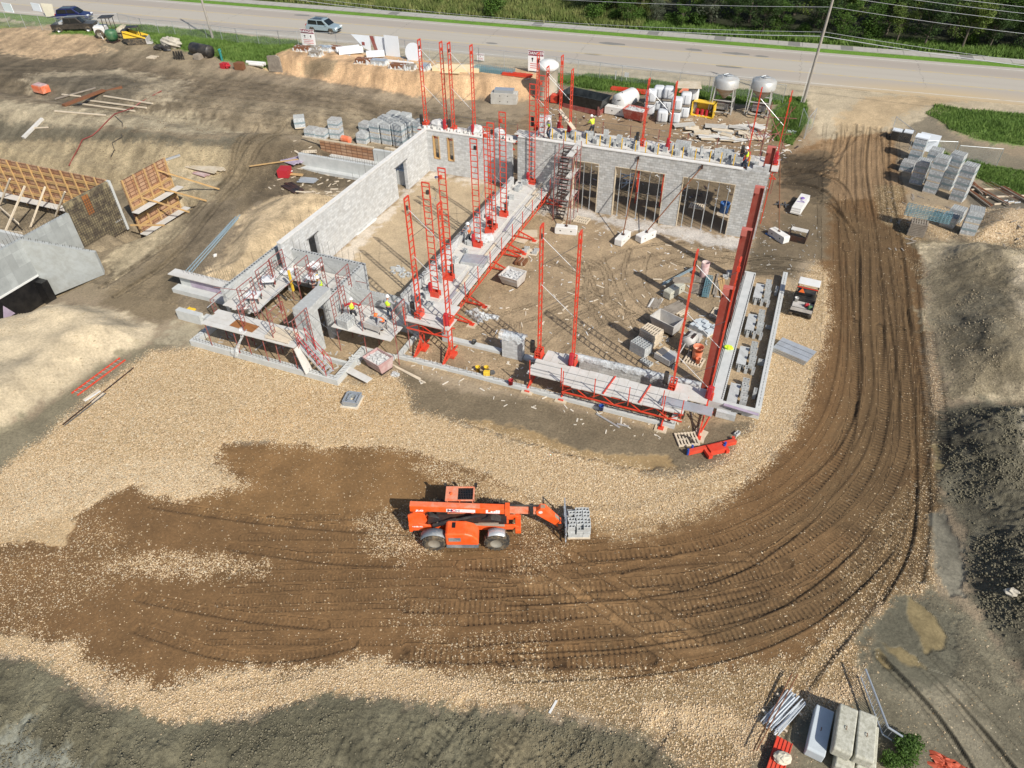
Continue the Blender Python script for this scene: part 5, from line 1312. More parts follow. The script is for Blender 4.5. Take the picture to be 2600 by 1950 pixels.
for i in range(8):
 u = (i + .5) / 8; m.box((dx * u, dy * u, 2.1 - 1.7 * u), (.22, .60, .03), math.atan2(dy, dx))
m.build('treads', 'alu', t)
q0 = G(*rm(1135, 1040), 2.2); q1 = G(*rm(1245, 1270), .4)
o = MB().bar((0, 0, 0), (q1[0] - q0[0], q1[1] - q0[1], -1.85), .62, .04).build('chute_board', 'plank', loc=(q0[0] - .1, q0[1], 2.25)); tag(o, 'grey corrugated board leaning from scaffold deck beside the stair', 'board')
# stair tower at the rear wall
t = thing('stair_tower', 'dull red scaffold stair tower with three dark flights at the rear wall', 'stair tower', (-17.1, 51.4, 0))
for x in (0, 1.5):
 for y in (0, 1.0, 2.1):
  MB().tube((x, y, 0), (x, y, 6.2 if y > 0 else 5.6), .032, 6).build('standard', 'dullred', t)
for z in (1.9, 3.8, 5.6):
 m = MB()
 for x in (0, 1.5): m.tube((x, 0, z), (x, 2.1, z), .025, 6); m.tube((x, 0, z - .5), (x, 2.1, z - .5), .02, 6)
 for y in (0, 2.1): m.tube((0, y, z), (1.5, y, z), .025, 6); m.tube((0, y, z - .5), (1.5, y, z - .5), .02, 6)
 m.build('ledger', 'dullred', t)
 m = MB()
 for i in range(9):
  u = i / 8; m.bx(.15, .25 + 1.45 * u, z - 1.75 + 1.7 * u, .78, .45 + 1.45 * u, z - 1.72 + 1.7 * u)
 m.bar((.13, .2, z - 1.85), (.13, 1.9, z - .02), .03, .12); m.bar((.8, .2, z - 1.85), (.8, 1.9, z - .02), .03, .12)
 m.build('flight', 'darkmetal', t)
 MB().bx(.85, .3, z - .03, 1.35, 2.3, z + .02).build('landing', 'plank', t)
m = MB()
for z0 in (0, 1.9, 3.8): m.tube((1.5, 0, z0), (1.5, 2.1, z0 + 1.8), .014, 5); m.tube((1.5, 2.1, z0), (1.5, 0, z0 + 1.8), .014, 5); m.tube((0, 0, z0), (1.5, 0, z0 + 1.8), .014, 5)
m.build('cross_brace', 'steel', t)
flat_deck('scaffold_deck', 'pale plank bridging from the stair tower top to the rear wall', -16.2, 52.9, -15.6, 54.9, 5.7, 31, .3, 'y')
# rear right frame tower: leaning braces
p = G(*tr(2180, 1270), 5.1)
t = thing('tube_scaffold', 'cluster of crimson scaffold tubes leaning beside the right silo', 'scaffold frame', (-2.6, 60.5, 5.0), 0, 'dull red scaffold frames')
m = MB()
for a, b in (((0, 0, 0), (2.2, .8, 3.2)), ((2.2, 0, 0), (0, .8, 3.0)), ((0, 0, 1.0), (2.4, 0, 1.3)), ((.4, 0, 0), (.4, 0, 3.6)), ((1.9, .2, -4), (1.9, .2, 3.4)), ((.3, 1, -4.8), (.3, 1, 3)), ((0, .5, 2.2), (2.5, .5, 2.4)), ((.4, 0, -5), (.4, 0, 0))): m.tube(a, b, .028, 6)
m.build('tubes', 'dullred', t)
# crew
def at(c, z): g_ = G(*c, z); return (g_[0], g_[1], z)
person(at(tr(320, 1200), 5.08), R(160), 'mason in lime vest and grey jeans standing at the left end of rear deck', hands=((.15, .30, 1.0), (-.2, .28, .95)), lean=.12)
person((-15.9, 57.5, 5.08), R(60), 'mason in yellow vest and white hard hat reaching behind blocks on rear deck', shirt='lime', hands=((.25, .50, 1.05), (-.1, .50, 1.0)), lean=.3, pants='shirtdark')
person((-2.95, 55.25, 5.08), R(75), 'bricklayer in lime vest with dark sleeves working at the rear right corner', shirt='shirtdark', hands=((.2, .5, 1.1), (-.25, .45, 1.05)), lean=.2)
person(at(md(1215, 290), 1.72), R(95), 'worker in orange vest and white hard hat on the middle deck', vest='vestorange', hands=((.15, .42, 1.1), (-.2, .42, 1.1)), lean=.12, pants='shirtdark')
person((-21.95, 47.0, .35), R(-90), 'worker in lime vest and blue hat half hidden behind the partition wall', shirt='shirtgrey', hands=((.1, .4, 1.3), (-.2, .4, 1.25)), lean=.2, hat='blue')
person((-26.35, 31.8, 2.2), R(120), 'mason in lime vest and white hat beside the pier in the corner room', hands=((.2, .42, 1.1), (-.2, .42, 1.1)), lean=.2)
person(at(rm(1660, 800), 1.4), R(25), 'mason with red sleeves under lime vest, arms spread at lobby wall', shirt='shirtred', hands=((.55, .25, 1.25), (-.5, .35, 1.3)), lean=.35, pants='shirtdark')
person(at(rm(1990, 770), 1.4), R(5), 'mason seen from behind in lime vest at the lobby wall', hands=((.35, .35, 1.15), (-.35, .35, 1.15)), lean=.15)
person(at(rm(1930, 870), 2.15), R(120), 'crouching worker in orange vest and orange hat beside the mortar tub', vest='vestorange', shirt='shirtgrey', hat='vestorange', hands=((.2, .45, .35), (-.2, .45, .35)), lean=.9, crouch=.35)
# things on the lobby deck
p = at(rm(1590, 830), 2.16)
block_thing(p, R(-8), 'cube of pale blocks with plastic on the lobby scaffold deck', 'block cubes at the lobby', 3, 4, rows=2, mat='cmunew')
p = at(rm(1860, 870), 2.16)
t = thing('mortar_tub', 'dusty grey mortar tub in a frame on the lobby scaffold deck', 'mortar tub', p, R(-6))
m = MB(); m.prism_y([(-.75, .65), (-.5, .22), (.5, .22), (.75, .65), (.68, .65), (.46, .28), (-.46, .28), (-.68, .65)], -.38, .38); m.bx(-.6, -.40, .22, .6, -.37, .6); m.bx(-.6, .37, .22, .6, .40, .6); m.build('tub', 'greyskip', t)
MB().bx(-.6, -.36, .45, .6, .36, .52).build('mortar', 'mortar', t)
m = MB()
for x in (-.55, .55):
 for y in (-.36, .36): m.bx(x - .02, y - .02, 0, x + .02, y + .02, .3)
m.build('stand', 'darkmetal', t)
def bucket(loc, mat, label, r=.15, h=.36, tilt=None):
 t = thing('bucket', label, 'bucket', loc, 0, 'plastic buckets around the site'); m = MB()
 m.lathe([(.001, .01), (r * .85, .01), (r * .86, 0), (r, h), (r * 1.07, h), (r * 1.07, h - .03), (r * 1.0, h - .035), (r * .97, h - .01), (r * .82, .03), (.001, .03)], 14)
 m.build('pail', mat, t, True)
 m = MB(); m.path([(-r, 0, h - .03)] + [(-r * math.cos(a), r * 1.0 * math.sin(a), h - .03 + .0) for a in (.5, 1.0, 1.57, 2.1, 2.6)] + [(r, 0, h - .03)], .008, 5); m.build('handle', 'steel', t)
 if tilt: t.rotation_euler = (tilt, 0, 1.0)
 return t
bucket(at(rm(1810, 820), 2.16), 'shirtred', 'small red bucket beside the crouching worker on the lobby deck')
bucket(at(rm(655, 710), 2.2), 'white', 'white bucket on the left scaffold deck in the corner room')
for k in range(14):
 x, y = -31.6 + (k * 5 % 7) * .98, 28.4 + (k % 5) * 1.45; a_ = rr.choice((0, 1.57)); z = rr.choice((2.3, 3.2, 3.9)); o = MB().tube((-1.3, 0, 0), (1.3, 0, rr.uniform(-.3, .3)), .02, 6).build('guard_tube', rr.choice(('steel', 'dullred', 'alu')), loc=(x, y, z), rz=a_ + rr.uniform(-.1, .1)); tag(o, 'thin guard tube across the corner room scaffold', 'tube', 'guard tubes of the corner room')
# white mortar boards in the room
for k, (c, a) in enumerate((((1030, 300), .2), ((1270, 350), .1), ((1290, 245), -.1), ((860, 410), .5), ((720, 560), .3))):
 p = at(rm(*c), 2.6); t = thing('mortar_board', 'white mortar tub on a stand in the corner room, %s' % ('back left one', 'largest one at the back', 'upturned one by the back wall', 'left middle one beside dark gap', 'nearest one at the left')[k], 'mortar board', (p[0], p[1], 1.85 if k < 3 else 2.2), a, 'white mortar tubs in the corner room')
 MB().prism_y([(-.45, .62), (-.38, .45), (.38, .45), (.45, .62), (.40, .62), (.34, .49), (-.34, .49), (-.40, .62)], -.38, .38).bx(-.38, -.38, .5, .38, .38, .56).build('tub', 'whiteplastic', t)
 m = MB()
 for x in (-.3, .3):
  for y in (-.3, .3): m.bx(x - .03, y - .03, 0, x + .03, y + .03, .46)
 m.build('stand', 'black', t)
for k, c in enumerate(((1070, 440), (1330, 480))):
 p = at(rm(*c), 2.6); o = MB().bx(-.05, -.08, -.6, .05, .08, 1.0).box((0, 0, .2), (.25, .1, .1)).build('level_stand', 'yellow', loc=(p[0], p[1], 2.6)); tag(o, 'yellow corner pole standing in the corner room, %s' % ('left one' if k == 0 else 'right one by the mason'), 'corner pole', 'yellow corner poles in the room')
# plastic strip hanging over the footing
m = MB(); A0 = G(*rm(610, 870), 2.3); A1 = G(*rm(575, 1130), .5)
def strip(u, v):
 x = A0[0] + (A1[0] - A0[0]) * u + .25 * math.sin(u * 5) + (v - .5) * (.35 + .25 * math.sin(u * 9)); y = A0[1] + .1 - (A0[1] - A1[1] + .1) * min(1, u * 1.3) + .1 * math.sin(7 * v); return (x, y - .05 * v, 2.32 - max(0, u - .25) / .75 * 1.8 + .08 * math.sin(6 * v + 8 * u))
m.grid(strip, 14, 5); o = m.build('plastic_strip', 'film', None, True); tag(o, 'crumpled clear plastic strip hanging off the front scaffold deck', 'plastic sheet')
o = MB(); drape(o, 0, 1.2, 0, 0, .5, 31, wx=.5); o = o.build('plastic_wrap', 'film', loc=at(md(1290, 210), 2.4)); o.rotation_euler.z = .6; tag(o, 'clear plastic bag hung on the mast beside the orange vested worker', 'plastic sheet')
# ================================================================ telehandler
def tire(m_t, m_r, c, r, w, parent, n=20, tread=True, hub='rim', name='wheel'):
 """wheel turning about local y; returns wheel object with rim child"""
 m = MB(); pr = [(r * .55, -w / 2), (r * .9, -w / 2), (r, -w * .36), (r, w * .36), (r * .9, w / 2), (r * .55, w / 2)]
 for i in range(n):
  t0, t1 = 2 * math.pi * i / n, 2 * math.pi * (i + 1) / n
  for (ra, ya), (rb, yb) in zip(pr[:-1], pr[1:]):
   m.quad((ra * math.cos(t0), ya, ra * math.sin(t0)), (ra * math.cos(t1), ya, ra * math.sin(t1)), (rb * math.cos(t1), yb, rb * math.sin(t1)), (rb * math.cos(t0), yb, rb * math.sin(t0)))
  if tread:
   tm_ = (t0 + t1) / 2; Mo = m.M; m.M = Matrix.Rotation(-tm_, 4, 'Y')
   m.box((r + .01, -w * .2, 0), (.06, w * .5, r * .10), rx=.0, rz=0, ry=0); m.box((r + .01, w * .2, r * .15), (.06, w * .5, r * .10)); m.M = Mo
 o = m.build(name, m_t, parent, loc=c)
 m = MB(); m.M = Matrix.Rotation(math.pi / 2, 4, 'X')
 m.lathe([(.001, -w * .28), (r * .15, -w * .30), (r * .16, -w * .42), (r * .30, -w * .42), (r * .34, -w * .25), (r * .5, -w * .22), (r * .56, -w * .46), (r * .60, -w * .46)], 16)
 m.lathe([(r * .60, w * .46), (r * .56, w * .46), (r * .5, w * .22), (.001, w * .25)], 16)
 m.build('rim', m_r, o, True)
 return o
TL0 = T(*th(415, 875)); TL1 = T(*th(1100, 875))
ang = math.atan2(TL1[1] - TL0[1], TL1[0] - TL0[0])
ux, uy = math.cos(ang), math.sin(ang)
CW = 2.1      # track between wheel centres
tx = TL0[0] - uy * CW / 2; ty = TL0[1] + ux * CW / 2
tx += .10 * ux; ty += .10 * uy
th_ = thing('telehandler', 'orange telescopic handler carrying grey blocks on its forks across the brown pad', 'telehandler', (tx, ty, .02), ang)
WB = math.hypot(TL1[0] - TL0[0], TL1[1] - TL0[1]); th_.scale = (.93, .94, .87)
for i, x in enumerate((0, WB)):
 for s in (-1, 1):
  w = tire('tire', 'rim', (x, s * CW / 2, .62), .62, .42, th_)
# chassis frame
m = MB(); m.prism_y([(-1.35, .75), (-1.35, 1.25), (-.9, 1.30), (-.4, 1.05), (WB + .9, 1.05), (WB + 1.15, .95), (WB + 1.15, .70), (-1.2, .62)], -.42, -.30)
m.prism_y([(-1.35, .75), (-1.35, 1.25), (-.9, 1.30), (-.4, 1.05), (WB + .9, 1.05), (WB + 1.15, .95), (WB + 1.15, .70), (-1.2, .62)], .22, .34)
m.bx(-1.38, -.5, .62, -1.2, .45, 1.25); m.bx(-.6, -.3, .6, WB + .6, .22, .72); m.bx(WB + .95, -.62, .62, WB + 1.25, .6, .95)
m.bx(-.4, -.95, .55, -.1, -.42, .75)
bevel(m.build('chassis', 'orange', th_), .03)
MB().bx(-.12, -CW / 2 + .2, .52, .12, CW / 2 - .2, .72).bx(WB - .12, -CW / 2 + .2, .52, WB + .12, CW / 2 - .2, .72).build('axle', 'darkmetal', th_)
MB().prism_y([(-1.36, 1.26), (-1.36, 1.95), (-1.05, 2.15), (-.5, 2.0), (-.4, 1.5), (-.5, 1.30)], -.42, -.34).prism_y([(-1.36, 1.26), (-1.36, 1.95), (-1.05, 2.15), (-.5, 2.0), (-.4, 1.5), (-.5, 1.30)], .24, .32).build('boom_mount', 'orange', th_)
# engine cover on the near side
m = MB(); m.prism_y([(.58, .62), (.58, 1.55), (.72, 1.62), (1.6, 1.60), (2.02, 1.42), (2.28, 1.05), (2.28, .62)], -1.36, -.46)
o = m.build('engine_cover', 'orange', th_); bevel(o, .10, 4)
for p in o.data.polygons: p.use_smooth = False
MB().bx(.62, -1.40, .48, 2.26, -.5, .62).build('cover_sill', 'greyplastic', th_)
MB().bx(.92, -.95, 1.60, 1.10, -.62, 1.64).build('air_intake', 'dark', th_)
MB().bx(.76, -1.385, 1.02, 1.38, -1.362, 1.30).build('side_vent', 'greyplastic', th_)
for x, mt in ((-.02, 'greyplastic'), (WB, 'alu')):
 m = MB()
 m.grid(lambda u, v: (x + .74 * math.cos(R((25 if mt != 'alu' else 55) + u * (130 if mt != 'alu' else 70))), -CW / 2 - .21 + v * .46, .62 + .74 * math.sin(R((25 if mt != 'alu' else 55) + u * (130 if mt != 'alu' else 70)))), 10, 2)
 o = m.build('fender', mt, th_, True); so = o.modifiers.new('thick', 'SOLIDIFY'); so.thickness = .04
# cab on the far side
m = MB(); m.bx(.55, .42, .7, 1.95, 1.30, 1.3); 
for x in (.57, 1.22, 1.90):
 for y in (.44, 1.24): m.bx(x, y, 1.3, x + .06, y + .06, 2.42)
m.bx(.50, .38, 2.42, 1.15, 1.34, 2.52); m.bx(1.15, .38, 2.42, 2.02, .46, 2.5); m.bx(1.15, 1.26, 2.42, 2.02, 1.34, 2.5); m.bx(1.94, .38, 2.42, 2.02, 1.34, 2.5)
bevel(m.build('cab', 'orangedust', th_), .02)
m = MB()
for i in range(9): m.bx(1.18 + i * .088, .46, 2.45, 1.195 + i * .088, 1.26, 2.47)
for i in range(5): m.bx(1.16, .52 + i * .17, 2.462, 1.95, .53 + i * .17, 2.472)
m.build('roof_guard', 'darkmetal', th_)
MB().bx(.62, .5, .9, 1.9, 1.22, 1.32).build('cab_interior', 'black', th_)
m = MB(); m.bx(.9, .7, 1.3, 1.35, 1.1, 1.45); m.bx(.85, .7, 1.4, .95, 1.1, 1.95); bevel(m.build('seat', 'black', th_), .05)
MB().bx(.585, .455, 1.3, 1.945, 1.285, 2.40).build('cab_window', 'glass', th_)
for x, y in ((.45, 1.45), (2.05, 1.45)):
 MB().tube((x, 1.3, 2.35), (x, y + .1, 2.45), .015, 6).bx(x - .08, y + .02, 2.25, x + .08, y + .08, 2.55).build('mirror', 'black', th_)
bevel(MB().lathe([(.001, .12), (.06, .10), (.07, 0)], 10, (.8, .8, 2.52)).build('beacon', 'orange', th_, True), .001)
# boom, slightly lowered to the front
bx0, bz0, bx1, bz1 = -1.25, 2.28, 3.75, 1.98
m = MB(); m.bar((bx0, -.05, bz0), (bx1, -.05, bz1), .36, .42)
o = m.build('boom', 'orange', th_); bevel(o, .03)
MB().bar((bx0 + .01, -.05, bz0 + .218), (bx1 - .3, -.05, bz1 + .218), .31, .012).build('boom_top_dust', 'orangedust', th_)
MB().bx(bx1 - .12, -.27, bz1 - .28, bx1 + .12, .17, bz1 + .28).build('boom_collar', 'orange', th_)
MB().bar((bx1, -.05, bz1 - .02), (5.35, -.05, 1.86), .26, .30).build('inner_boom', 'orangedust', th_)
m = MB(); m.tube((bx1 + .1, .06, bz1 + .2), (5.5, .06, 2.12), .055, 8); m.bx(4.9, -.3, 1.72, 5.08, .2, 2.15); m.build('tilt_cylinder', 'black', th_)
MB().tube((-.1, -.47, 1.15), (1.1, -.42, 1.58), .12, 10).tube((1.1, -.42, 1.58), (2.35, -.34, 1.86), .075, 8).build('lift_cylinder', 'black', th_)
# gooseneck head going down to the carriage
m = MB(); m.prism_y([(5.2, 2.0), (5.45, 2.25), (5.7, 2.2), (6.55, 1.0), (6.6, .72), (6.4, .62), (6.2, .85), (5.25, 1.72)], -.24, .14)
bevel(m.build('boom_head', 'orange', th_), .03)
MB().prism_y([(5.46, 2.252), (5.68, 2.21), (6.5, 1.08), (6.45, 1.02)], -.16, .06).build('head_top_plate', 'silocone', th_)
MB().lathe([(.001, .01), (.11, .01), (.11, 0)], 12, (0, 0, 0)).build('pivot_cap', 'white', th_, loc=(5.45, -.25, 1.98)).rotation_euler = (R(90), 0, 0)
m = MB(); m.box((6.55, -.05, .75), (.35, .5, .45)); m.tube((6.3, -.05, .9), (6.7, -.05, .6), .1, 8); m.build('quick_attach', 'darkmetal', th_)
m = MB()
for z in (.28, .85): m.bx(6.74, -.95, z, 6.80, .95, z + .09)
for y in (-.9, -.45, 0, .45, .87): m.bx(6.74, y, .25, 6.79, y + .05, 1.65)
m.bx(6.74, -.95, 1.6, 6.79, .95, 1.67)
m.build('fork_carriage', 'galv', th_)
for y in (-.6, .5): MB().bx(6.8, y, .14, 7.95, y + .12, .19).bx(6.76, y, .14, 6.82, y + .12, .9).build('fork', 'darkmetal', th_)
m = MB()
for i in range(5): m.path([(-.9 + i * .12, .1 - .03 * i, 1.4), (-.3, -.15 + .05 * i, 1.55 + .05 * i), (.2, -.1, 1.3)], .014, 5)
for i in range(7): m.path([(2.4 + i * .06, -.2 + .03 * i, 1.3), (2.9, -.3 + .05 * i, 1.45 + .03 * i), (3.4, -.25 + .05 * i, 1.25)], .016, 5)
m.build('hydraulic_hose', 'black', th_)
bevel(MB().bx(2.2, -.3, .72, 3.3, .2, 1.15).build('front_valve_box', 'silocone', th_), .04)
MB().bx(-.4, -.29, .75, WB + .5, .21, 1.22).build('recess_shade', 'darkmetal', th_)  # plain dark box added between the chassis plates to shade the recess
MB().bx(.0, .34, .7, .55, 1.2, 1.2).build('fuel_tank', 'black', th_)
MB().bar((.1, -.44, 1.32), (WB + .4, -.44, 1.1), .1, .06).build('side_rail', 'silocone', th_)
for ch in th_.children:
 if ch.name.split('.')[0] in ('cab', 'roof_guard', 'cab_window', 'cab_interior', 'seat', 'beacon', 'mirror'): ch.location.z -= .32
# lettering on the boom side
sl = math.atan2(bz1 - bz0, bx1 - bx0); bzz = lambda x: bz0 + (bz1 - bz0) * (x - bx0) / (bx1 - bx0)
RX = (R(90), -sl, 0)
def btxt(s_, x, size, mt, sx=1.3, bold=.012, dz=0.0, z=None, y=-.238): return text(s_, size, mt, th_, (x, y, (bzz(x) if z is None else z) + dz), RX, .003, sx, bold)
btxt('JLG', -.75, .17, 'signwhite', 1.5, .01, -.12)
btxt('Lull', 3.0, .34, 'signwhite', 1.5, .02, -.02)
pb = MB().bar((.62, -.234, bzz(.62) - .02), (2.1, -.234, bzz(2.1) - .02), .01, .24, up=(0, 0, 1)).build('logo_panel', 'signwhite', th_)
for ch, x, mt in (('N', .80, 'logoink'), ('C', 1.00, 'logored'), ('M', 1.20, 'logogrey')): btxt(ch, x, .24, mt, 1.3, .015, -.02, y=-.243)
m = MB()
for k in range(3): m.bar((1.42, -.242, bzz(1.42) + .05 - .06 * k), (2.02, -.242, bzz(2.02) + .05 - .06 * k), .003, .015)
m.build('logo_lines', 'logogrey', th_)
text('644E-42', .13, 'signwhite', th_, (-.95, -.434, 1.0), (R(90), 0, 0), .003, 1.3, .006)
# pallet of blocks on the forks
C_, S_ = math.cos(ang), math.sin(ang)
px_, py_ = tx + 6.95 * C_, ty + 6.95 * S_
t = thing('block_pallet', 'pallet of mixed grey hollow blocks held on the telehandler forks', 'block pallet', (px_, py_, .20), ang)
m = MB(); m.bx(-.55, -.65, 0, .55, .65, .1); m.build('pallet_base', 'palewood', t)
rr = random.Random(5)
for k in range(4):
 m = MB()
 for i in range(3):
  for j in range(6):
   if k == 3 and (i, j) in ((0, 5), (0, 3), (1, 0)): continue
   cmu_mb(m, (-.36 + i * .36 + rr.uniform(-.05, .05), -.54 + j * .21 + rr.uniform(-.02, .02), .1 + k * .2), rr.uniform(-.12, .12) * (k == 3), .34)
 m.build('block_layer', 'cmunew', t)
# ================================================================ wrapped block pallets
def cube_pallet(w=1.05, d=1.05, h=1.05, wrap=True, mat='cmunew', n=3, cores=True, key=None):
 t = thing('block_pallet', 'x', 'block pallet')
 m = MB()
 for y in (-d / 2, -.05, d / 2 - .1): m.bx(-w / 2, y, 0, w / 2, y + .1, .08)
 m.bx(-w / 2, -d / 2, .08, w / 2, d / 2, .11); m.build('pallet_base', 'palewood', t)
 m = MB(); nl = int(round((h - .11) / .2)); nx_ = max(2, int(round(w / .4))); ny_ = int(round(d / .2))
 for k in range(nl - 2): m.bx(-w / 2 + .01 * (k % 2), -d / 2 + .01, .11 + .2 * k, w / 2 - .01 * (k % 2), d / 2 - .01, .11 + .2 * k + .19)
 for i in range(nx_):
  for j in range(ny_): cmu_mb(m, (-w / 2 + (i + .5) * w / nx_, -d / 2 + (j + .5) * d / ny_, .11 + .2 * (nl - 2)), 0, w / nx_ - .01, d / ny_ - .01, .39)
 m.build('blocks', mat, t)
 if wrap:
  a = .015; m = MB(); m.bx(-w / 2 - a, -d / 2 - a, .14, w / 2 + a, d / 2 + a, h * .98); m.f = [f for i, f in enumerate(m.f) if i not in (0, 1)]; m.mi = m.mi[:4]
  m.build('stretch_wrap', 'film', t)
  m = MB(); m.bx(-w / 2 - .018, -d / 2 - .018, h * .45, w / 2 + .018, -d / 2 - .016, h * .62); m.bx(w / 2 + .016, -d / 2, h * .45, w / 2 + .018, d / 2, h * .62); m.build('printed_band', 'carblue', t)
 return t
CP = cube_pallet(); CP2 = cube_pallet(1.1, 1.05, .85, True, 'cmugrey')
first = {'a': CP, 'b': CP2}; used = set()
def put_cube(kind, x, y, z, rz, label, grp):
 if kind not in used:
  used.add(kind); o = first[kind]; o.location = (x, y, z); o.rotation_euler = (0, 0, rz); o['label'] = label; o['group'] = grp; return o
 return dup(first[kind], (x, y, z), rz, label, grp)
gA = 'wrapped block pallets in the yard behind the hall'
def at_px(c, z=0.0, dz=0.0):
 p = T(*c); return (p[0], p[1], p[2])
p = at_px(tm(385, 1095)); put_cube('a', p[0], p[1], p[2], R(35), 'single pale wrapped block pallet standing apart at the left of the yard group', gA)
p = at_px(tm(490, 1180)); put_cube('b', p[0], p[1], p[2], R(4), 'white banded block pallet, left of the low pair', gA)
p = at_px(tm(575, 1195)); put_cube('b', p[0], p[1], p[2], R(4), 'white banded block pallet, right of the low pair against the double stack', gA)
p = at_px(tm(690, 1200))
for k in range(2): put_cube('a' if k == 0 else 'b', p[0], p[1] + .3, p[2] + 1.07 * k, R(8), 'block pallet in the double stack beside the orange drum, %s' % ('bottom' if k == 0 else 'top'), gA)
p = at_px(tm(935, 1235)); put_cube('a', p[0], p[1], p[2], R(3), 'lone wrapped pallet before the left corner of the large stack', gA)
p = at_px(tm(1045, 1235)); BX, BY, BZ = p
for j in range(3):
 for i in range(3 if j < 2 else 2):
  for k in range(2):
   put_cube('a', BX + 1.3 * i + .25 * j, BY + .3 + 1.35 * j, BZ + 1.07 * k, R(-3), 'wrapped pallet of the large yard stack, %s tier, %s row, %s' % (('lower', 'upper')[k], ('front', 'second', 'back')[j], ('left', 'middle', 'right')[i]), gA)
p = at_px(tm(955, 1130)); put_cube('b', p[0], p[1], p[2], R(-4), 'blue banded pallet tucked behind the left end of the large stack', gA)
for k in range(2): put_cube('a', BX + 4.1, BY + 1.9, BZ + 1.07 * k, R(-3), 'wrapped pallet at the far right of the large stack by the hall, %s' % ('lower' if k == 0 else 'upper'), gA)
# right hand group
gB = 'wrapped block pallets beside the haul road'
def stackB(c, n, rz, lb, kind='a', dx=0, dy=0):
 p = at_px(c)
 for k in range(n): put_cube(kind, p[0] + dx, p[1] + dy, p[2] + 1.07 * k, rz, 'block pallet %s, %s' % (lb, ('bottom one', 'middle one', 'top one')[k] if n == 3 else ('lower one', 'upper one')[k] if n == 2 else 'single'), gB)
stackB(rg(500, 440), 1, R(-14), 'at the road side end of the right row', 'b'); stackB(rg(570, 350), 2, R(-14), 'capped white at the back of the right row')
stackB(rg(585, 545), 2, R(-16), 'second from the left in the right row'); stackB(rg(690, 450), 2, R(-16), 'behind the second stack of the right row')
stackB(rg(700, 620), 3, R(-18), 'in the front middle of the right row')
stackB(rg(830, 590), 3, R(-22), 'behind the tall front stack of the right row'); stackB(rg(925, 690), 3, R(-22), 'at the tall corner stack nearest the lumber')
stackB(rg(850, 900), 1, R(-20), 'under the end of the blue mesh bundle', 'b'); stackB(rg(905, 860), 1, R(-20), 'right behind the mesh bundle')
stackB(rg(1010, 970), 2, R(-8), 'standing alone before the gravel heap')
p = at_px(rg(570, 350)); o = MB().box((0, 0, 0), (1.15, 1.1, .12)).build('white_cover', 'sheetwhite', loc=(p[0], p[1], p[2] + 2.24), rz=R(-14)); tag(o, 'white cover sheet lying on the back pallet of the right row', 'cover sheet')
p = at_px(rg(625, 300)); o = MB().bx(-.9, -.03, 0, .9, .03, 1.7).build('leaning_board', 'sheetwhite', loc=(p[0] + .3, p[1] + .6, p[2]), rz=R(-15)); o.rotation_euler.x = R(-25); tag(o, 'pale blue board leaning behind the right block pallets', 'board')
# reinforcement mesh bundle on pallets
def mesh_bundle(loc, rz, L, label, grp=None, W=.9, H=.75, mat='mesh'):
 t = thing('mesh_bundle', label, 'mesh bundle', loc, rz, grp)
 for k in range(5):
  m = MB()
  z = k * H / 5
  for y in (-W / 2, -W / 6, W / 6, W / 2): m.tube((-L / 2, y, z + .04), (L / 2, y, z + .04), .024, 4)
  n = int(L / .25)
  for i in range(n + 1): m.tube((-L / 2 + i * L / n, -W / 2, z + .05), (-L / 2 + i * L / n, W / 2, z + .05), .020, 4)
  for i in range(n): m.tube((-L / 2 + i * L / n, -W / 2, z), (-L / 2 + (i + .5) * L / n, -W / 2, z + H / 5), .016, 4); m.tube((-L / 2 + (i + .5) * L / n, -W / 2, z + H / 5), (-L / 2 + (i + 1) * L / n, -W / 2, z), .016, 4); m.tube((-L / 2 + i * L / n, W / 2, z), (-L / 2 + (i + .5) * L / n, W / 2, z + H / 5), .016, 4)
  m.build('truss_sheet', mat, t)
 return t
def pallet(loc, rz, label, n=1, grp='timber pallets around the site', W=1.2, D_=1.0, mat='palewood'):
 t = thing('timber_pallet' if n == 1 else 'pallet_stack', label, 'pallet' if n == 1 else 'pallet stack', loc, rz, grp)
 for k in range(n):
  m = MB(); z = k * .14; j = .02 * (k % 3)
  for y in (-D_ / 2, -.05, D_ / 2 - .1): m.bx(-W / 2 + j, y, z + .02, W / 2 + j, y + .1, z + .11)
  for i in range(7): x = -W / 2 + i * (W - .1) / 6 + j; m.bx(x, -D_ / 2, z + .11, x + .1, D_ / 2, z + .135)
  for x in (-W / 2, W / 2 - .1): m.bx(x + j, -D_ / 2, z, x + .1 + j, D_ / 2, z + .02)
  m.build('slats' if n == 1 else 'pallet', mat, t)
 return t
p = at_px(rg(590, 940)); q_ = at_px(rg(575, 990)); pallet((q_[0], q_[1] + .3, q_[2]), R(-5), 'greyish pallet stack under the left end of the blue mesh bundle', 8, mat='greywood')
p2 = at_px(rg(620, 960)); mesh_bundle((p2[0] + .1, p2[1] + .4, p2[2] + 1.15), R(-9), 3.3, 'blue grey welded mesh bundle resting on pallets beside the haul road', 'mesh bundles', 1.0, .7)
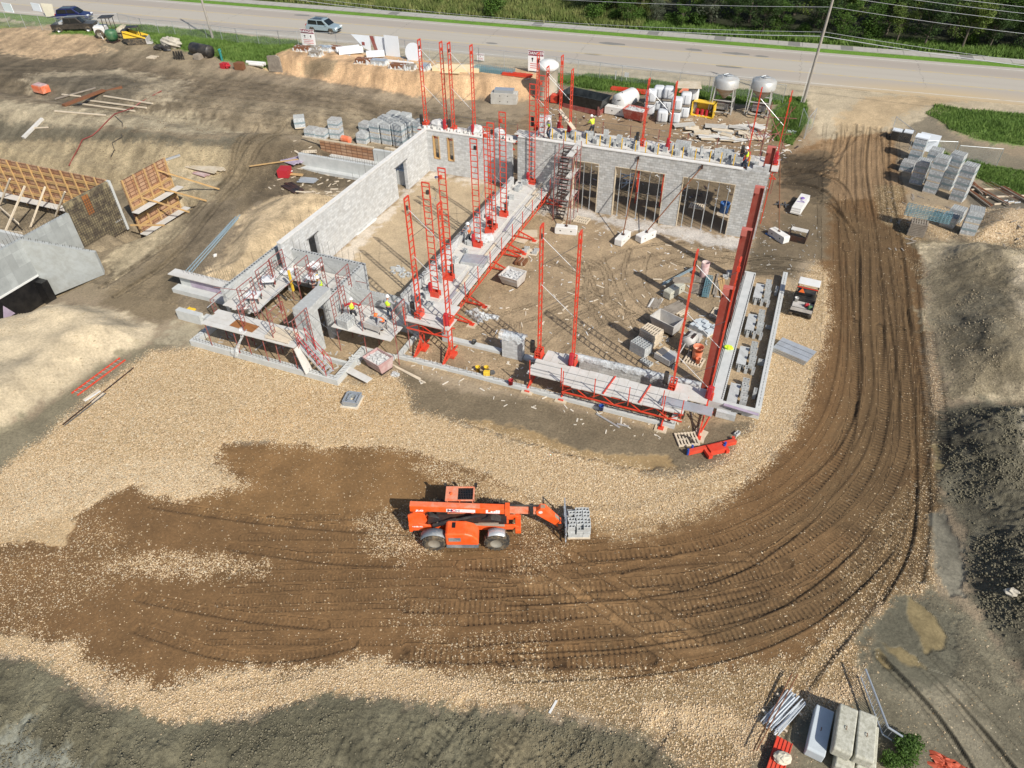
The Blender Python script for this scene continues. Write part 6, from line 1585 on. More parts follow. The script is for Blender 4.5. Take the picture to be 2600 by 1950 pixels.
# electrical cabinet, gate panels, rebar racks on the right
p = at_px(rg(450, 180)); t = thing('utility_cabinet', 'low dark cabinet with two white lids behind the open gate panel', 'cabinet', p, R(-10))
bevel(MB().bx(-.9, -.5, 0, .9, .5, .85).build('body', 'black', t), .04); MB().bx(-.92, -.5, .85, -.05, .3, .93).build('lid', 'sheetwhite', t); MB().bx(.1, -.4, .85, .92, .5, .93).build('lid', 'sheetwhite', t)
def fence_panel(a, b, h, label, grp=None, lean=0.0, z=None, name='chain_link_fence', posts=True, za=None):
 za = TZ(*a) if z is None else z; zb = TZ(*b) if z is None else z
 t = thing(name, label, 'fence', (a[0], a[1], za), 0, grp); d = (b[0] - a[0], b[1] - a[1], zb - za); L = math.hypot(d[0], d[1])
 nx, ny = -d[1] / L * lean, d[0] / L * lean
 me = bpy.data.meshes.new('chain_link'); n = max(1, int(L / 2.0)); vs = []; fs = []
 vs = [(0, 0, .05), (d[0], d[1], d[2] + .05), (d[0] + nx, d[1] + ny, d[2] + h), (nx, ny, h)]
 me.from_pydata(vs, [], [(0, 1, 2, 3)]); uv = me.uv_layers.new(); 
 for i, c in enumerate(((0, 0), (L, 0), (L, h), (0, h))): uv.data[i].uv = c
 me.materials.append(MAT['chainlink']); o = bpy.data.objects.new('chain_link', me); col.objects.link(o); o.parent = t
 m = MB(); m.tube((nx, ny, h), (d[0] + nx, d[1] + ny, d[2] + h), .022, 5); m.build('top_rail', 'galv', t)
 if posts:
  k = max(1, int(round(L / 3.0)))
  for i in range(k + 1):
   u = i / k; MB().tube((d[0] * u, d[1] * u, d[2] * u), (d[0] * u + nx, d[1] * u + ny, d[2] * u + h + .04), .028, 6).build('post', 'galv', t)
 return t
a = T(*rg(365, 150))[:2]; b = T(*rg(520, 275))[:2]; fence_panel(a, b, 1.9, 'open chain link gate panel standing beside the dark cabinet')
a = T(*rg(545, 270))[:2]; b = T(*rg(905, 285))[:2]; fence_panel(a, b, 1.0, 'sagging chain link panel behind the right block pallets')
a = T(*rg(900, 370))[:2]; b = T(*rg(1260, 400))[:2]; fence_panel(a, b, 1.6, 'low chain link fence before the bare strip at right')
a = T(2050, 345)[:2]; b = T(2032, 300)[:2]; fence_panel(T(2042, 352)[:2], T(2060, 330)[:2], 2.2, 'leaning chain link gate panel at the foot of the right utility pole')
fence_panel(T(2028, 325)[:2], T(2040, 352)[:2], 2.0, 'dark meshed gate panel by the grass at the entrance')
rr = random.Random(8)
for k, (c, L, a_, lb) in enumerate(((rg(1180, 650), 5.0, -52, 'longest rusty beam across the pale skids at right'), (rg(1100, 680), 3.4, -60, 'rusty beam at the left of the skids'), (rg(1300, 640), 3.6, -50, 'pile of thin rods in the middle of the skids'), (rg(1420, 660), 3.2, -55, 'dark bars at the right end of the skids'), (rg(1090, 600), 2.4, -70, 'short dark bars near the tall block stack'))):
 p = at_px(c); t = thing('steel_bundle', lb, 'steel bundle', (p[0], p[1], p[2] + .14), R(a_), 'rusty steel laid on skids')
 for i in range(3 + (k == 2) * 4):
  MB().box((rr.uniform(-.2, .2), (i - 1) * .16, .06), (L, .09 if k != 2 else .03, .1 if k != 2 else .03), rr.uniform(-.06, .06)).build('bar', 'rust' if i % 3 else 'greywood', t)
for k, (c, d_) in enumerate(((rg(1045, 608), rg(1370, 598)), (rg(1170, 670), rg(1490, 660)), (rg(1240, 730), rg(1440, 715)))):
 p = at_px(c); q_ = at_px(d_); o = MB().bar((0, 0, .06), (q_[0] - p[0], q_[1] - p[1], .06), .1, .12).build('timber_skid', 'palewood', loc=p); tag(o, 'pale timber skid under the rusty steel, %s' % ('farthest', 'middle', 'nearest')[k], 'skid', 'timber skids at right')
for k in range(9):
 p = at_px(rg(1300 + rr.uniform(-60, 180), 690 + rr.uniform(-40, 50)));
o = MB(); 
for i in range(9): o.tube((i * .16, .1 * (i % 3), .15), (i * .16 + .12, .1 * (i % 3) + .1, .2), .06, 8)
p = at_px(rg(1300, 715)); o = o.build('coil_fittings', 'alu', loc=p); tag(o, 'cluster of shiny metal fittings beside the rods at right', 'fittings')
p = at_px(rg(965, 440)); t = thing('standing_drum', 'rusty round culvert end behind the tall block stack', 'pipe', p, 0)
m = MB(); m.M = Matrix.Rotation(R(70), 4, 'X'); m.lathe([(.42, 0), (.42, .8), (.36, .8), (.36, 0)], 16, (0, .3, -.4)); m.build('shell', 'greywood', t, True)
# ================================================================ side bay: blocks on the right footing
gC = 'block steps along the right side wall'
k = 0
for i, (cx_, cy_) in enumerate((((1290, 270)), ((1235, 510)), ((1155, 760)), ((1080, 1050)))):
 p = G(*rt_(cx_, cy_), .35); nm = ('farthest', 'third', 'second', 'nearest')[i]
 t = thing('mortar_sheet', 'pale grey board leaning against the %s block step' % nm, 'board', (.42, p[1] - .1, 0), 0, 'pale boards by the block steps'); MB().bx(-.42, -.95, .42, .15, .95, .46).bx(-.4, -.9, 0, -.3, .9, .42).bx(.0, -.9, 0, .1, .9, .42).build('sheet', 'cmunew', t)
 for j, (dy, n) in enumerate(((1.35, 3), (.45, 4), (-.45, 4))):
  t = block_thing((.82 + .05 * j, p[1] + dy, 0), math.pi / 2 * 0, 'hollow block column at the %s step, %s' % (nm, ('rear', 'middle', 'front')[j]), gC, n if n < 4 else 4, 1 if j else 1)
  block_thing((.82 + .05 * j, p[1] + dy - .21, 0), 0, 'hollow block column at the %s step, front half of the %s' % (nm, ('rear', 'middle', 'front')[j]), gC, n - 1, 1)
 for j in range(3): block_thing((.25 + .42 * j, p[1] - 1.15, 0), R(90), 'low block at the foot of the %s step, %s' % (nm, ('left', 'middle', 'right')[j]), gC, 2, 1)
for k, (c, n) in enumerate((((1435, 310), 3), ((1370, 570), 1), ((1310, 850), 2), ((1255, 1100), 3))):
 p = G(*rt_(*c), 0); block_thing((min(p[0], 1.45), p[1] + .2, 0), 0 if n < 3 else R(90), 'hollow blocks leaning at the outer side wall, %s' % ('farthest pile', 'lone block', 'second nearest', 'nearest corner pile')[k], 'blocks at the outer side wall', n, 1)
p = G(*rt_(1055, 705), .55); o = MB().blob((0, 0, .1), (.28, .2, .12), 3).build('lime_rag', 'lime', loc=(p[0], p[1], .5)); tag(o, 'bright lime vest dropped on the inner side strip', 'vest')
o = MB().bx(-.6, 0, 0, .5, .25, .55).bx(-.6, .3, 0, .2, .6, .3).build('insulation_scrap', 'cmunew', loc=(.2, 32.2, -.1)); tag(o, 'grey block ends stacked outside the right front corner', 'blocks')
o = MB().bx(-1.0, -.1, 0, 1.0, .1, .03).build('purple_board', 'purplewrap', loc=(.9, 32.75, .52), rz=R(-5)); tag(o, 'thin purple board lying on the right front corner', 'board')
# utility vehicle
u0 = T(*rt_(1520, 480)); u1 = T(*rt_(1650, 505)); UW = math.hypot(u1[0] - u0[0], u1[1] - u0[1])
t = thing('utility_vehicle', 'dark off road buggy with white roof, orange triangle and load bed on the gravel', 'utility vehicle', ((u0[0] + u1[0]) / 2 + .05, (u0[1] + u1[1]) / 2 + .3, u0[2]), R(-4))
UW = 1.5
for x in (-UW / 2 + .12, UW / 2 - .12):
 for y in (.25, 2.35): 
  w = tire('tire', 'rim', (x, y, .31), .31, .24, t, 14, False); w.rotation_euler.z = R(90)
bevel(MB().bx(-.62, -.05, .32, .62, 2.75, .5).bx(-.66, 1.2, .5, .66, 1.5, .9).bx(-.62, 2.0, .5, .62, 2.8, .85).build('body', 'black', t), .05)
m = MB(); m.bx(-.70, -.15, .62, .70, 1.10, .66); m.bx(-.72, -.15, .66, -.68, 1.10, .92); m.bx(.68, -.15, .66, .72, 1.10, .92); m.bx(-.72, 1.08, .66, .72, 1.12, .92); m.bx(-.70, -.18, .62, .70, -.14, .92); m.build('cargo_bed', 'black', t)
MB().bx(-.66, -.10, .665, .66, 1.05, .672).build('bed_mat', 'greyskip', t)
MB().bx(-.70, -.19, .64, .70, -.181, .90).build('tailgate', 'greyskip', t)
m = MB()
for x in (-.66, .66):
 m.tube((x, 1.25, .6), (x, 1.3, 1.85), .028, 6); m.tube((x, 2.55, .8), (x, 2.1, 1.85), .028, 6); m.tube((x, 1.3, 1.85), (x, 2.1, 1.85), .028, 6)
for z in (1.0, 1.3, 1.6): m.tube((-.66, 1.26, z), (.66, 1.26, z), .018, 6)
m.build('roll_cage', 'black', t)
bevel(MB().bx(-.70, 1.28, 1.86, .70, 2.2, 1.92).build('roof', 'white', t), .03)
MB().bx(-.6, 1.5, .5, .6, 1.9, .75).bx(-.6, 1.45, .75, .6, 1.55, 1.15).build('seat', 'black', t)
m = MB(); m._a([(-.52, 1.22, 1.28), (-.12, 1.22, 1.28), (-.32, 1.22, 1.64), (-.52, 1.20, 1.28), (-.12, 1.20, 1.28), (-.32, 1.20, 1.64)], [(0, 2, 1), (3, 4, 5), (0, 1, 4, 3), (1, 2, 5, 4), (2, 0, 3, 5)]); m.build('warning_triangle', 'vestorange', t)
MB().bx(-.68, 1.18, 1.66, .68, 1.22, 1.72).build('rear_bar', 'red', t)
Mx = Matrix.Translation(t.location) @ Matrix.Rotation(R(-4), 4, 'Z')
for (x, y, f) in ((-.5, .95, lambda l: bucket(l, 'white', 'white bucket in the buggy load bed corner', .13, .3)),):
 q_ = Mx @ Vector((x, y, .675)); f(tuple(q_))
for (x, y, mt, lb) in ((.25, .55, 'shirtred', 'red fuel can in the buggy load bed'), (.48, .35, 'green', 'green fuel can in the buggy load bed')):
 q_ = Mx @ Vector((x, y, .675)); c = thing('fuel_can', lb, 'fuel can', tuple(q_), .4); bevel(MB().bx(-.14, -.1, 0, .14, .1, .24).build('can', mt, c), .04, 3); MB().tube((-.08, 0, .22), (-.16, 0, .34), .02, 6).build('spout', 'black', c)
# aluminium planks by the road
p = at_px(rt_(1540, 745)); t = thing('plank_stack', 'stack of aluminium scaffold planks lying askew on the gravel shoulder', 'plank stack', p, R(-20))
for k in range(3):
 for i in range(3):
  m = MB(); m.bx(-1.15 + .05 * k, -.72 + i * .48, .1 + k * .13, 1.15 + .05 * k, -.27 + i * .48, .12 + k * .13)
  for y in (-.72, -.52, -.32): m.bx(-1.15 + .05 * k, y + i * .48, .04 + k * .13, 1.15 + .05 * k, y + i * .48 + .03, .125 + k * .13)
  m.build('plank', 'alu', t)
# ================================================================ clutter on the building floor
def skip(loc, rz, label, mat, W=1.5, L=1.3, H=.95, rubble=True, grp=None):
 t = thing('rubble_skip', label, 'skip', loc, rz, grp); m = MB(); a = .04
 lo = [(-W * .42, -L * .28), (W * .42, -L * .28), (W * .42, L * .42), (-W * .42, L * .42)]; hi = [(-W / 2, -L / 2), (W / 2, -L / 2), (W / 2, L / 2), (-W / 2, L / 2)]
 vs = [(x, y, .15) for x, y in lo] + [(x, y, H) for x, y in hi] + [(x * .93, y * .93, H) for x, y in hi] + [(x * .92, y * .92, .25) for x, y in lo]
 m._a(vs, [(3, 2, 1, 0)] + [(i, (i + 1) % 4, 4 + (i + 1) % 4, 4 + i) for i in range(4)] + [(4 + i, 4 + (i + 1) % 4, 8 + (i + 1) % 4, 8 + i) for i in range(4)] + [(8 + i, 8 + (i + 1) % 4, 12 + (i + 1) % 4, 12 + i) for i in range(4)] + [(12, 13, 14, 15)])
 m.build('hopper', mat, t)
 MB().bx(-W * .4, -L * .3, 0, -W * .3, L * .45, .15).bx(W * .3, -L * .3, 0, W * .4, L * .45, .15).build('skid', 'darkmetal', t)
 if rubble:
  m = MB(); rg_ = random.Random(int(W * 100 + H * 10)); 
  for i in range(60): m.box((rg_.uniform(-W * .4, W * .4), rg_.uniform(-L * .4, L * .38), H - .12 + rg_.uniform(-.08, .06)), (rg_.uniform(.08, .25), rg_.uniform(.06, .18), .07), rg_.uniform(0, 3), rg_.uniform(-.5, .5), rg_.uniform(-.5, .5))
  m.bx(-W * .44, -L * .43, H - .3, W * .44, L * .43, H - .16)
  m.build('rubble', 'rubble', t)
 return t
p = at_px(rm(1880, 1260)); skip((p[0], p[1] + .2, p[2]), R(-18), 'faded pink rubble skip outside the lobby footing', 'pinkskip', 1.5, 1.25, 1.0)
p = at_px(md(1650, 730)); skip((p[0], p[1] + .3, 0), R(-8), 'white rubble skip full of broken blocks beside the middle deck', 'whiteskip', 1.55, 1.5, .95)
p = G(*cr(1560, 960), 0); skip((p[0], p[1], 0), R(-22), 'empty grey metal hopper behind the pallet stack on the floor', 'greyskip', 1.9, 1.2, 1.05, False)
p = G(*cr(1400, 1090), 0); pallet((p[0], p[1] + .2, 0), R(-20), 'tall stack of pale pallets before the grey hopper', 7)
p = G(*cr(1300, 1210), 0); t = block_thing((p[0], p[1] + .3, 0), R(-25), 'open wrapped cube of hollow blocks near the front block wall', 'block cubes on the floor', 4, 4, rows=3, mat='cmunew')
p = G(*cr(1560, 1290), 0); t = thing('block_pallet', 'low grey block pallet with slatted top near the orange barrel', 'block pallet', (p[0], p[1] + .3, 0), R(-25)); MB().bx(-.6, -.5, .1, .6, .5, .5).build('blocks', 'cmugrey', t); MB().bx(-.6, -.5, 0, .6, .5, .1).build('pallet_base', 'black', t); MB().bx(-.55, -.45, .5, -.1, .45, .55).build('cover_board', 'palewood', t)
p = G(*cr(1370, 1300), 0); t = block_thing((p[0], p[1], 0), R(-25), 'single blocks scattered beside the wrapped cube near the front wall', 'loose blocks on the floor', 1, 2, rows=2)
p = G(*cr(1850, 1300), 0); pallet((p[0], p[1] + .2, 0), R(-8), 'pale pallet under the orange barrel'); 
t = thing('barrel', 'open orange plastic barrel standing on a pallet by the nearest column', 'barrel', (p[0] + .1, p[1] + .45, .14))
m = MB(); m.lathe([(.001, .02), (.28, .02), (.29, 0), (.31, .3), (.30, .32), (.31, .34), (.32, .62), (.31, .64), (.33, .9), (.35, .93), (.33, .93), (.29, .05), (.001, .05)], 18); m.build('shell', 'orangedust', t, True)
bucket((p[0] + .25, p[1] + .0, .14), 'orangedust', 'salmon bucket on the barrel pallet')
p = G(*cr(1950, 960), 0); t = thing('block_pallet', 'spread of pale insulation blocks on a pallet near the columns', 'block pallet', (p[0], p[1], 0), R(-28))
for i in range(4):
 for j in range(3): MB().bx(-.75 + i * .38, -.55 + j * .38, .1, -.40 + i * .38, -.20 + j * .38, .38 + .1 * ((i + j) % 2)).build('block', 'blueconc', t)
MB().bx(-.75, -.55, 0, .75, .55, .1).build('pallet_base', 'palewood', t)
# mortar mixer
p = G(*cr(1790, 1170), 0); t = thing('mortar_mixer', 'dusty grey mortar mixer on a frame beside the orange barrel', 'mixer', (p[0], p[1] + .1, 0), R(-15))
m = MB(); m.M = Matrix.Rotation(R(90), 4, 'X'); m.lathe([(.001, -.5), (.38, -.5), (.42, -.4), (.42, .4), (.38, .5), (.001, .5)], 16, (0, .85, 0)); m.build('drum', 'greyskip', t, True)
m = MB()
for x in (-.4, .4):
 for y in (-.6, .6): m.bar((x, y, 0), (x * .6, y, .8), .06)
m.bar((-.4, -.6, .3), (-.4, .6, .3), .06); m.bar((.4, -.6, .3), (.4, .6, .3), .06); m.bx(-.5, .6, .3, .4, 1.1, .8); m.bar((0, -.6, .9), (0, -1.5, .5), .05); m.build('frame', 'greyskip', t)
for y in (-.35, .35):
 w = tire('tire', 'rim', (.55, y, .28), .28, .18, t, 12, False); w.rotation_euler.z = R(90)
MB().bx(-.3, -.3, 1.2, .3, .3, 1.25).build('grate', 'darkmetal', t)
# lumber and steel piles
def board_pile(c, rz, label, n, L, mat, W=.1, gap=.11, z0=.05, name='lumber_pile', cat='lumber', seed=0, H=.05, zz=0, grp=None):
 p = at_px(c); rg_ = random.Random(seed + 77); t = thing(name, label, cat, p, rz, grp)
 for i in range(n):
  MB().box((rg_.uniform(-.08, .08) * L, (i - n / 2) * gap, z0 + H / 2 + zz * (i % 2) * H), (L * rg_.uniform(.85, 1), W, H), rg_.uniform(-.03, .03)).build('board', mat, t)
 return t
board_pile(cr(1450, 690), R(88), 'weathered brown boards laid flat left of the dark board pile', 6, 1.5, 'greywood', .12, .13, seed=1)
board_pile(cr(1410, 690), R(86), 'two white posts beside the weathered boards', 1, 1.3, 'white', .1); board_pile(cr(1505, 690), R(86), 'white post right of the weathered boards', 1, 1.2, 'white', .1)
board_pile(cr(1650, 740), R(60), 'dark slanted board pile behind the grey hopper', 8, 2.0, 'greywood', .12, .12, seed=2)
board_pile(cr(1730, 780), R(65), 'short white boards beside the dark slanted pile', 3, 1.0, 'palewood', .1, .15, seed=3)
p = G(*cr(1650, 590), 0); bin_block((p[0], p[1], 0), R(65), 'dusty concrete block under grey boards on the garage floor', 'mossconc')
board_pile(cr(1715, 520), R(25), 'grey boards resting across the dusty floor block', 4, 1.3, 'greywood', .16, .2, .65, seed=4)
a = T(*cr(1530, 535)); b = T(*cr(1860, 395)); t = thing('ladder_truss', 'long pale blue truss beam lying across the garage floor', 'truss', (a[0], a[1], .35)); m = MB(); dx, dy = b[0] - a[0], b[1] - a[1]
for o_ in (-.12, .12): m.bar((0, o_, 0), (dx, dy + o_, .35), .05, .08)
for i in range(12): u = i / 12; m.bar((dx * u, dy * u - .12, .35 * u), (dx * (u + .04), dy * (u + .04) + .12, .35 * u), .03)
m.build('truss', 'carblue', t)
p = at_px(cr(1990, 540)); mesh_bundle((p[0], p[1], .1), R(93), 2.5, 'teal blue mesh sheets lying lengthwise on the garage floor', 'mesh bundles', .45, .35)
board_pile(cr(2075, 510), R(92), 'long grey boards right of the teal mesh', 2, 3.0, 'greywood', .14, .18, seed=5); board_pile(cr(2135, 530), R(104), 'long yellow boards beside the columns', 3, 3.2, 'lumber', .14, .15, seed=6)
p = at_px(cr(1900, 550)); pallet((p[0], p[1], 0), R(98), 'grey pallet left of the teal mesh', 1, mat='greywood')
p = at_px(cr(1930, 440)); pallet((p[0], p[1], 0), R(95), 'grey pallet under the concrete form tube', 1, mat='greywood')
t = thing('form_tube', 'upright grey cardboard form tube on a pallet behind the teal mesh', 'tube', (p[0] + .1, p[1] + .3, .13)); m = MB(); m.lathe([(.30, 0), (.30, 1.2), (.27, 1.2), (.27, 0)], 16); m.build('shell', 'pinkskip', t, True)
p = at_px(cr(2110, 800)); pallet((p[0], p[1], 0), R(80), 'pale pallet with black tools beside the steel columns'); o = MB().blob((0, 0, .12), (.2, .35, .12), 5).blob((.1, .3, .1), (.1, .2, .1), 6).build('tool_bag', 'black', loc=(p[0], p[1], .14)); tag(o, 'black tool bag on the pallet beside the columns', 'tool bag')
p = T(*rt_(1080, 150)); block_thing((p[0], p[1], 0), .4, 'pile of hollow blocks on the floor by the third column', 'block cubes on the floor', 2, 2, rows=2)
block_thing((p[0] - .4, p[1] - .5, 0), .2, 'small block pair before the third column', 'block cubes on the floor', 1, 2)
board_pile(cr(190, 165), R(5), 'pale pallet with cut blocks near the red outriggers', 1, 1.2, 'palewood', .9, .1, .05, name='timber_pallet', cat='pallet')
p = T(*cr(190, 165)); 
for k in range(4): block_thing((p[0] - .4 + .8 * (k % 2), p[1] - .25 + .5 * (k // 2), .12), .1, 'hollow block on the pallet near the red outriggers, %s' % ('front left', 'front right', 'back left', 'back right')[k], 'blocks on the outrigger pallet')
board_pile(md(1740, 490), R(88), 'brown sawn boards on edge beside the white skip', 3, .9, 'rust', .2, .28, seed=9, H=.25); board_pile(md(1735, 480), R(86), 'pale boards among the brown sawn boards', 2, .9, 'palewood', .12, .4, seed=10, H=.2)
for k, (c, rz) in enumerate(((md(1830, 180), .35), (md(1740, 235), -.15))):
 p = T(*c); o = MB().bx(-.75, -.6, 0, .75, .6, .02).build('plywood_sheet', 'ply', loc=(p[0], p[1], .03 + .03 * k), rz=rz); tag(o, 'tan plywood sheet on the floor beside the outriggers, %s' % ('rear' if k == 0 else 'front'), 'plywood sheet', 'plywood sheets on the floor')
p = T(*a3(1980, 1290)); pallet((p[0], p[1], .0), R(-5), 'pale damaged pallet before the narrow garage opening')
# plastic heap and rubble
m = MB(); rr = random.Random(3)
def heap(m, w, d, h, seed):
 rg_ = random.Random(seed); n = 12; H_ = [[(0 if i in (0, n) or j in (0, n) else h * rg_.uniform(.2, 1.0)) for j in range(n + 1)] for i in range(n + 1)]; X_ = [[(rg_.uniform(-.06, .06), rg_.uniform(-.06, .06)) for j in range(n + 1)] for i in range(n + 1)]
 m.grid(lambda u, v: ((u - .5) * w * (1 + X_[round(u * n)][round(v * n)][0] * 4) + X_[round(u * n)][round(v * n)][1], (v - .5) * d * (1 + X_[round(v * n)][round(u * n)][0] * 4), H_[round(u * n)][round(v * n)] + .02), n, n)
for k, (c, w, d, h, rz, lb) in enumerate(((md(1290, 1050), 1.5, .9, .35, -.5, 'crumpled clear plastic heap beside the lobby mast foot'), (md(1440, 1060), .9, .5, .15, .1, 'smaller crumpled plastic right of the clear heap'), (rm(1680, 1170), .6, .8, .5, 0, 'plastic film bunched against the pink skip'), (rm(2040, 1300), .5, .35, .2, 0, 'small torn film scrap beside the pink skip'), (tf(200, 1145), .9, .5, .2, 0, 'crumpled white plastic by the entrance grass'))):
 m = MB(); heap(m, w, d, h, k); p = T(*c); o = m.build('plastic_heap', 'film', loc=(p[0], p[1], p[2]), rz=rz); tag(o, lb, 'plastic sheet')
m = MB()
for i in range(46): m.box((rr.gauss(0, .45), rr.gauss(0, .25), .06), (rr.uniform(.08, .3), rr.uniform(.08, .2), rr.uniform(.06, .14)), rr.uniform(0, 3), rr.uniform(-.4, .4))
p = T(*md(490, 580)); o = m.build('block_rubble', 'cmunew', loc=p, rz=-.3); stuff(o, 'scattered broken blocks on the hall floor', 'rubble')
block_thing((p[0] - .7, p[1] + .1, 0), .3, 'whole hollow block at the edge of the hall floor rubble', 'loose blocks on the floor', 1, 1)
a = T(*a2(1035, 1445)); b = T(*a2(1270, 1265)); o = MB().bar((0, 0, .03), (b[0] - a[0], b[1] - a[1], .03), .14, .06).bar((.2, .1, .04), (b[0] - a[0] + .1, b[1] - a[1] - .3, .04), .1, .06).build('white_board', 'white', loc=(a[0], a[1], 0)); tag(o, 'long bright white boards on the hall floor along the left wall', 'board')
m = MB(); m.tube((0, 0, 0), (0, 0, 1.3), .05, 8); p = G(*a2(670, 1600), .6); o = m.build('white_pipe', 'white', loc=(p[0] + .2, p[1] + .6, 0)); tag(o, 'short white pipe beside the near hall doorway', 'pipe')
p = T(*a3(440, 830)); bucket((p[0], p[1], 0), 'blue', 'tipped blue bucket by the hall rear wall', tilt=1.4)
# in front of the building
for c, mt, lb in (((1235, 942), 'yellow', 'yellow bucket nearest the lobby on the front stem wall'), ((1250, 1085 * .9), 'blue', ''),):
 if lb: p = T(*c); bucket((p[0], p[1], TZ(p[0], p[1])), mt, lb)
p = T(*md(1300, 1625)); bucket((p[0], p[1], p[2]), 'yellow', 'yellow pail with white front inside the front stem wall')
p = T(1237, 963); t = thing('wet_saw', 'small yellow cut-off saw on the front stem wall', 'saw', (p[0], p[1] + .2, .22), .3); bevel(MB().bx(-.3, -.15, 0, .1, .15, .3).build('body', 'yellow', t), .03); MB().tube((.25, -.03, .2), (.25, .03, .2), .18, 14).build('blade', 'steel', t); MB().path([(-.3, 0, .3), (-.2, 0, .45), (.1, 0, .4)], .02).build('handle', 'black', t)
p = G(1297, 975, .25); bucket((p[0], p[1], .23), 'shirtred', 'red bucket on the front stem wall'); p = G(*rt_(75, 1185), .25); bucket((p[0], p[1] + .1, .23), 'blue', 'blue bucket on the front stem wall under the deck')
bucket((-16.3, 33.3, .19), 'black', 'black bucket on the stem wall near the lobby mast', tilt=.5)
for k, (c, L, a_, mt, lb) in enumerate(((rt_(130, 1265), 1.7, -22, 'alu', 'long thin metal strip on the mud before the front footing'), (rt_(245, 1300), .7, 3, 'alu', 'short metal strip beside the long one'), (rm(2100, 1250), 3.2, -14, 'palewood', 'long pale board lying outside the lobby footing'), (rm(2180, 1300), 2.6, -16, 'palewood', 'second pale board outside the lobby footing'), (rm(1690, 1330), 2.2, -14, 'plank', 'wide grey plank bridging the corner footing to the pink skip'))):
 p = T(*c); o = MB().box((0, 0, .05), (L, .1 if k < 4 else .5, .04), R(a_)).build('metal_strip' if k < 2 else 'plank', mt, loc=(p[0], p[1], p[2] + (.0 if k < 4 else .3))); tag(o, lb, 'strip' if k < 2 else 'plank')
p = at_px(rt_(735, 1410)); pallet(p, R(28), 'pale pallet with bundled strap on the wet mud'); m = MB()
for i in range(5): m.path([(-.4 + .05 * i, .3, .16), (.05 + .03 * i, .05, .18), (.1 + .06 * i, -.4, .16)], .015, 5)
o = m.build('strap_coil', 'rebar', loc=p, rz=R(28)); tag(o, 'dark bent straps lying on the pale pallet in the mud', 'straps')
p = at_px(rt_(840, 1360)); o = bevel(MB().bx(-.35, -.3, 0, .35, .3, .08).build('foot_board', 'ply', loc=p, rz=R(-12)), .01); tag(o, 'tan base board under the right front mast foot', 'board')
o = MB().tube((0, 0, .1), (.35, .5, 1.4), .06, 6).build('red_jack', 'red', loc=p); tag(o, 'red jack post standing on the tan base board', 'jack post')
p = at_px(rt_(1118, 1370)); block_thing((p[0], p[1], p[2]), 1.1, 'lone grey block at the gravel edge by the red frame', 'loose blocks outside')
p = at_px(rt_(930, 1480)); t = thing('mast_base_frame', 'red mast base frame with blue corner jacks lying on the mud', 'base frame', p, R(38))
m = MB(); m.bar((-1.5, 0, .2), (1.4, 0, .2), .22, .28); m.bar((-.5, -.7, .2), (-.5, .1, .2), .22, .22); m.bar((.6, -.6, .2), (.6, .1, .2), .2, .22); m.box((.05, -.25, .25), (.9, .5, .35)); m.bar((1.3, 0, .2), (1.45, .35, .2), .15); m.build('frame', 'red', t)
for x, y in ((-1.55, -.05), (-1.2, .15), (.5, -.3), (.65, -.15)): MB().tube((x, y, .1), (x, y, .5), .07, 8).build('jack', 'blue', t)
p = at_px(rm(1640, 1550)); t = thing('form_frame_stack', 'stack of galvanised door frames on a board upon the gravel', 'frame stack', p, R(12))
MB().bx(-.55, -.62, 0, .55, .62, .06).build('base_board', 'palewood', t)
for k in range(4):
 m = MB(); z = .08 + k * .1; j = .04 * (k % 2)
 for a_, b_ in (((-.42, -.45), (.42, -.45)), ((-.42, .45), (.42, .45)), ((-.42, -.45), (-.42, .45)), ((.42, -.45), (.42, .45)), ((-.2, -.3), (.25, -.3)), ((-.2, .3), (.25, .3)), ((-.2, -.3), (-.2, .3)), ((.25, -.3), (.25, .3))): m.bar((a_[0] + j, a_[1], z), (b_[0] + j, b_[1], z), .10, .05)
 m.build('frame', 'galv', t)
# left: ladder, planks, pipes
a = T(190, 1003); b = T(312, 913); t = thing('ladder', 'red extension ladder with pale rungs lying beside the sand heap', 'ladder', (a[0], a[1], a[2]), math.atan2(b[1] - a[1], b[0] - a[0])); L = math.hypot(b[0] - a[0], b[1] - a[1]); zs = (b[2] - a[2]) / L
for y in (-.24, .24): MB().bar((0, y, .06), (L, y, .06 + zs * L), .035, .09).build('side_rail', 'red', t)
for i in range(int(L / .3)): MB().tube((.2 + i * .3, -.24, .06 + zs * (.2 + i * .3)), (.2 + i * .3, .24, .06 + zs * (.2 + i * .3)), .018, 6).build('rung', 'alu', t)
for k, (c0_, c1_, mt, w_, lb) in enumerate((((212, 1018), (252, 990), 'palewood', .12, 'pale plank below the red ladder, upper one'), ((216, 1020), (256, 994), 'white', .10, 'white plank below the red ladder'), ((232, 1023), (265, 1000), 'palewood', .25, 'broad pale plank below the red ladder, right one'), ((160, 1080), (340, 935), 'darkmetal', .06, 'long dark pipe along the gravel edge'), ((165, 1082), (270, 1000), 'steel', .05, 'second dark pipe along the gravel edge'))):
 a = T(*c0_); b = T(*c1_); o = MB().bar((0, 0, .05), (b[0] - a[0], b[1] - a[1], .05 + b[2] - a[2]), w_, .05).build('plank' if k < 3 else 'pipe', mt, loc=a); tag(o, lb, 'plank' if k < 3 else 'pipe')
for k, (c0_, c1_) in enumerate((((475, 700), (600, 552)), ((470, 702), (610, 548)), ((468, 695), (592, 560)), ((478, 705), (606, 556)))):
 a = T(*c0_); b = T(*c1_); o = MB().tube((0, 0, .08), (b[0] - a[0], b[1] - a[1], .08 + b[2] - a[2]), .05, 8).build('conduit_pipe', 'carblue', loc=a); tag(o, 'long blue grey pipe lying from the wing footing toward the yard', 'pipe', 'blue grey pipes on the left')
m = MB(); p = T(520, 848); 
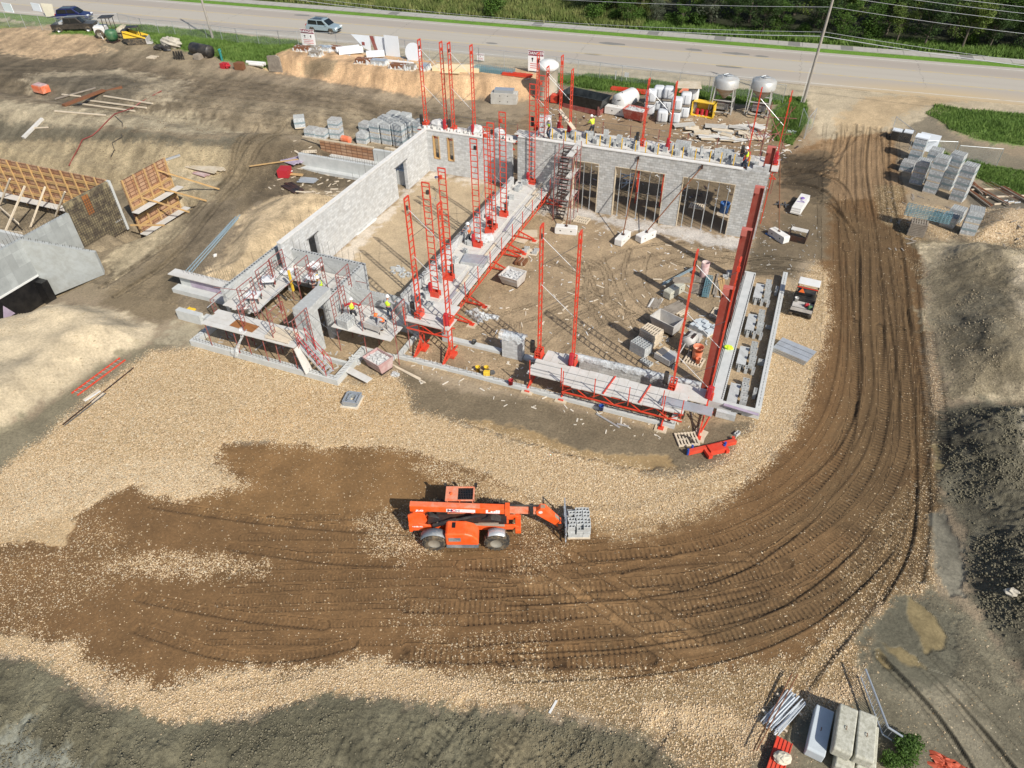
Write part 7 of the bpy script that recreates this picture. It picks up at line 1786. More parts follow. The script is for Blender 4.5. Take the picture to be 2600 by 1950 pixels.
o = m.blob((0, 0, .1), (.25, .2, .12), 8).blob((.25, .1, .08), (.15, .12, .08), 9).build('yellow_bag', 'yellow', loc=T(484, 788)); tag(o, 'small crumpled yellow bags on the mud left of the building', 'bag')
p = T(547, 651); o = MB().blob((0, 0, .1), (.12, .2, .12), 12).build('white_bag', 'white', loc=p); tag(o, 'small white bag on the dark soil left of the hall', 'bag')
# right rear corner outside
p = at_px(a4(1990, 880)); t = thing('panel_stack', 'stack of pale concrete panels with purple hose outside the rear corner', 'panel stack', p, R(80))
for k in range(3): bevel(MB().bx(-1.6 + .1 * k, -.42 + .03 * k, .15 + k * .16, 1.5 + .05 * k, .42, .29 + k * .16).build('panel', 'whiteconc', t), .01)
m = MB()
for i in range(4):
 m.path([(.6 + .15 * math.cos(a_ * .7 + i), .12 * math.sin(a_ * .7 + i) + .02 * i, .66 + .01 * i) for a_ in range(10)], .02, 5)
m.path([(.6, 0, .66), (.2, .1, .66), (-.1, -.3, .66), (-.2, .3, .66)], .02, 5)
o = m.build('hose_coil', 'purplehose', loc=p, rz=R(80)); tag(o, 'purple hose coil lying on the pale panel stack', 'hose')
p = at_px(a4(1970, 1130)); t = thing('form_box', 'dark metal form box with pale lid outside the rear right corner', 'form box', p, R(-8)); MB().bx(-.7, -.55, 0, -.64, .55, .75).bx(.64, -.55, 0, .7, .55, .75).bx(-.7, -.55, 0, .7, -.5, .5).build('sides', 'darkmetal', t); o = MB().bx(-.68, 0, .70, .68, .55, .74).build('lid', 'plank', t)
board_pile(a4(1800, 1110), R(-35), 'blue and white pipes heaped beside the right footing', 5, 1.5, 'bluepipe', .05, .16, seed=14, name='pipe_heap', cat='pipes'); board_pile(a4(1830, 1095), R(30), 'pale sticks crossing the blue pipes', 4, 1.1, 'palewood', .05, .2, .12, seed=15)
p = at_px(a4(1845, 860)); t = thing('steel_rack', 'dark steel frame lying beyond the rear right corner', 'steel frame', p, .2); MB().bar((-.6, 0, .1), (.6, 0, .1), .1).bar((-.2, -.6, .1), (-.2, .6, .1), .1).bar((.3, -.5, .1), (.3, .5, .1), .1).build('bars', 'steel', t)
# behind the openings
p = at_px(a4(560, 720)); t = thing('steel_rack', 'blue grey steel frame seen through the middle garage opening', 'steel frame', p, .4); m = MB()
for a_ in ((0, 0, 0), (1.2, 0, 0), (1.2, .8, 0), (0, .8, 0)): m.bar(a_, (a_[0], a_[1], 1.0), .08)
m.bar((0, 0, 1), (1.2, .8, 1), .08); m.bar((1.2, 0, 1), (0, .8, 1), .08); m.bar((0, 0, 0), (1.2, 0, 1), .07); m.bar((0, .8, .1), (1.2, .8, .1), .08); m.build('bars', 'galv', t)
p = at_px(a4(1165, 870)); pallet(p, R(-3), 'pale pallet seen through the right garage opening'); 
p = at_px(a4(1380, 920)); t = thing('water_tank', 'blue round container on pallet seen through the right garage opening', 'container', (p[0], p[1], p[2])); m = MB(); m.lathe([(.001, 0), (.35, 0), (.4, .9), (.42, .95), (.36, .95), (.33, .1), (.001, .1)], 16); m.build('shell', 'bluepipe', t, True)
board_pile(a4(1380, 935), R(-10), 'short pale boards around the blue container', 4, 1.2, 'palewood', .12, .2, seed=16)
# ================================================================ road, verge, far side
RZ = 1.17; RA = math.atan(.065)
def strip(name, y0, y1, z, mat, x0=-260, x1=200, th=.0, n=1):
 m = MB(); m.bx(x0, y0, z - .25, x1, y1, z); o = m.build(name, mat, loc=(0, 90.1, 0)); o.rotation_euler.z = RA; return struct(o)
strip('road', 0, 13.4, RZ + .02, 'roadtop')
strip('pavement', 15.3, 17.2, RZ + .04, 'sidewalk')
m = MB()
for i in range(150): m.bx(-260 + i * 3.05, 15.31, RZ + .041, -259.94 + i * 3.05, 17.19, RZ + .045)
for x in (-60, -37.5, -21, -12, -2.5, 4, 18): m.bx(x, 15.31, RZ + .041, x + 1.5, 17.19, RZ + .046)
o = m.build('pavement_joints', 'patch', loc=(0, 90.1, 0)); o.rotation_euler.z = RA; struct(o)
m = MB()
for y in (.75, 12.35): m.bx(-260, y, RZ + .021, 200, y + .13, RZ + .025)
m.f = m.f; o = m.build('road_edge_line', 'roadwhite', loc=(0, 90.1, 0)); o.rotation_euler.z = RA; struct(o)
m = MB()
for y in (4.4, 4.62, 8.75, 8.97): m.bx(-260, y, RZ + .021, 200, y + .1, RZ + .025)
o = m.build('road_centre_line', 'roadyellow', loc=(0, 90.1, 0)); o.rotation_euler.z = RA; struct(o)
m = MB(); rr = random.Random(2)
for x, y, w, h in ((-72, 11.2, 1.6, .5), (-24.5, 9.8, 1.9, .6), (-14, 10, 1.2, .5), (-8.6, 9.9, 1.8, .5), (-5.5, 9.6, 1.1, .4), (-9, 4.2, 1.8, .5), (-26, 4.5, 1.2, .4), (-40, 5.5, 1.0, .4)):
 m.prism([(x + w * math.cos(a) * rr.uniform(.7, 1.1), y + h * math.sin(a) * rr.uniform(.7, 1.1)) for a in [i * .52 for i in range(12)]], RZ + .0205, RZ + .0235)
o = m.build('road_patch', 'patch', loc=(0, 90.1, 0)); o.rotation_euler.z = RA; struct(o)
def RP(x, y): return (x * math.cos(RA) - y * math.sin(RA), 90.1 + x * math.sin(RA) + y * math.cos(RA))
# ---------------------------------------------------------------- vehicles
def suv(loc, rz, label, name='parked_car', paint='carblue', L=4.75, W=1.85, truck=False, cat='car'):
 t = thing(name, label, cat, loc, rz); h = L / 2; w = W / 2
 if not truck:
  lower = [(-h, .35), (-h - .02, .85), (-h + .08, 1.0), (h - 1.25, 1.02), (h - .25, .86), (h, .65), (h, .35)]
  cab = [(-h + .12, 1.0), (-h + .35, 1.55), (-h + .8, 1.68), (.35, 1.68), (h - 1.15, 1.0)]
 else:
  lower = [(-h, .5), (-h, 1.12), (-h + 1.7, 1.12), (-h + 1.75, 1.2), (h - 1.3, 1.22), (h - .1, 1.1), (h, .6), (h, .45)]
  cab = [(-h + 1.72, 1.18), (-h + 1.85, 1.85), (-h + 2.2, 1.93), (.75, 1.92), (h - 1.5, 1.2)]
 bevel(MB().prism_y(lower, -w, w).build('body', paint, t), .09, 3)
 bevel(MB().prism_y(cab, -w + .12, w - .12).build('cabin', paint, t), .07, 3)
 z1, z0 = cab[2][1] - .1, cab[0][1] + .06; xs = [cab[0][0] + .25, -.55 if not truck else -.15, .3 if not truck else .75]
 for s in (-1, 1):
  m = MB(); y = s * (w - .115)
  for a, b, c_, d in ((cab[1][0] + .12, cab[0][0] + .25, -.65, -.6), (-.52, -.5, .25, .75)) if not truck else ((cab[1][0] + .12, cab[0][0] + .2, -.25, -.2), (-.12, -.12, .7, 1.1)):
   q_ = [(a, y, z1), (c_, y, z1), (d, y, z0), (b, y, z0)]
   m._a(q_, [(0, 1, 2, 3) if s > 0 else (3, 2, 1, 0)])
  m.build('side_windows', 'glass', t)
 a, b = cab[3], cab[4]; f = lambda u, o=.075: (a[0] + (b[0] - a[0]) * u + o, a[1] + (b[1] - a[1]) * u + .03)
 p_, q_ = f(.12), f(.92); m = MB(); yy = w - .22; m.quad((p_[0], -yy, p_[1]), (q_[0], -yy - .05, q_[1]), (q_[0], yy + .05, q_[1]), (p_[0], yy, p_[1])); m.build('windscreen', 'glass', t)
 r_ = .36 if not truck else .42
 for x in (-h + .95, h - .9):
  for y in (-w + .08, w - .08): tire('tire', 'rim' if not truck else 'alu', (x, y, r_), r_, .24, t, 16, False)
  for s in (-1, 1): MB().prism_y([(x - r_ - .1, .4), (x - r_ * .75, r_ + .38), (x + r_ * .75, r_ + .38), (x + r_ + .1, .4)], s * (w + .002) - .004, s * (w + .002) + .004).build('wheel_arch', 'black', t)
 for s in (-1, 1):
  bevel(MB().bx(h - .22, s * (w - .25) - .2, .68, h + .005, s * (w - .25) + .2, .84).build('headlight', 'headlight', t), .02)
  MB().bx(-h - .015, s * (w - .14) - .1, .75, -h + .1, s * (w - .14) + .1, 1.05).build('tail_light', 'taillight', t)
  bevel(MB().bx(.75, s * (w + .02) - .08, 1.0, .95, s * (w + .02) + .08, 1.15).build('mirror', paint, t), .02)
 MB().bx(h - .03, -.5, .42, h + .01, .5, .62).build('grille', 'black', t)
 if truck:
  MB().bx(-h + .08, -w + .1, 1.125, -h + 1.62, w - .1, 1.135).build('bed_cover', 'black', t)
  MB().bx(-h + 1.15, -w + .12, 1.13, -h + 1.6, w - .12, 1.42).build('tool_box', 'alu', t)
 else:
  for s in (-1, 1): MB().bar((-h + .8, s * .7, 1.73), (.3, s * .7, 1.73), .04).build('roof_rail', 'black', t)
  MB().bx(-h + .95, -.45, 1.665, -.1, .45, 1.69).build('sunroof', 'glass', t)
 return t
sx, sy = (-64.45, 90.1); suv((sx, sy, RZ + .02), RA, 'silver blue family car driving along the road', 'family_car')
p = T(*tl(690, 262)); suv((p[0] + .2, p[1] - .6, p[2]), R(27), 'dark brown pickup truck with silver tool box parked on the dirt', 'pickup_truck', 'truckpaint', 5.8, 2.0, True, 'truck')
p = T(*tl(600, 205)); suv((p[0] - .6, p[1] + 1.8, p[2]), R(25), 'dark blue car parked behind the brown pickup', 'parked_car', 'navy', 4.7, 1.85)
# light tower, green barrel cart, skid steer
p = T(*tl(900, 330)); t = thing('roller', 'white compaction roller with dark canopy beside the pickup', 'roller', (p[0] + .5, p[1] + .6, p[2]), R(25))
bevel(MB().bx(-1.6, -.75, .6, -.1, .75, 1.5).build('engine_hood', 'white', t), .12, 3); bevel(MB().bx(-.2, -.6, .5, 1.1, .6, .9).build('frame', 'black', t), .04)
m = MB()
for y in (-.6, .6): m.bar((-.1, y, .9), (-.1, y, 2.5), .07); m.bar((.9, y, .9), (.9, y, 2.5), .07)
m.build('canopy_posts', 'black', t); bevel(MB().bx(-.5, -.8, 2.5, 1.2, .8, 2.6).build('canopy', 'black', t), .04)
m = MB(); m.M = Matrix.Rotation(R(90), 4, 'X'); m.lathe([(.001, -.8), (.65, -.8), (.65, .8), (.001, .8)], 20, (2.0, .65, 0)); m.build('drum', 'tan', t, True)
m = MB()
for i in range(16):
 for k in range(5): a_ = i / 16 * 6.283; m.box((2.0 + .68 * math.cos(a_), -.66 + k * .33, .65 + .68 * math.sin(a_)), (.12, .12, .12))
m.build('drum_pads', 'tan', t); MB().bar((1.0, -.9, .7), (2.8, -.9, .7), .1).bar((1.0, .9, .7), (2.8, .9, .7), .1).bar((2.75, -.9, .7), (2.75, .9, .7), .1).build('yoke', 'black', t)
for y in (-.7, .7): tire('tire', 'rim', (-.9, y, .6), .6, .35, t, 14, False)
p = T(*tl(985, 365)); t = thing('mixing_drum', 'faded green round hopper beside the skid steer', 'hopper', p, 0); m = MB(); m.lathe([(.001, .2), (.5, .2), (.75, .6), (.8, 1.2), (.65, 1.5), (.4, 1.5), (.4, 1.4), (.001, 1.3)], 16); m.build('drum', 'green', t, True); MB().bx(-.6, -.6, 0, .6, .6, .2).build('stand', 'darkmetal', t); MB().path([(-.9, -.9, 1.2), (-1.2, -.6, .8), (-.9, -.7, .4)], .05).build('hose', 'white', t)
p = T(*tl(1150, 385)); t = thing('skid_steer', 'yellow and black tracked skid steer at the edge of the grass', 'skid steer', (p[0] + .3, p[1] + .7, p[2]), R(30))
for s in (-1, 1):
 m = MB(); m.prism_y([(-1.0, 0), (1.1, 0), (1.35, .35), (.9, .72), (-.9, .72), (-1.35, .35)], s * .72 - .18, s * .72 + .18); bevel(m.build('track', 'tire', t), .04)
 MB().prism_y([(-1.5, .8), (-1.45, 1.7), (-.9, 1.65), (.9, .95), (.9, .8)], s * .60 - .04, s * .60 + .04).build('side_panel', 'yellow', t); MB().bar((-1.3, s * .78, 1.65), (1.3, s * .78, .75), .12, .16).build('lift_arm', 'yellow', t)
bevel(MB().bx(-1.65, -.62, .35, -1.0, .62, 1.75).build('engine_bay', 'black', t), .06)
m = MB(); m.bx(-1.0, -.55, 2.0, .5, .55, 2.08)
for x in (-.95, .42):
 for y in (-.5, .45): m.bx(x, y, .7, x + .07, y + .07, 2.0)
m.build('cab', 'black', t); MB().bx(-.9, -.5, .5, .6, .5, .8).build('floor', 'black', t)
MB().prism_y([(1.3, .05), (2.0, .05), (2.05, .12), (1.45, .2), (1.4, .75), (1.3, .75)], -.95, .95).build('bucket', 'greyskip', t)
def simple(mb, name, mat, c, label, cat, rz=0.0, dz=0.0, grp=None, smooth=False, p=None):
 p = p or T(*c); o = mb.build(name, mat, loc=(p[0], p[1], p[2] + dz), rz=rz, smooth=smooth); tag(o, label, cat, grp); return o
simple(MB().blob((0, 0, .55), (1.7, .8, .75), 21, 10, rough=.15), 'boulder', 'rock', tl(1490, 410), 'large pale boulder on the grass edge', 'boulder')
simple(MB().blob((0, 0, .25), (.8, .5, .35), 22).blob((1.2, 0, .25), (.7, .5, .35), 23), 'pipe_fittings', 'black', tl(1380, 430), 'black plastic fittings heaped beside the boulder', 'fittings')
t = thing('tank_drum', 'black horizontal drum tank on the grass edge', 'tank', T(*tl(1755, 485)), R(-8)); m = MB(); m.M = Matrix.Rotation(R(90), 4, 'Y'); m.lathe([(.001, -1.6), (.7, -1.6), (.72, -1.5), (.72, 1.5), (.7, 1.6), (.001, 1.6)], 18, (-.75, 0, 0)); m.build('shell', 'black', t, True); MB().bx(-1.2, -.5, 0, -.9, .5, .3).bx(.9, -.5, 0, 1.2, .5, .3).build('cradle', 'greywood', t)
simple(MB().bx(-.4, -.5, 0, .4, .5, .55).bx(-.35, -.45, .55, .35, .45, .62), 'dark_crate', 'greywood', tl(1720, 510), 'low timber crate in front of the black drum tank', 'crate')
pallet(T(*tl(1320, 500)), .1, 'pale pallet lying on the dirt left of the black crates')
for k in range(4): simple(MB().bar((0, 0, 0), (.1, 0, 1.0), .1).bar((.3, 0, 0), (.2, 0, 1.0), .1), 'black_trestle', 'black', tl(1510 + k * 22, 515), 'black plastic trestle leaning in a row, %s from the left' % ('first', 'second', 'third', 'fourth')[k], 'trestle', grp='black trestles by the drum tank')
simple(MB().tube((0, 0, 0), (0, 0, 1.2), .14, 8).blob((0, 0, 1.2), (.2, .2, .2), 3), 'hydrant_marker', 'teal', tl(1920, 525), 'dark green utility marker at the end of the grass', 'marker')
simple(MB().bx(-.5, -.35, 0, .1, .35, .6).blob((.4, 0, .35), (.35, .3, .35), 4), 'pump', 'shirtred', tl(1950, 590), 'small red and white pump on the dirt', 'pump')
simple(MB().tube((-1.2, 0, .2), (1.4, .3, .2), .2, 10).tube((-.4, -.5, .2), (1.5, -.3, .2), .18, 10), 'white_pipe_pair', 'white', tm(-10, 560), 'white plastic pipes at the corner of the orange bank', 'pipes')
simple(MB().prism_y([(-1.0, 0), (1.0, 0), (.9, 1.8), (.4, 2.0), (-.9, 1.8)], -.1, .1), 'fabric_roll', 'greywood', tm(175, 620), 'grey filter fabric hung down the left end of the bank', 'fabric')
simple(MB().prism([(-.6, -.4), (.6, -.3), (.4, .5), (-.5, .4)], 0, .8), 'rusty_box', 'rust', tl(2080, 600), 'rusty brown bin at the foot of the bank', 'bin')
t = thing('crate', 'bright orange open crate on the dirt at far left', 'crate', T(*tl(370, 800)), R(-5)); MB().bx(-.85, -.5, .1, .85, .5, .85).build('body', 'orangedust', t); MB().bx(-.75, -.42, .85, .75, .42, .95).build('contents', 'pinkskip', t)
for k, (a, b, w_, mt, lb) in enumerate((((560, 935), (900, 790), .5, 'rust', 'long rusty beam lying across the skids in the yard'), ((640, 880), (1060, 765), .35, 'rust', 'second rusty beam behind the long one'), ((480, 865), (830, 770), .2, 'greywood', 'dark beam at the back of the rusty beams'), ((900, 838), (1320, 905), .16, 'palewood', 'pale skid, farthest of the yard skids'), ((540, 825), (700, 842), .16, 'palewood', 'short pale skid behind the rusty beams'), ((760, 875), (1270, 942), .16, 'palewood', 'pale skid second from the front'), ((680, 905), (1170, 970), .16, 'palewood', 'pale skid crossing under the rusty beam end'), ((480, 975), (920, 1015), .16, 'palewood', 'pale skid nearest the excavated slope'), ((205, 1200), (370, 1035), .35, 'plank', 'thick grey plank bridging the ditch'), ((300, 1115), (420, 1110), .12, 'palewood', 'short stick beside the ditch plank'))):
 p = T(*tl(*a)); q_ = T(*tl(*b)); simple(MB().bar((0, 0, .12), (q_[0] - p[0], q_[1] - p[1], .12 + q_[2] - p[2]), w_, .12 if w_ < .3 else .22), 'yard_beam' if k < 3 else 'timber_skid', mt, None, lb, 'beam' if k < 3 else 'timber', p=p)
hp = [T(*tl(*c)) for c in ((1400, 800), (1220, 890), (1150, 940), (1000, 1010), (930, 1060), (860, 1130), (800, 1180), (715, 1215), (680, 1290), (640, 1361), (600, 1440))]
m = MB(); m.path([(x - hp[0][0], y - hp[0][1], z - hp[0][2] + .1) for x, y, z in hp], .05, 6); simple(m, 'hose', 'redhose', None, 'long red hose snaking from the yard down the excavated slope', 'hose', p=hp[0])
m = MB(); hq = [T(*tl(*c)) for c in ((1000, 1020), (1060, 1070), (1055, 1190), (970, 1240), (990, 1300), (960, 1360))]; m.path([(x - hq[0][0], y - hq[0][1], z - hq[0][2] + .06) for x, y, z in hq], .04, 5); simple(m, 'cable', 'black', None, 'thin black cable hanging down the excavated slope', 'cable', p=hq[0])
# ---------------------------------------------------------------- on the bank
gS = 'sheet wrapped bundles on the bank'
for k, (c, w_, rz) in enumerate((((405, 450), 2.2, .1), ((500, 450), 2.2, .05), ((600, 450), 2.0, .1), ((690, 450), 1.8, 0), ((520, 490), 1.6, 0), ((1065, 565), 2.2, .1), ((1230, 600), 2.0, .1), ((1325, 605), 1.6, .1), ((1465, 610), 1.0, 0), ((940, 555), 2.2, .15))):
 p = T(*tm(*c)); t = thing('wrapped_bundle', 'film wrapped material bundle on the orange bank, %s' % ('far left', 'second from the left', 'third, beside a white bag', 'fourth, low and flat', 'small one below the first three', 'in the middle below the white beams', 'right of the middle one', 'second right of the middle', 'smallest one behind the masts', 'grey steel one under the short beam')[k], 'bundle', p, rz, gS)
 MB().bx(-w_ / 2, -.6, 0, w_ / 2, .6, .12).build('pallet_base', 'palewood', t); MB().bx(-w_ / 2 + .1, -.5, .12, w_ / 2 - .1, .5, .55).build('contents', ('rust', 'greywood', 'galv')[k % 3], t); m = MB(); heap(m, w_ + .1, 1.2, .6, k + 40); m.build('wrap', 'film', t)
for k, (a, b, w_, lb) in enumerate((((720, 485), (930, 480), .7, 'longest white insulation beam on the bank'), ((700, 470), (900, 462), .4, 'white beam behind the longest one'), ((958, 505), (1115, 505), .7, 'shorter white insulation beam right of the longest'), ((975, 525), (1360, 568), .25, 'thin white pipe along the bank'))):
 p = T(*tm(*a)); q_ = T(*tm(*b)); simple(MB().bar((0, 0, .35 if w_ > .3 else .12), (q_[0] - p[0], q_[1] - p[1], .35 if w_ > .3 else .12), w_, .6 if w_ > .3 else .2), 'insulation_beam', 'insul', None, lb, 'beam', p=p)
for k, (a, b) in enumerate((((1530, 610), (1930, 630)), ((1560, 600), (1940, 612)), ((1600, 645), (1760, 650)))):
 p = T(*tm(*a)); q_ = T(*tm(*b)); simple(MB().bar((0, 0, .2), (q_[0] - p[0], q_[1] - p[1], .2 + q_[2] - p[2]), .9 if k < 2 else .3, .4 if k < 2 else .1), 'lumber_bundle', 'lumberpack', None, 'pale yellow lumber %s on the bank behind the masts' % ('bundle in front', 'bundle at the back', 'offcuts below the bundles')[k], 'lumber', p=p)
p = T(*tm(2050, 640)); mesh_bundle((p[0], p[1] + .3, p[2]), R(0), 5.0, 'long blue grey wire mesh bundle on the bank beside red frames', 'mesh bundles', 1.0, .6)
def red_bundle(c, L, lb):
 p = T(*c); t = thing('scaffold_bundle', lb, 'scaffold parts', (p[0], p[1] + .2, p[2]), R(2), 'bundles of red scaffold parts')
 for k in range(4): 
  m = MB(); m.bar((-L / 2, -.3 + .2 * k, .15 + .12 * (k % 2)), (L / 2, -.3 + .2 * k, .15 + .12 * (k % 2)), .12, .14)
  for i in range(6): m.bar((-L / 2 + i * L / 6, -.3 + .2 * k, .1), (-L / 2 + (i + .5) * L / 6, -.3 + .2 * k, .4), .05)
  m.build('truss', 'red', t)
red_bundle(tr(40, 670), 3.6, 'bundle of red scaffold trusses at the right end of the bank'); red_bundle(tr(1000, 800), 4.0, 'bundle of red scaffold trusses behind the white tank drum'); red_bundle(tr(1200, 825), 3.6, 'bundle of red scaffold trusses right of the first by the grass')
for k, dz in enumerate((0, .62)): bin_block((T(*tm(2130, 905))[0], T(*tm(2130, 905))[1] + .6, T(*tm(2130, 905))[2] + dz), R(12), 'grey concrete block in the pair below the bank, %s' % ('lower' if k == 0 else 'upper'), 'concrete', 3.0, 1.1, .62)
p = T(*tm(2130, 905)); m = MB(); m.bx(-1.1, -.5, 0, 1.1, .5, .3); simple(m, 'form_bundle', 'galv', None, 'steel bundle resting on the pair of grey blocks', 'bundle', R(12), 1.26, p=(p[0], p[1] + .6, p[2]))
# ---------------------------------------------------------------- behind the garage
t = thing('white_tank', 'white domed cylinder tank standing at the foot of the bank', 'tank', (T(*tr(285, 860))[0], T(*tr(285, 860))[1] + .8, T(*tr(285, 860))[2])); m = MB(); m.lathe([(1.1, 0), (1.1, 3.2), (1.2, 3.25), (1.15, 3.6), (.7, 3.9), (.001, 4.0)], 20); m.build('shell', 'canvas', t, True); MB().lathe([(1.12, 3.1), (1.22, 3.2), (1.17, 3.62), (.72, 3.93), (.001, 4.03)], 20).build('dome', 'white', t, True)
p = T(*tr(600, 960)); t = thing('dumpster', 'long open black trough container with rusty red base behind the rear deck', 'dumpster', (p[0] + .2, p[1] + .6, p[2]), R(-12)); L, W, H = 5.2, 1.1, 1.7
m = MB(); lo = [(-L * .42, -W * .7), (L * .42, -W * .7), (L * .42, W * .7), (-L * .42, W * .7)]; hi = [(-L / 2, -W), (L / 2, -W), (L / 2, W), (-L / 2, W)]
m._a([(x, y, .5) for x, y in lo] + [(x, y, H) for x, y in hi] + [(x * .96, y * .92, H) for x, y in hi] + [(x * .95, y * .9, .6) for x, y in lo], [(3, 2, 1, 0)] + [(i, (i + 1) % 4, 4 + (i + 1) % 4, 4 + i) for i in range(4)] + [(4 + i, 4 + (i + 1) % 4, 8 + (i + 1) % 4, 8 + i) for i in range(4)] + [(8 + i, 8 + (i + 1) % 4, 12 + (i + 1) % 4, 12 + i) for i in range(4)] + [(12, 13, 14, 15)]); m.build('trough', 'dumpblack', t)
MB().bx(-2.3, -.8, 0, 2.2, -.6, .5).bx(-2.3, .6, 0, 2.2, .8, .5).bx(2.0, -.9, .0, 2.2, .9, 1.2).build('base_frame', 'dullred', t)
p = T(*tr(385, 880)); simple(MB().bx(-.6, -.4, 0, .2, .4, .8).blob((.6, 0, .9), (.5, .4, .5), 9), 'red_pump', 'red', None, 'red and white machine left of the black trough', 'machine', p=p)
p = T(*tr(960, 950)); t = thing('tank_roll', 'white wrapped cylinder lying behind a pale concrete block', 'tank', (p[0], p[1] + .8, p[2]), R(70)); m = MB(); m.M = Matrix.Rotation(R(90), 4, 'Y'); m.lathe([(.001, -1.5), (.8, -1.5), (.9, -1.3), (.9, 1.3), (.7, 1.55), (.001, 1.6)], 18, (-.9, 0, 0)); m.build('shell', 'white', t, True); MB().path([(-1.5, .3, 1.2), (-.8, 0, 1.85), (-1.3, -.6, 1.3), (-1.7, .0, 1.2)], .04).build('hose', 'black', t)
bin_block(T(*tr(905, 985)), R(-5), 'pale concrete block before the white wrapped cylinder', 'whiteconc', 2.6, .8, .8)
p = T(*tr(1050, 1050)); skip((p[0], p[1] + .5, p[2]), R(-10), 'rusty red mortar skip right of the pale concrete block', 'redskip', 2.4, 1.6, 1.2, True)
def bag(c, n, lb, dx=0, dy=0, W=1.15):
 p = T(*c); 
 for k in range(n):
  t = thing('bulk_bag', lb + (', lower one' if n > 1 and k == 0 else ', upper one' if n > 1 else ''), 'bulk bag', (p[0] + dx, p[1] + dy, p[2] + 1.35 * k), R(8), 'white bulk bags behind the rear deck')
  MB().bx(-W / 2, -W / 2, 0, W / 2, W / 2, .12).build('pallet_base', 'greywood', t); o = MB().bx(-W / 2 + .02, -W / 2 + .02, .12, W / 2 - .02, W / 2 - .02, 1.32).build('bag', 'bulkbag', t, True); bevel(o, .25, 4)
  MB().bx(-.1, -W / 2 + .0, .15, -.06, -W / 2 + .02, 1.1).bx(-W / 2, -.02, .15, -W / 2 + .02, .02, 1.1).build('lifting_strap', 'strap', t)
bag(tr(1170, 1010), 2, 'white bulk bag of the left pair', 0, .6); bag(tr(1220, 1005), 2, 'white bulk bag behind the left pair', 0, 1.6)
bag(tr(1285, 1070), 1, 'white bulk bag standing single in front', 0, .5); bag(tr(1320, 990), 2, 'white bulk bag behind the single one', 0, .8); bag(tr(1390, 1080), 2, 'white bulk bag in the front right stack', 0, .6); bag(tr(1450, 1050), 2, 'white bulk bag in the right rear stack', .1, 1.2); bag(tr(1480, 1030), 2, 'white bulk bag at the far right end', .4, 1.9)
p = T(*tr(1460, 1010)); o = simple(MB().bx(-1.3, -1.1, 0, 1.3, 1.1, .04), 'plywood_sheet', 'ply', None, 'brown plywood sheet laid over the white bulk bags', 'plywood sheet', .25, 2.9, p=(p[0] + .1, p[1] + 1.3, p[2]))
simple(MB().prism([(-.9, -.6), (.9, -.5), (.5, .6), (-.7, .8)], .3, .42), 'orange_barrier', 'orangedust', tr(1515, 820), 'orange plastic sheet on the grass left of the silos', 'sheet')
t = thing('site_box', 'yellow open cabinet with red cans beside the left silo', 'cabinet', (T(*tr(1640, 1010))[0], T(*tr(1640, 1010))[1] + .3, T(*tr(1640, 1010))[2]), R(-5)); MB().bx(-1.2, .5, 0, 1.2, .6, 1.5).bx(-1.2, -.4, 0, -1.1, .6, 1.5).bx(1.1, -.4, 0, 1.2, .6, 1.5).bx(-1.2, -.4, 1.45, 1.2, .6, 1.5).bx(-1.2, -.4, 0, 1.2, .6, .1).build('cabinet', 'yellow', t)
for i in range(3): MB().tube((-.6 + .5 * i, 0, .1), (-.6 + .5 * i, 0, .7), .18, 10).build('can', 'shirtred', t)
def silo(x, y, z, label, rz=0.0):
 t = thing('mortar_silo', label, 'silo', (x, y, z), rz, 'mortar silos'); r = 1.45; t.scale = (.86, .86, .57)
 MB().lathe([(r, 4.4), (r, 5.7), (r * .85, 6.0), (.35, 6.25), (.3, 6.35), (.001, 6.35)], 22).build('tank', 'siltank', t, True); MB().lathe([(r * .99, 4.4), (.25, 2.5), (.2, 2.3), (.001, 2.3)], 22).build('cone', 'silocone', t, True)
 for a, b in ((-1, -1), (1, -1), (1, 1), (-1, 1)): MB().bar((a * 1.25, b * 1.1, 0), (a * 1.05, b * .95, 4.7), .13).build('leg', 'silofr', t)
 m = MB()
 for z_ in (2.35, .3):
  for a, b in (((-1.2, -1.05), (1.2, -1.05)), ((1.2, -1.05), (1.2, 1.05)), ((1.2, 1.05), (-1.2, 1.05)), ((-1.2, 1.05), (-1.2, -1.05))): m.bar((a[0], a[1], z_), (b[0], b[1], z_), .13)
 m.build('frame', 'silofr', t)
 m = MB()
 for yy in (-.2, .2): m.bar((-1.5, yy - .9, 0), (-1.35, yy - .9, 6.3), .05)
 for i in range(18): m.bar((-1.5, -1.1, .3 + i * .33), (-1.5, -.7, .3 + i * .33), .04)
 m.path([(-1.35, -.9, 6.3), (-1.2, -.9, 6.7), (-.5, -.9, 6.7), (-.4, -.9, 6.3)], .03); m.build('ladder', 'alu', t)
 bevel(MB().bx(-.8, -.6, .5, .8, .6, 1.8).build('mixer_unit', 'darkmetal', t), .08); m = MB(); 
 for i in range(8): m.bx(-.75, -.62, .6 + i * .14, .75, -.6, .65 + i * .14)
 m.build('grille', 'alu', t); MB().path([(-1.0, -1.0, .9), (-1.2, -1.3, .5), (-.6, -1.5, .2), (.3, -1.4, .3), (.9, -1.0, .8)], .07).build('hose', 'black', t); MB().path([(-.5, 0, 6.35), (0, .4, 6.5), (.6, 0, 6.4), (.1, -.5, 6.45), (-.5, 0, 6.35)], .04).build('top_hose', 'galv', t)
silo(-7.75, 78.7, TZ(-7.75, 78.7), 'left mortar silo, grey tank with rusty cone on frame legs'); silo(-4.1, 79.4, TZ(-4.1, 79.4), 'right mortar silo, grey tank with white lid near the crimson tubes')
rr = random.Random(21)
gP = 'dusty sheets and boards heaped before the silos'
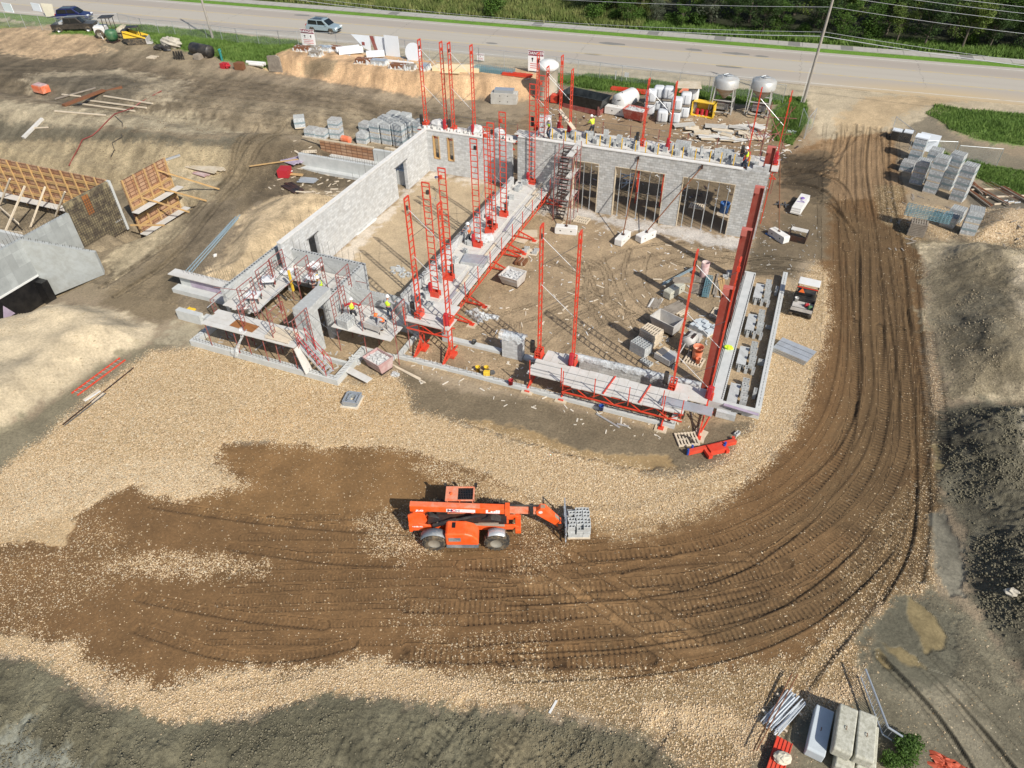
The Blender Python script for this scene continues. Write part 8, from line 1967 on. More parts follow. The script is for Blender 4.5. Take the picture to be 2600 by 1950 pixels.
for k in range(12):
 c = (tr(1520 + 55 * k % 640 + rr.uniform(-40, 40), 1090 + (k * 37) % 130)); p = T(*c)
 t = thing('board_heap', 'dusty sheet pile before the silos, number %d from the left' % (k + 1), 'board heap', p, rr.uniform(-.6, .6), gP)
 for j in range(3): MB().box((rr.uniform(-.2, .2), rr.uniform(-.2, .2), .05 + .09 * j), (rr.uniform(1.2, 2.2), rr.uniform(.5, 1.1), .05), rr.uniform(-.3, .3), rr.uniform(-.06, .06), rr.uniform(-.06, .06)).build('sheet', ('ply', 'plank', 'concrete', 'palewood')[(k + j) % 4], t)
for k, (a, b, mt) in enumerate((((1760, 1120), (2180, 1060), 'plank'), ((2060, 1180), (2200, 900), 'galv'), ((1900, 1230), (2212, 1180), 'plank'))):
 p = T(*tr(*a)); q_ = T(*tr(*b)); simple(MB().bar((0, 0, .15), (q_[0] - p[0], q_[1] - p[1], .3), .7, .05), 'long_plank', mt, None, 'long flat plank among the clutter by the silos, %s' % ('left pale one', 'grey steep one', 'nearest pale one')[k], 'plank', p=p)
for k in range(9):
 c = tr(2050 + 22 * k, 1230 - 16 * (k % 4)); p = T(*c); o = simple(MB().tube((0, 0, .1), (rr.uniform(-1.2, 1.2), rr.uniform(.3, 1.5), rr.uniform(.1, 1.3)), .035, 6), 'scaffold_tube', 'dullred', None, 'dull red scaffold tube tossed beside the right silo', 'scaffold tube', grp='tossed red scaffold tubes', p=p)
simple(MB().tube((0, 0, 0), (0, 0, 1.1), .07, 8), 'vent_pipe', 'white', tr(892, 700), 'short white vent pipe on the verge grass', 'pipe')
simple(MB().tube((0, 0, 0), (0, 0, .8), .03, 6).bx(-.25, -.02, .6, .25, .02, 1.1), 'small_marker', 'white', tr(985, 715), 'small pale sign on the verge grass', 'marker')
p = T(*tr(380, 1060)); o = simple(MB().bar((0, 0, 0), (2.2, -2.4, -.6), .35, .06), 'leaning_board', 'palewood', None, 'pale board leaning from plastic bundle at the rear deck left end', 'board', p=(-19.3, 58.6, 6.6))
simple(MB().bx(-.5, -.4, 0, .5, .4, 1.3), 'plastic_bundle', 'film', None, 'clear plastic bundle at the left end of the rear deck', 'plastic sheet', .3, p=(-19.9, 57.0, 5.1))
for k, (x, w_) in enumerate(((-30.2, 1.5), (-26.6, 1.3), (-24.3, 1.0))):
 t = thing('stone_pallet', 'netted pallet of white stone pieces on the hall rear deck, %s' % ('left', 'middle', 'right')[k], 'stone pallet', (x, 57.3, 3.92), .1, 'stone pallets on the hall rear deck'); MB().blob((0, 0, .3), (w_ * .6, .55, .5), k + 3, 8, rough=.12).build('stones', 'rubble', t); m = MB()
 for i in range(7): m.bar((-w_ * .6 + i * w_ * .2, -.5, .35), (-w_ * .6 + i * w_ * .2 + .2, .5, .75), .025)
 m.build('netting', 'steel', t)
m = MB()
for i in range(26): m.box((-.2 + i * .34, rr.uniform(-.1, .1), rr.uniform(.05, .2)), (.3, .25, .22), rr.uniform(0, 3))
simple(m, 'white_rubble', 'whiteconc', None, 'row of loose white stones along the hall rear deck', 'stones', p=(-31.3, 56.9, 3.98))
# ---------------------------------------------------------------- fences, signs, poles, wires
def sign(c, w_, h_, label, head=True, z=.5, txt=None):
 p = T(*c); t = thing('warning_sign', label, 'sign', p, RA); MB().bx(-w_ / 2, -.02, z, w_ / 2, .02, z + h_).build('board', 'signwhite', t)
 if head:
  MB().bx(-w_ / 2 + .03, -.028, z + h_ * .74, w_ / 2 - .03, -.021, z + h_ - .03).build('header', 'signmaroon', t)
  text('DANGER', h_ * .20, 'signwhite', t, (0, -.031, z + h_ * .86), (R(90), 0, 0), .002, w_ / (h_ * .80), .006)
  for x in ((-.22, .22) if w_ > 1.5 else (0,)): MB().tube((x * w_, -.03, z + h_ * .60), (x * w_, -.022, z + h_ * .60), h_ * .05, 10).bx(x * w_ - h_ * .02, -.03, z + h_ * .46, x * w_ + h_ * .02, -.022, z + h_ * .57).build('pictogram', 'signblack', t)
  m = MB()
  for k in range(3): m.bx(-w_ * .36, -.026, z + h_ * (.34 - .1 * k), w_ * .36, -.021, z + h_ * (.37 - .1 * k))
  m.build('small_print', 'logored', t)
 for x in (-w_ / 2 + .05, w_ / 2 - .05): MB().bx(x - .03, .02, 0, x + .03, .06, z + h_).build('post', 'galv', t)
 return t
sign(tm(465, 410), 2.0, 2.0, 'white warning sign with maroon DANGER header left on the fence', z=.1); sign(tr(205, 640), 1.9, 2.3, 'white warning sign with maroon header behind the masts', z=.2); sign(tm(1942, 540), .95, .8, 'small white sign with dark header on the fence right of the masts', z=.2)
simple(MB().bx(-1.0, -.04, 0, 1.0, .04, 2.4), 'white_sheet', 'sheetwhite', tm(1185, 495), 'plain white upright panel fixed on the roadside fence', 'panel')
m = MB(); m.lathe([(1.1, -.05), (1.1, .05), (.001, .05)], 20); m.M = None; o = simple(m, 'round_panel', 'sheetwhite', tm(1365, 530), 'round white disc panel leaning on the roadside fence', 'panel', 0, .9); o.rotation_euler = (R(80), 0, 0)
bp = T(*tm(1000, 470)); m = MB(); m._a([(-2.6, 0, 2.1), (0, 0, 2.1), (0, 0, .2), (-1.0, 0, .6), (0, .04, 2.1), (-2.6, .04, 2.1), (0, .04, .2), (-1.0, .04, .6)], [(0, 3, 2, 1), (5, 4, 6, 7)]); m.bx(.7, 0, .0, 2.3, .04, 2.1)
t = thing('fence_banner', 'white banner with dark red ribbon stripe hanging on the roadside fence', 'banner', bp, RA); m.build('cloth', 'sheetwhite', t); m = MB(); m._a([(0, -.02, 2.1), (.5, -.02, 2.1), (1.1, -.02, 0), (.6, -.02, .1)], [(0, 3, 2, 1)]); m.bx(-1.2, -.02, .9, -.8, 0, 1.3); m.build('stripe', 'dullred', t)
simple(MB().bx(-1.1, -.05, 0, 1.1, .05, 1.3), 'white_sheet', 'sheetwhite', tl(85, 110), 'pale blue panel on the far left fence', 'panel', -.1); simple(MB().bx(-1.0, -.05, .1, 1.0, .05, 1.2), 'white_sheet', 'sheetwhite', tl(330, 105), 'small white panel on the far left fence', 'panel', -.1)
m = MB(); m._a([(-1.2, 0, 1.8), (.9, .2, 1.8), (1.3, -.4, .4), (-.3, -.6, .1), (-1.2, .05, 1.8), (.9, .25, 1.8), (1.3, -.3, .4), (-.3, -.5, .1)], [(0, 3, 2, 1), (4, 5, 6, 7)]); simple(m, 'tarp', 'canvas', tl(445, 150), 'creased white tarpaulin sagging on the far left fence', 'tarpaulin')
fx = [RP(x, -7.0) for x in (-112, -100)] + [(-93, 81.6), (-88, 80.6), (-80, 81.2), (-72, 80.9), (-66, 81.9), (-58, 83.2), (-48, 83.4), (-38, 83.6), (-28, 83.8), (-20, 83.6), (-10, 83.3), (-2, 83.2)]
for k, (a, b) in enumerate(zip(fx[:-1], fx[1:])): fence_panel(a, b, 1.9, 'chain link fence run along the road, section %s from the left' % ('one', 'two', 'three', 'four', 'five', 'six', 'seven', 'eight', 'nine', 'ten', 'eleven', 'twelve', 'thirteen')[k], 'roadside chain link fence')
for k, (x, y, h_, lean, lb) in enumerate(((0.1, 83.9, 11.6, .35, 'tall grey utility pole leaning at the site entrance'), (-76.7, 81.5, 11.5, -.5, 'tall pale utility pole on the left grass'), (62, 86, 11.5, 0, 'utility pole far to the right outside the view'))):
 z0 = TZ(x, y); t = thing('utility_pole', lb, 'utility pole', (x, y, z0)); MB().tube((0, 0, -.3), (lean, 0, h_), .17, 12, .11).build('pole', 'polewood', t); m = MB(); m.tube((lean, 0, h_), (lean, -.0, h_ + .35), .05, 8); m.tube((lean - .3, 0, h_ - .9), (lean - .05, 0, h_ - .9), .06, 8); m.build('insulator', 'white', t)
 if k == 0: MB().bar((-.24, -.1, 0), (-.16, -.1, 3.6), .10, .06).build('cable_guard', 'white', t)
def wire(zs, y, r_, lb):
 pts = []
 for (xa, xb) in ((-77.2, .45), (.45, 62)):
  for i in range(13): u = i / 12; pts.append((xa + (xb - xa) * u, y + (81.5 - 83.9) * (1 - u) * (xa < 0), zs - 1.3 * 4 * u * (1 - u) * (.9 if xb > 1 else 1.0)))
 m = MB(); m.path(pts, r_, 4); o = m.build('overhead_wire', 'wire'); tag(o, lb, 'wire', 'overhead wires'); return o
for zs, y, r_, lb in ((12.75, 83.9, .018, 'topmost overhead wire on the utility poles'), (12.3, 83.6, .016, 'second overhead wire just under the topmost'), (11.6, 83.9, .016, 'third overhead wire from the top'), (10.6, 83.9, .016, 'fourth overhead wire from the top'), (8.3, 83.9, .016, 'thin fifth overhead wire above the thick cable'), (7.9, 83.9, .032, 'thick lowest overhead cable')): wire(zs, y, r_, lb)
# ---------------------------------------------------------------- excavation forms on the left
t = thing('basement_wall', 'tall grey cast concrete basement wall with sloping wing wall', 'wall', (-50.6, 29, 0)); X0, Y0 = -50.6, 29
MB().bx(-.3, -6, -2.3, 0, 4.8, 3.0).bx(-14, -6.3, -2.3, 0, -6.0, 3.0).build('east_wall', 'castwall', t)
m = MB(); wn_ = [(0, .4), (4.2, 2.7)]; nx, ny = -.48, .88; m._a([(0, .4, -2.0), (4.2, 2.6, -.3), (4.2 - .15, 2.86, -.3), (-.15, .66, -2.0), (0, .4, 3.0), (4.2, 2.6, 1.6), (4.05, 2.86, 1.6), (-.15, .66, 3.0)], [(0, 1, 5, 4), (1, 2, 6, 5), (2, 3, 7, 6), (3, 0, 4, 7), (4, 5, 6, 7), (3, 2, 1, 0)]); m.build('wing_wall', 'wingconc', t)
MB().bx(.005, -6, -2.2, .03, .35, -.05).bx(.03, -.2, -2.2, .9, .35, -.2).build('membrane', 'membrane', t); MB().bx(.005, -6, -.05, .09, .38, .07).build('membrane_edge', 'white', t)
MB().prism_y([(0, 0), (1, 0), (.5, 1)], 0, .01).build('purple_patch', 'purplewrap', t, loc=(.06, -3.5, -1.6), rz=R(90))
m = MB()
for i in range(40): m.tube((-.15, -5.6 + i * .26, 2.9), (-.15 + rr.uniform(-.05, .05), -5.6 + i * .26, 3.5 + .5 * (i % 7 < 3)), .012, 4)
for i in range(22): u = i / 22; m.tube((4.2 * u - .05, .5 + 2.2 * u, 2.9 - 1.4 * u), (4.2 * u - .05 + .1 * (-1) ** i, .6 + 2.2 * u, 3.15 - 1.4 * u), .012, 4)
m.build('reinforcement', 'rebar', t)
MB().bx(-9, 3.2, -.6, -2.0, 3.5, .9).bx(-5, 1.2, -.6, -2.2, 1.5, 1.2).build('inner_footing', 'newconcrete', t)
t = thing('rebar_panel', 'dark weathered wall form face behind a dense rebar grid', 'form wall', (-50.6, 33.8, -.6)); MB().bx(-.3, 0, 0, -.1, 4.3, 4.3).build('form_face', 'darkply', t); MB().bx(-.29, 1.6, 2.6, -.085, 2.2, 4.2).build('rusty_sheet', 'rustwood', t); MB().bx(-.32, 4.3, 0, .05, 4.5, 4.35).build('end_board', 'newconcrete', t)
m = MB()
for i in range(21): m.tube((.02, .05 + i * .21, -.2), (.02, .05 + i * .21, 4.0 + .3 * (i % 2)), .016, 4)
for i in range(20): m.tube((.04, 0, .1 + i * .2), (.04, 4.3, .1 + i * .2), .016, 4)
m.build('rebar_grid', 'rebar', t)
def formwall(a, b, z0, z1, label, side=1, shelf=(1.6,), braces=6):
 t = thing('wall_formwork', label, 'wall form', (a[0], a[1], z0)); dx, dy = b[0] - a[0], b[1] - a[1]; L = math.hypot(dx, dy); t.rotation_euler.z = math.atan2(dy, dx); H = z1 - z0
 MB().bx(0, 0, 0, L, .08, H).build('form_face', 'formface', t)
 n = int(L / 1.15); 
 for i in range(n + 1): MB().bar((i * L / n, -.14, 0), (i * L / n, -.14, H + .1), .10, .12).build('strongback', 'lumber', t)
 for z in (.5, 1.3, 2.1, 2.9, 3.6):
  if z < H: MB().bx(0, -.09, z, L, -.02, z + .1).bx(0, -.09, z + .14, L, -.02, z + .24).build('waler', 'lumber', t)
 for z in shelf: MB().bx(-.3, -.95, z, L + .3, -.25, z + .06).build('walkway', 'plank', t); MB().bx(-.2, -.22, z - .5, L, -.18, z).build('walkway_bracket', 'darkmetal', t)
 return t
formwall((-64.5, 38.3), (-50.9, 38.3), -.6, 3.7, 'long orange plywood wall form with timber strongbacks at far left', shelf=(1.0,)); formwall((-49.9, 38.7), (-49.9, 43.5), -1.9, 3.6, 'short orange plywood wall form braced down the sand slope', shelf=(.9, 2.9))
for k, (a, b) in enumerate((((0, 890), (210, 405)), ((0, 560), (85, 345)), ((255, 750), (380, 410)), ((465, 665), (548, 455)), ((0, 600), (170, 750)), ((0, 805), (200, 830)))):
 A_ = lf(*a); B_ = lf(*b); p = G(*A_, -.4 if k < 4 else 0); q_ = G(*B_, 2.6 if k < 4 else .3); simple(MB().bar((0, 0, 0), (q_[0] - p[0], q_[1] - p[1], 3.0 if k < 4 else .3), .10, .14), 'timber_brace', 'palewood', None, 'pale timber brace inside the basement forms, %s' % ('leftmost long one', 'short one at the picture edge', 'middle one', 'right one by the rebar wall', 'crossing low one', 'flat one on the wall')[k], 'brace', grp='timber braces in the basement', p=(p[0], p[1], -.4 if k < 4 else .3))
for k, (a, b, za) in enumerate((((1160, 370), (1745, 540), 2.2), ((1320, 270), (1850, 440), 3.0), ((1190, 500), (1600, 635), 1.6), ((1100, 735), (1390, 745), .2))):
 p = T(*lf(*b)); q_ = G(*lf(*a), za); simple(MB().bar((0, 0, .1), (q_[0] - p[0], q_[1] - p[1], za - p[2]), .09, .12), 'timber_brace', 'lumber', None, 'long timber brace from the short form onto the sand slope, %s' % ('second from top', 'topmost', 'third from top', 'lowest')[k], 'brace', grp='timber braces on the sand slope', p=p)
board_pile(lf(1750, 255), R(-4), 'pale sheets stacked on the slope crest beside the dark soil', 6, 3.6, 'ply', .22, .24, seed=31); board_pile(lf(1710, 305), R(-8), 'pinkish boards below the pale sheets', 4, 1.8, 'pinkskip', .2, .2, seed=32)
a = T(*lf(1370, 205)); b = T(*lf(1520, 155)); simple(MB().bar((0, 0, .1), (b[0] - a[0], b[1] - a[1], .1 + b[2] - a[2]), .25, .15), 'white_channel', 'alu', None, 'white channel section lying alone on the sand slope', 'channel', p=a)
# stem walls behind the hall's left wall
t = thing('stem_wall', 'low grey concrete stem wall on a footing left of the hall', 'wall', (-43.2, 52.9, 0)); MB().bx(0, 0, 0, 11.6, .35, 1.35).build('wall', 'newconcrete', t); MB().bx(-.6, -.6, -.2, 7.5, .6, .25).build('footing', 'newconcrete', t); m = MB()
for i in range(44): m.tube((.2 + i * .25, .17, 1.3), (.2 + i * .25 + rr.uniform(-.1, .1), .17, 1.75), .012, 4)
m.build('reinforcement', 'rebar', t)
t = thing('stem_wall', 'second stem wall part formed with orange plywood behind the first', 'wall', (-43.0, 56.2, 0)); MB().bx(6, 0, 0, 11.4, .35, 1.35).build('wall', 'newconcrete', t); MB().bx(-.5, -.5, -.2, 11.4, .7, .2).build('footing', 'newconcrete', t); MB().bx(0, .05, .2, 6, .12, 1.4).build('form_face', 'formface', t); MB().bx(-2, .1, 1.4, 6, .3, 1.5).build('top_timber', 'ply', t)
for k, (c, L, a_, n, mt, lb) in enumerate(((a2(430, 655), 2.0, -12, 9, 'purplewrap', 'heap of lilac insulation boards left of the stem wall'), (a2(560, 570), 1.6, 25, 3, 'palewood', 'pale boards at the end of the second stem wall'), (a2(310, 670), 7.0, 42, 1, 'lumber', 'very long plank crossing the dark soil'), (a2(450, 580), 4.5, -28, 1, 'palewood', 'plank sloping toward the lilac boards'), (a2(420, 810), 1.8, 10, 2, 'lumber', 'crossed timber offcuts beside the red box'), (a2(330, 760), 1.3, -25, 3, 'white', 'white sheet offcuts behind the red box'), (a2(550, 870), 1.8, 12, 5, 'alu', 'metal frame stack with dark rods on the soil'), (a2(400, 950), 2.5, -25, 5, 'darkmetal', 'dark scrap rods on the soil'), (a2(510, 995), 1.7, 12, 1, 'palewood', 'short plank at the edge of the sand'))):
 board_pile(c, R(a_), lb, n, L, mt, .2, .22, .12, seed=50 + k, grp=None)
simple(MB().bx(-.5, -.6, 0, .5, .6, .7), 'red_box', 'shirtred', a2(310, 810), 'dark red box lying on the soil left of the stem walls', 'box', .3); simple(MB().tube((-.4, 0, .35), (.5, 0, .35), .35, 12), 'orange_drum', 'orangedust', a2(950, 465), 'salmon orange drum lying beside the double pallet stack', 'drum', -.1); simple(MB().bx(-.6, -.2, 0, .6, .2, .3), 'tan_bag', 'ply', a2(1420, 555), 'tan bag on the soil close to the hall wall', 'bag')
# ---------------------------------------------------------------- bottom right
for k, (x, y, L, rz, mt, z, lb, rough) in enumerate((((2084, 1853), 0, 1.95, 84, 'blueconc', 0, 'smooth blue grey concrete block, leftmost of the row at bottom right', 0), ((2148, 1850), 0, 1.9, 86, 'mossconc', .6, 'weathered mossy concrete block, middle of the bottom right row', 1), ((2200, 1868), 0, 1.9, 88, 'mossconc', .6, 'weathered concrete block with chipped corner, right of the bottom row', 1), ((2150, 1905), 0, 1.5, 86, 'mossconc', 0, 'chipped concrete block under the mossy middle one', 1), ((2204, 1895), 0, 1.9, 88, 'mossconc', 0, 'rounded concrete block under the right one', 1))):
 p = T(*x, dz=z + .55); bin_block((p[0], p[1], p[2] + z), R(rz + 21 - 22), lb, mt, L, .66, .6, 'concrete blocks at the bottom right', bool(rough))
p = T(1985, 1812); t = thing('pipe_bundle', 'bundle of galvanised posts and tubes lying on the gravel', 'pipe bundle', p, R(62))
for i in range(26):
 y = rr.uniform(-.42, .42); m = MB(); L = rr.uniform(1.5, 2.1); dy = rr.uniform(-.12, .12); m.tube((-L / 2, y, .08 + .05 * (i % 5)), (L / 2, y + dy, .08 + .05 * ((i + 2) % 5)), rr.choice((.025, .03, .045)), 8); m.build('post', 'galv' if i % 3 else 'alu', t)
for x in (-.5, .5): MB().bar((x, -.55, .06), (x, .6, .06), .08, .1).build('cradle', 'palewood', t)
a = T(1908, 1915); b = T(2005, 1722); 
for k in range(2): simple(MB().tube((0, 0, .3 + .1 * k), (b[0] - a[0] + .1 * k, b[1] - a[1], .35 + .1 * k), .022, 8), 'long_bar', 'rust', None, 'long rusty bar crossing the galvanised post bundle, %s' % ('left' if k == 0 else 'right'), 'bar', p=(a[0] + .1 * k, a[1], a[2]))
p = T(1975, 1930); t = thing('roof_sheets', 'stack of bright red ribbed sheets at the bottom edge', 'sheet stack', p, R(80))
for k in range(3): 
 m = MB(); m.bx(-.75, -.3, .1 * k, .75, .3, .1 * k + .05)
 for i in range(5): m.bx(-.75, -.3 + i * .14, .1 * k + .05, .75, -.26 + i * .14, .1 * k + .08)
 m.build('sheet', 'red', t)
o = simple(MB().blob((0, 0, .12), (.34, .26, .18), 33, 12, rough=.12), 'canvas_bag', 'canvas', None, 'tied beige canvas bag resting on the red sheets', 'bag', .2, .3, p=(p[0] + .08, p[1] - .05, p[2]))
pts = [T(*c) for c in ((2183, 1722), (2238, 1868), (2275, 1892))]; t = thing('guard_rail', 'bent galvanised guard rail frame leaning behind the concrete blocks', 'guard rail', pts[0])
m = MB(); off = [(x - pts[0][0], y - pts[0][1], z - pts[0][2]) for x, y, z in pts]
for zz, r_ in ((.75, .045), (.12, .03)): m.path([(x, y, z + zz) for x, y, z in off], r_, 8)
m.build('rail', 'galv', t)
for (A1, B1) in zip(off[:-1], off[1:]):
 L = math.hypot(B1[0] - A1[0], B1[1] - A1[1]); n = int(L / .14)
 for i in range(n): u = i / n; MB().tube(tuple(A1[j] + (B1[j] - A1[j]) * u + (.12 if j == 2 else 0) for j in range(3)), tuple(A1[j] + (B1[j] - A1[j]) * u + (.75 if j == 2 else 0) for j in range(3)), .012, 5).build('baluster', 'galv', t)
m = MB(); heap(m, 1.3, .6, .12, 77); simple(m, 'safety_net', 'netorange', (2415, 1950), 'crumpled orange safety netting at the bottom edge', 'netting', -.2)
simple(MB().blob((0, 0, .2), (.3, .2, .2), 61), 'rock', 'rock', (2565, 1510), 'grey rock on the dark churned mud', 'rock')
simple(MB().bx(-.3, -.05, .0, .3, .04, .03), 'white_wrapper', 'white', (1404, 1795), 'small white wrapper strip on the grey slope', 'litter', 1.4)
# ---------------------------------------------------------------- vegetation
def leaves(m, c, R_, n, size, rg_, flat=.75):
 for _ in range(n):
  while True:
   x, y, z = rg_.uniform(-1, 1), rg_.uniform(-1, 1), rg_.uniform(-1, 1); d = x * x + y * y + z * z
   if .12 < d < 1: break
  k = rg_.random() ** .35 / math.sqrt(d) if rg_.random() < .6 else 1
  px, py, pz = c[0] + x * R_[0] * k, c[1] + y * R_[1] * k, c[2] + z * R_[2] * k
  a = rg_.uniform(0, 6.28); t_ = rg_.uniform(-.9, .9); s = size * rg_.uniform(.6, 1.3)
  ax = Vector((math.cos(a), math.sin(a), t_)).normalized() * s; b = ax.cross(Vector((rg_.uniform(-1, 1), rg_.uniform(-1, 1), 1))).normalized() * s * .55
  p_ = Vector((px, py, pz)); m._a([p_ - ax, p_ - b, p_ + ax, p_ + b], [(0, 1, 2, 3)])
TREES = []
def make_tree(h, r, mat, seed, nl=2600, ls=.20):
 rg_ = random.Random(seed); t = thing('broadleaf_tree', 'x', 'tree'); m = MB(); m.tube((0, 0, -.5), (rg_.uniform(-.3, .3), 0, h * .55), .22, 8, .12)
 cl = []
 for i in range(15):
  a = rg_.uniform(0, 6.28); rr_ = r * math.sqrt(rg_.random()) * .75; z = h * rg_.uniform(.22, .88); k = 1 - .5 * max(0, z / h - .5); c = (rr_ * math.cos(a) * k, rr_ * math.sin(a) * k, z); cl.append(c); m.tube((0, 0, z * .6), c, .07, 5, .03)
 m.build('trunk', 'trunk', t); m = MB()
 for c in cl: s = rg_.uniform(.28, .5) * r; leaves(m, c, (s, s, s * .75), int(nl / 15), ls, rg_)
 m.build('crown', mat, t); return t
KIND = [('dark green', 'leafdark'), ('mid green', 'leafmid'), ('yellowish green', 'leafyel'), ('silvery green', 'leafsilver')]
protos = {}
def tree(x, y, kind, sc, rz, lb):
 z = TZ(x, y)
 if kind not in protos: o = protos[kind] = make_tree(9.5, 3.6, KIND[kind][1], 100 + kind, 4200, .17); o.location = (x, y, z); o.rotation_euler = (0, 0, rz); o['label'] = lb; o['group'] = 'trees beyond the path'
 else: o = dup(protos[kind], (x, y, z), rz, lb, 'trees beyond the path')
 o.scale = (sc, sc, sc * 1.0); return o
rg_ = random.Random(17); k = 0
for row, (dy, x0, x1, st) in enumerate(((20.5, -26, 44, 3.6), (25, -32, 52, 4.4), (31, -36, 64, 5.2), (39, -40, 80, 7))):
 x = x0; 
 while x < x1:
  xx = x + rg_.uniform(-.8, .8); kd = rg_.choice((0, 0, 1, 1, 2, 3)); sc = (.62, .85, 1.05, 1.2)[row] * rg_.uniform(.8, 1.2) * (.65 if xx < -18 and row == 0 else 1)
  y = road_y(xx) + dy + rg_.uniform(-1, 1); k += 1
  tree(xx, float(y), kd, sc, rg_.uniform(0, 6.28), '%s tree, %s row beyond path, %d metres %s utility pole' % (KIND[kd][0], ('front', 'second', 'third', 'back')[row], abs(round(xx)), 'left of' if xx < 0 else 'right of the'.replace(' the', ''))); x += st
bp0 = None
for k, (c, s) in enumerate(((tm(2050, 140), 2.0), (tm(1540, 50), 1.1), (tr(680, 190), 1.6), (tr(1080, 200), 1.3), (tr(880, 190), 1.1), (tr(1600, 240), 1.5), (tf(1700, 400), 1.3), (tr(1350, 225), 1.2), (tf(300, 330), 1.2), (tf(900, 370), 1.4), (tm(900, 25), .8))):
 p = G(*c, 1.2); lb = 'round green bush beyond the path, %s' % ('largest one among the tall grass', 'small one in the tall grass', 'at the left end of the trees', 'before the dark gap in the trees', 'between two larger bushes', 'right of the dark gap', 'near the path at far right', 'small pale one under the trees', 'behind the utility pole', 'right of the utility pole', 'at the far left in tall grass')[k]
 if bp0 is None:
  bp0 = thing('bush', lb, 'bush', (p[0], p[1] + 1, TZ(p[0], p[1] + 1)), 0, 'bushes beyond the path'); m = MB(); r2 = random.Random(5)
  for i in range(9): a = r2.uniform(0, 6.28); leaves(m, (.7 * math.cos(a) * r2.random(), .7 * math.sin(a) * r2.random(), r2.uniform(.3, 1.0)), (.6, .6, .45), 240, .085, r2)
  m.build('foliage', 'leafmid', bp0); MB().tube((0, 0, 0), (0, 0, .8), .06, 6).build('stem', 'trunk', bp0); o = bp0
 else: o = dup(bp0, (p[0], p[1] + 1, TZ(p[0], p[1] + 1)), k * 1.3, lb)
 o.scale = (s, s, s)
p = T(2300, 1905); o = dup(bp0, (p[0], p[1], p[2]), 0, 'leafy green weed clump beside the orange netting'); o.scale = (.62, .62, .62); o['group'] = 'weeds'
p = T(2255, 1935); o = dup(bp0, (p[0], p[1], p[2]), 2, 'smaller green weed clump at the bottom edge'); o.scale = (.4, .4, .4); o['group'] = 'weeds'
def blades(name, polyw, n, h, mat, label, seed, w_=.03, cat='grass'):
 P = np.array(polyw); rs = np.random.RandomState(seed); x = rs.uniform(P[:, 0].min(), P[:, 0].max(), n * 3); y = rs.uniform(P[:, 1].min(), P[:, 1].max(), n * 3)
 s = poly_sd(x, y, polyw) ; k = np.where(s + .5 * vn(x, y, 1.5, seed) > .1)[0][:n]; x = x[k]; y = y[k]; z = terrain(x, y); n = len(x)
 a = rs.uniform(0, 6.283, n); hh = h * rs.uniform(.4, 1.2, n) * (1 + .8 * vn(x, y, 2.0, seed + 3)); lx = rs.normal(0, .35, n) * hh; ly = rs.normal(0, .35, n) * hh; cx_ = np.cos(a) * w_; cy_ = np.sin(a) * w_
 V = np.stack([np.stack([x - cx_, y - cy_, z], -1), np.stack([x + cx_, y + cy_, z], -1), np.stack([x + lx, y + ly, z + hh], -1)], 1).reshape(-1, 3)
 me = bpy.data.meshes.new(name); me.vertices.add(n * 3); me.vertices.foreach_set('co', V.astype(np.float32).ravel()); me.loops.add(n * 3); me.loops.foreach_set('vertex_index', np.arange(n * 3, dtype=np.int32)); me.polygons.add(n); me.polygons.foreach_set('loop_start', np.arange(0, n * 3, 3, dtype=np.int32)); me.update(calc_edges=True); me.materials.append(MAT[mat])
 o = bpy.data.objects.new(name, me); col.objects.link(o); return stuff(o, label, cat)
blades('verge_grass', [(-99.5, 76), (-95, 77.3), (-86, 77.3), (-77, 76.3), (-67, 74.6), (-63.4, 76.5), (-63, 80.5), (-64.5, 84.2), (-80, 84.4), (-92, 83.6)], 38000, .35, 'blade', 'lush green grass strip left of the orange bank', 1, .06)
blades('verge_grass', [(-27.2, 81.2), (-22, 80.2), (-4, 81.6), (-1, 83.4), (0, 85.4), (-6, 85.6), (-16, 85.3), (-24, 85)], 22000, .35, 'blade', 'rough dark grass between mud mounds and road', 2, .06)
blades('entrance_grass', [(-2, 74.6), (0.2, 74.3), (.9, 79), (.5, 85), (-1.5, 84.5), (-2.5, 80)], 7000, .3, 'blade', 'green grass patch at the foot of the right utility pole', 3, .05)
blades('right_grass', D((2010, 250), (2100, 262), (2250, 275), (2330, 285), (2330, 360), (2230, 335), (2120, 322), (2040, 300), (1990, 268)), 14000, .25, 'blade', 'green grass patch right of the entrance', 4, .05)
blades('right_grass', D((2000, 320), (2050, 345), (2170, 365), (2330, 395), (2330, 440), (2180, 420), (2100, 380), (2010, 365)), 9000, .3, 'blade', 'straggly grass behind the right block pallets', 5, .05)
blades('tall_grass', [RP(-95, 17.6), RP(-22, 17.6), RP(-22, 34), RP(-110, 36)], 60000, .9, 'dryblade', 'tall dry and green grass field beyond the path', 6, .10)
blades('undergrowth', [RP(-24, 17.5), RP(70, 17.5), RP(70, 21), RP(-24, 22)], 26000, .6, 'blade', 'low green undergrowth along the path under the trees', 7, .09, 'undergrowth')
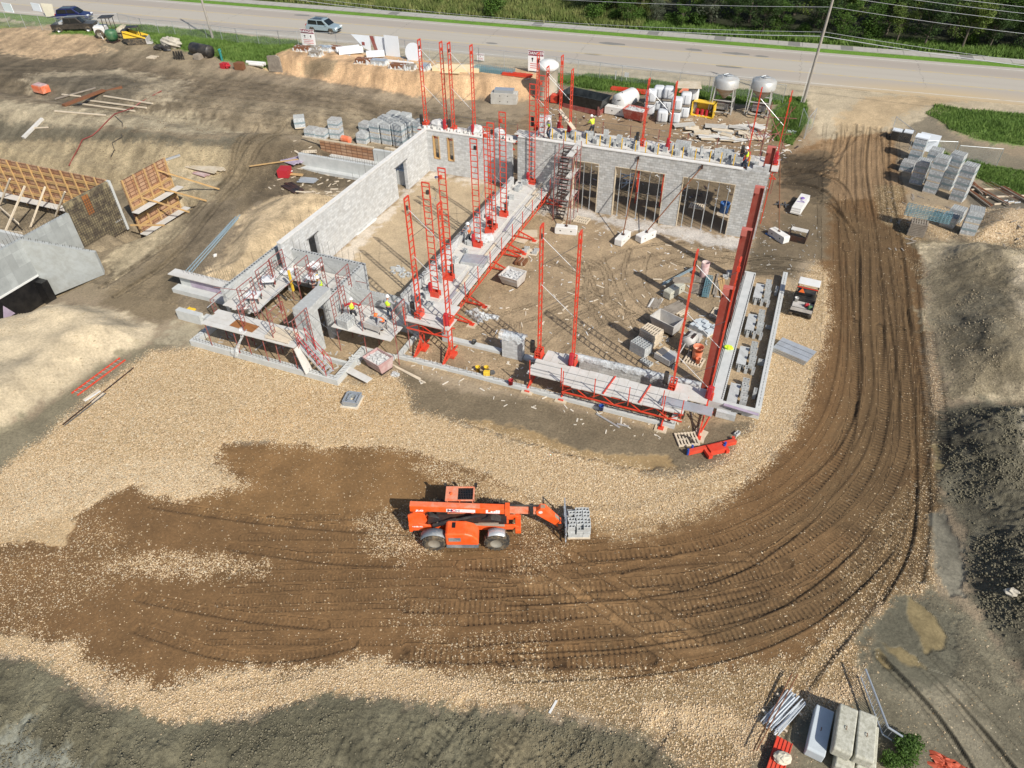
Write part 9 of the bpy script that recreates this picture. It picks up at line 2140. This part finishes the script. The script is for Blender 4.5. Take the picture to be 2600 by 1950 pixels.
# ---------------------------------------------------------------- small debris nobody could count
def debris(polyw, n, mat, label, seed, smin=.05, smax=.3):
 rs = random.Random(seed); P = np.array(polyw); m = MB(); c = 0
 while c < n:
  x, y = rs.uniform(P[:, 0].min(), P[:, 0].max()), rs.uniform(P[:, 1].min(), P[:, 1].max())
  if poly_sd(np.array([x]), np.array([y]), polyw)[0] < .1: continue
  s_ = rs.uniform(smin, smax) ** 1.0; m.box((x, y, TZ(x, y) + .025), (s_ * rs.uniform(1, 4), s_ * .6, .03), rs.uniform(0, 3.1), rs.uniform(-.1, .1)); c += 1
 stuff(m.build('debris', mat), label, 'debris')
FLR = [(-17.6, 34), (-3, 34), (-2, 53), (-20, 52.5), (-17.6, 50)]; YD = [(-22, 59), (-1, 59), (1, 77), (-26, 76)]
debris(FLR, 160, 'white', 'small white scraps scattered over the garage floor', 1, .03, .12); debris(FLR, 70, 'palewood', 'wood offcuts scattered over the garage floor', 2, .05, .2)
debris([(-5.5, 34), (-2, 34), (-2, 46), (-6.5, 46)], 60, 'concrete', 'grey chips around the stacked material on the garage floor', 3, .05, .22)
debris(YD, 260, 'plank', 'pale scraps and boards littering the yard behind the garage', 4, .06, .22); debris(YD, 160, 'darkmetal', 'dark scraps littering the yard behind the garage', 5, .06, .3); debris([(-12, 70), (0, 70), (0, 78), (-12, 78)], 200, 'lightply', 'dusty rubble around the silos', 6, .08, .3)
debris([(-33, 27.2), (-23, 27.2), (-23, 34), (-33, 34)], 150, 'concrete', 'block chips on the ground under the corner scaffold', 7, .04, .2); debris([(-20, 28.5), (-3, 28.5), (0, 31.5), (-3, 33), (-20, 33)], 130, 'lightply', 'scraps along the front stem wall', 8, .03, .15)
debris([(-43, 46), (-34, 47), (-33, 56), (-46, 56)], 90, 'palewood', 'wood scraps on the dark soil beside the hall', 9, .06, .3); debris([(-63, 80), (-30, 79.5), (-30, 83), (-63, 83)], 110, 'galv', 'small scrap pieces on the bank top', 10, .06, .3)
debris([(8, 56), (18, 57), (22, 64), (9, 68)], 80, 'greywood', 'scraps around the right block pallets', 11, .05, .25); debris([(-1, 49), (4, 49), (4, 60), (-1, 60)], 90, 'concrete', 'chips and scraps outside the rear right corner', 12, .03, .1)
# ---------------------------------------------------------------- loose stones and clods as real little solids
def scatter(wt, n, smin, smax, mat, name, label, seed, pw=2.5):
 rs = np.random.RandomState(seed); wt = np.where((np.abs(CLF) < .8) & (GY < 75), wt, 0); i = rs.choice(GX.size, n, p=wt / wt.sum())
 c = np.stack([GX[i] + rs.uniform(-.06, .06, n), GY[i] + rs.uniform(-.06, .06, n), GZ[i]], -1); s = smin + (smax - smin) * rs.rand(n) ** pw
 B = np.array([(1, 0, 0), (0, 1, 0), (-1, 0, 0), (0, -1, 0), (0, 0, .7), (0, 0, -.5)], float)
 V = B[None] * rs.uniform(.6, 1.3, (n, 6, 1)) + rs.uniform(-.2, .2, (n, 6, 3)); a = rs.uniform(0, 6.28, n); ca, sa = np.cos(a)[:, None], np.sin(a)[:, None]
 V = np.stack([V[..., 0] * ca - V[..., 1] * sa, V[..., 0] * sa + V[..., 1] * ca, V[..., 2]], -1) * s[:, None, None] * .5 + c[:, None]; V[..., 2] += .15 * s[:, None]
 F = np.array([(0, 1, 4), (1, 2, 4), (2, 3, 4), (3, 0, 4), (1, 0, 5), (2, 1, 5), (3, 2, 5), (0, 3, 5)]); I = (F[None] + (np.arange(n) * 6)[:, None, None]).reshape(-1)
 me = bpy.data.meshes.new(name); me.vertices.add(n * 6); me.vertices.foreach_set('co', V.astype(np.float32).ravel()); me.loops.add(n * 24); me.loops.foreach_set('vertex_index', I.astype(np.int32)); me.polygons.add(n * 8); me.polygons.foreach_set('loop_start', np.arange(0, n * 24, 3, dtype=np.int32)); me.update(calc_edges=True); me.materials.append(MAT[mat])
 o = bpy.data.objects.new(name, me); col.objects.link(o); stuff(o, label, name)
CLF = _zi[1]
def inm(poly, a=-.1, b=.6): return sst(poly_sd(GX, GY, poly), a, b) * np.clip(fbm(GX, GY, 1.6, 71, 3) * 2.2 + .45, .04, 1)
scatter(inm(GREYB), 17000, .025, .13, 'clod', 'clods', 'crumbly grey clods on the bottom slope', 1); scatter(inm(DARKR), 12000, .03, .17, 'clod', 'clods', 'dark clods on the churned bank at right', 2)
scatter(inm(SANDR) + inm(SANDL) * .5, 7000, .03, .13, 'sandclod', 'sand_lumps', 'pale lumps on the sand heaps', 3, 4)
scatter(np.clip(GD_ - .3, 0, 1) * (poly_sd(GX, GY, [(-33, 26), (2, 26), (2, 56), (-33, 56)]) < 0), 52000, .035, .11, 'stone', 'gravel', 'loose tan gravel on the pad and shoulders', 4); scatter(np.clip(GD_ * (GD_ < .5), .0, 1) + .01 * (GD_ > .01), 9000, .03, .09, 'stone', 'gravel', 'sparse stones pressed into the brown pad', 5)
scatter(inm([(-75, 46), (-34, 46), (-34, 72), (-75, 72)]) , 6500, .05, .2, 'brownclod', 'soil_lumps', 'soil lumps over the excavated ground at left', 6, 4)
bpy.context.view_layer.update()
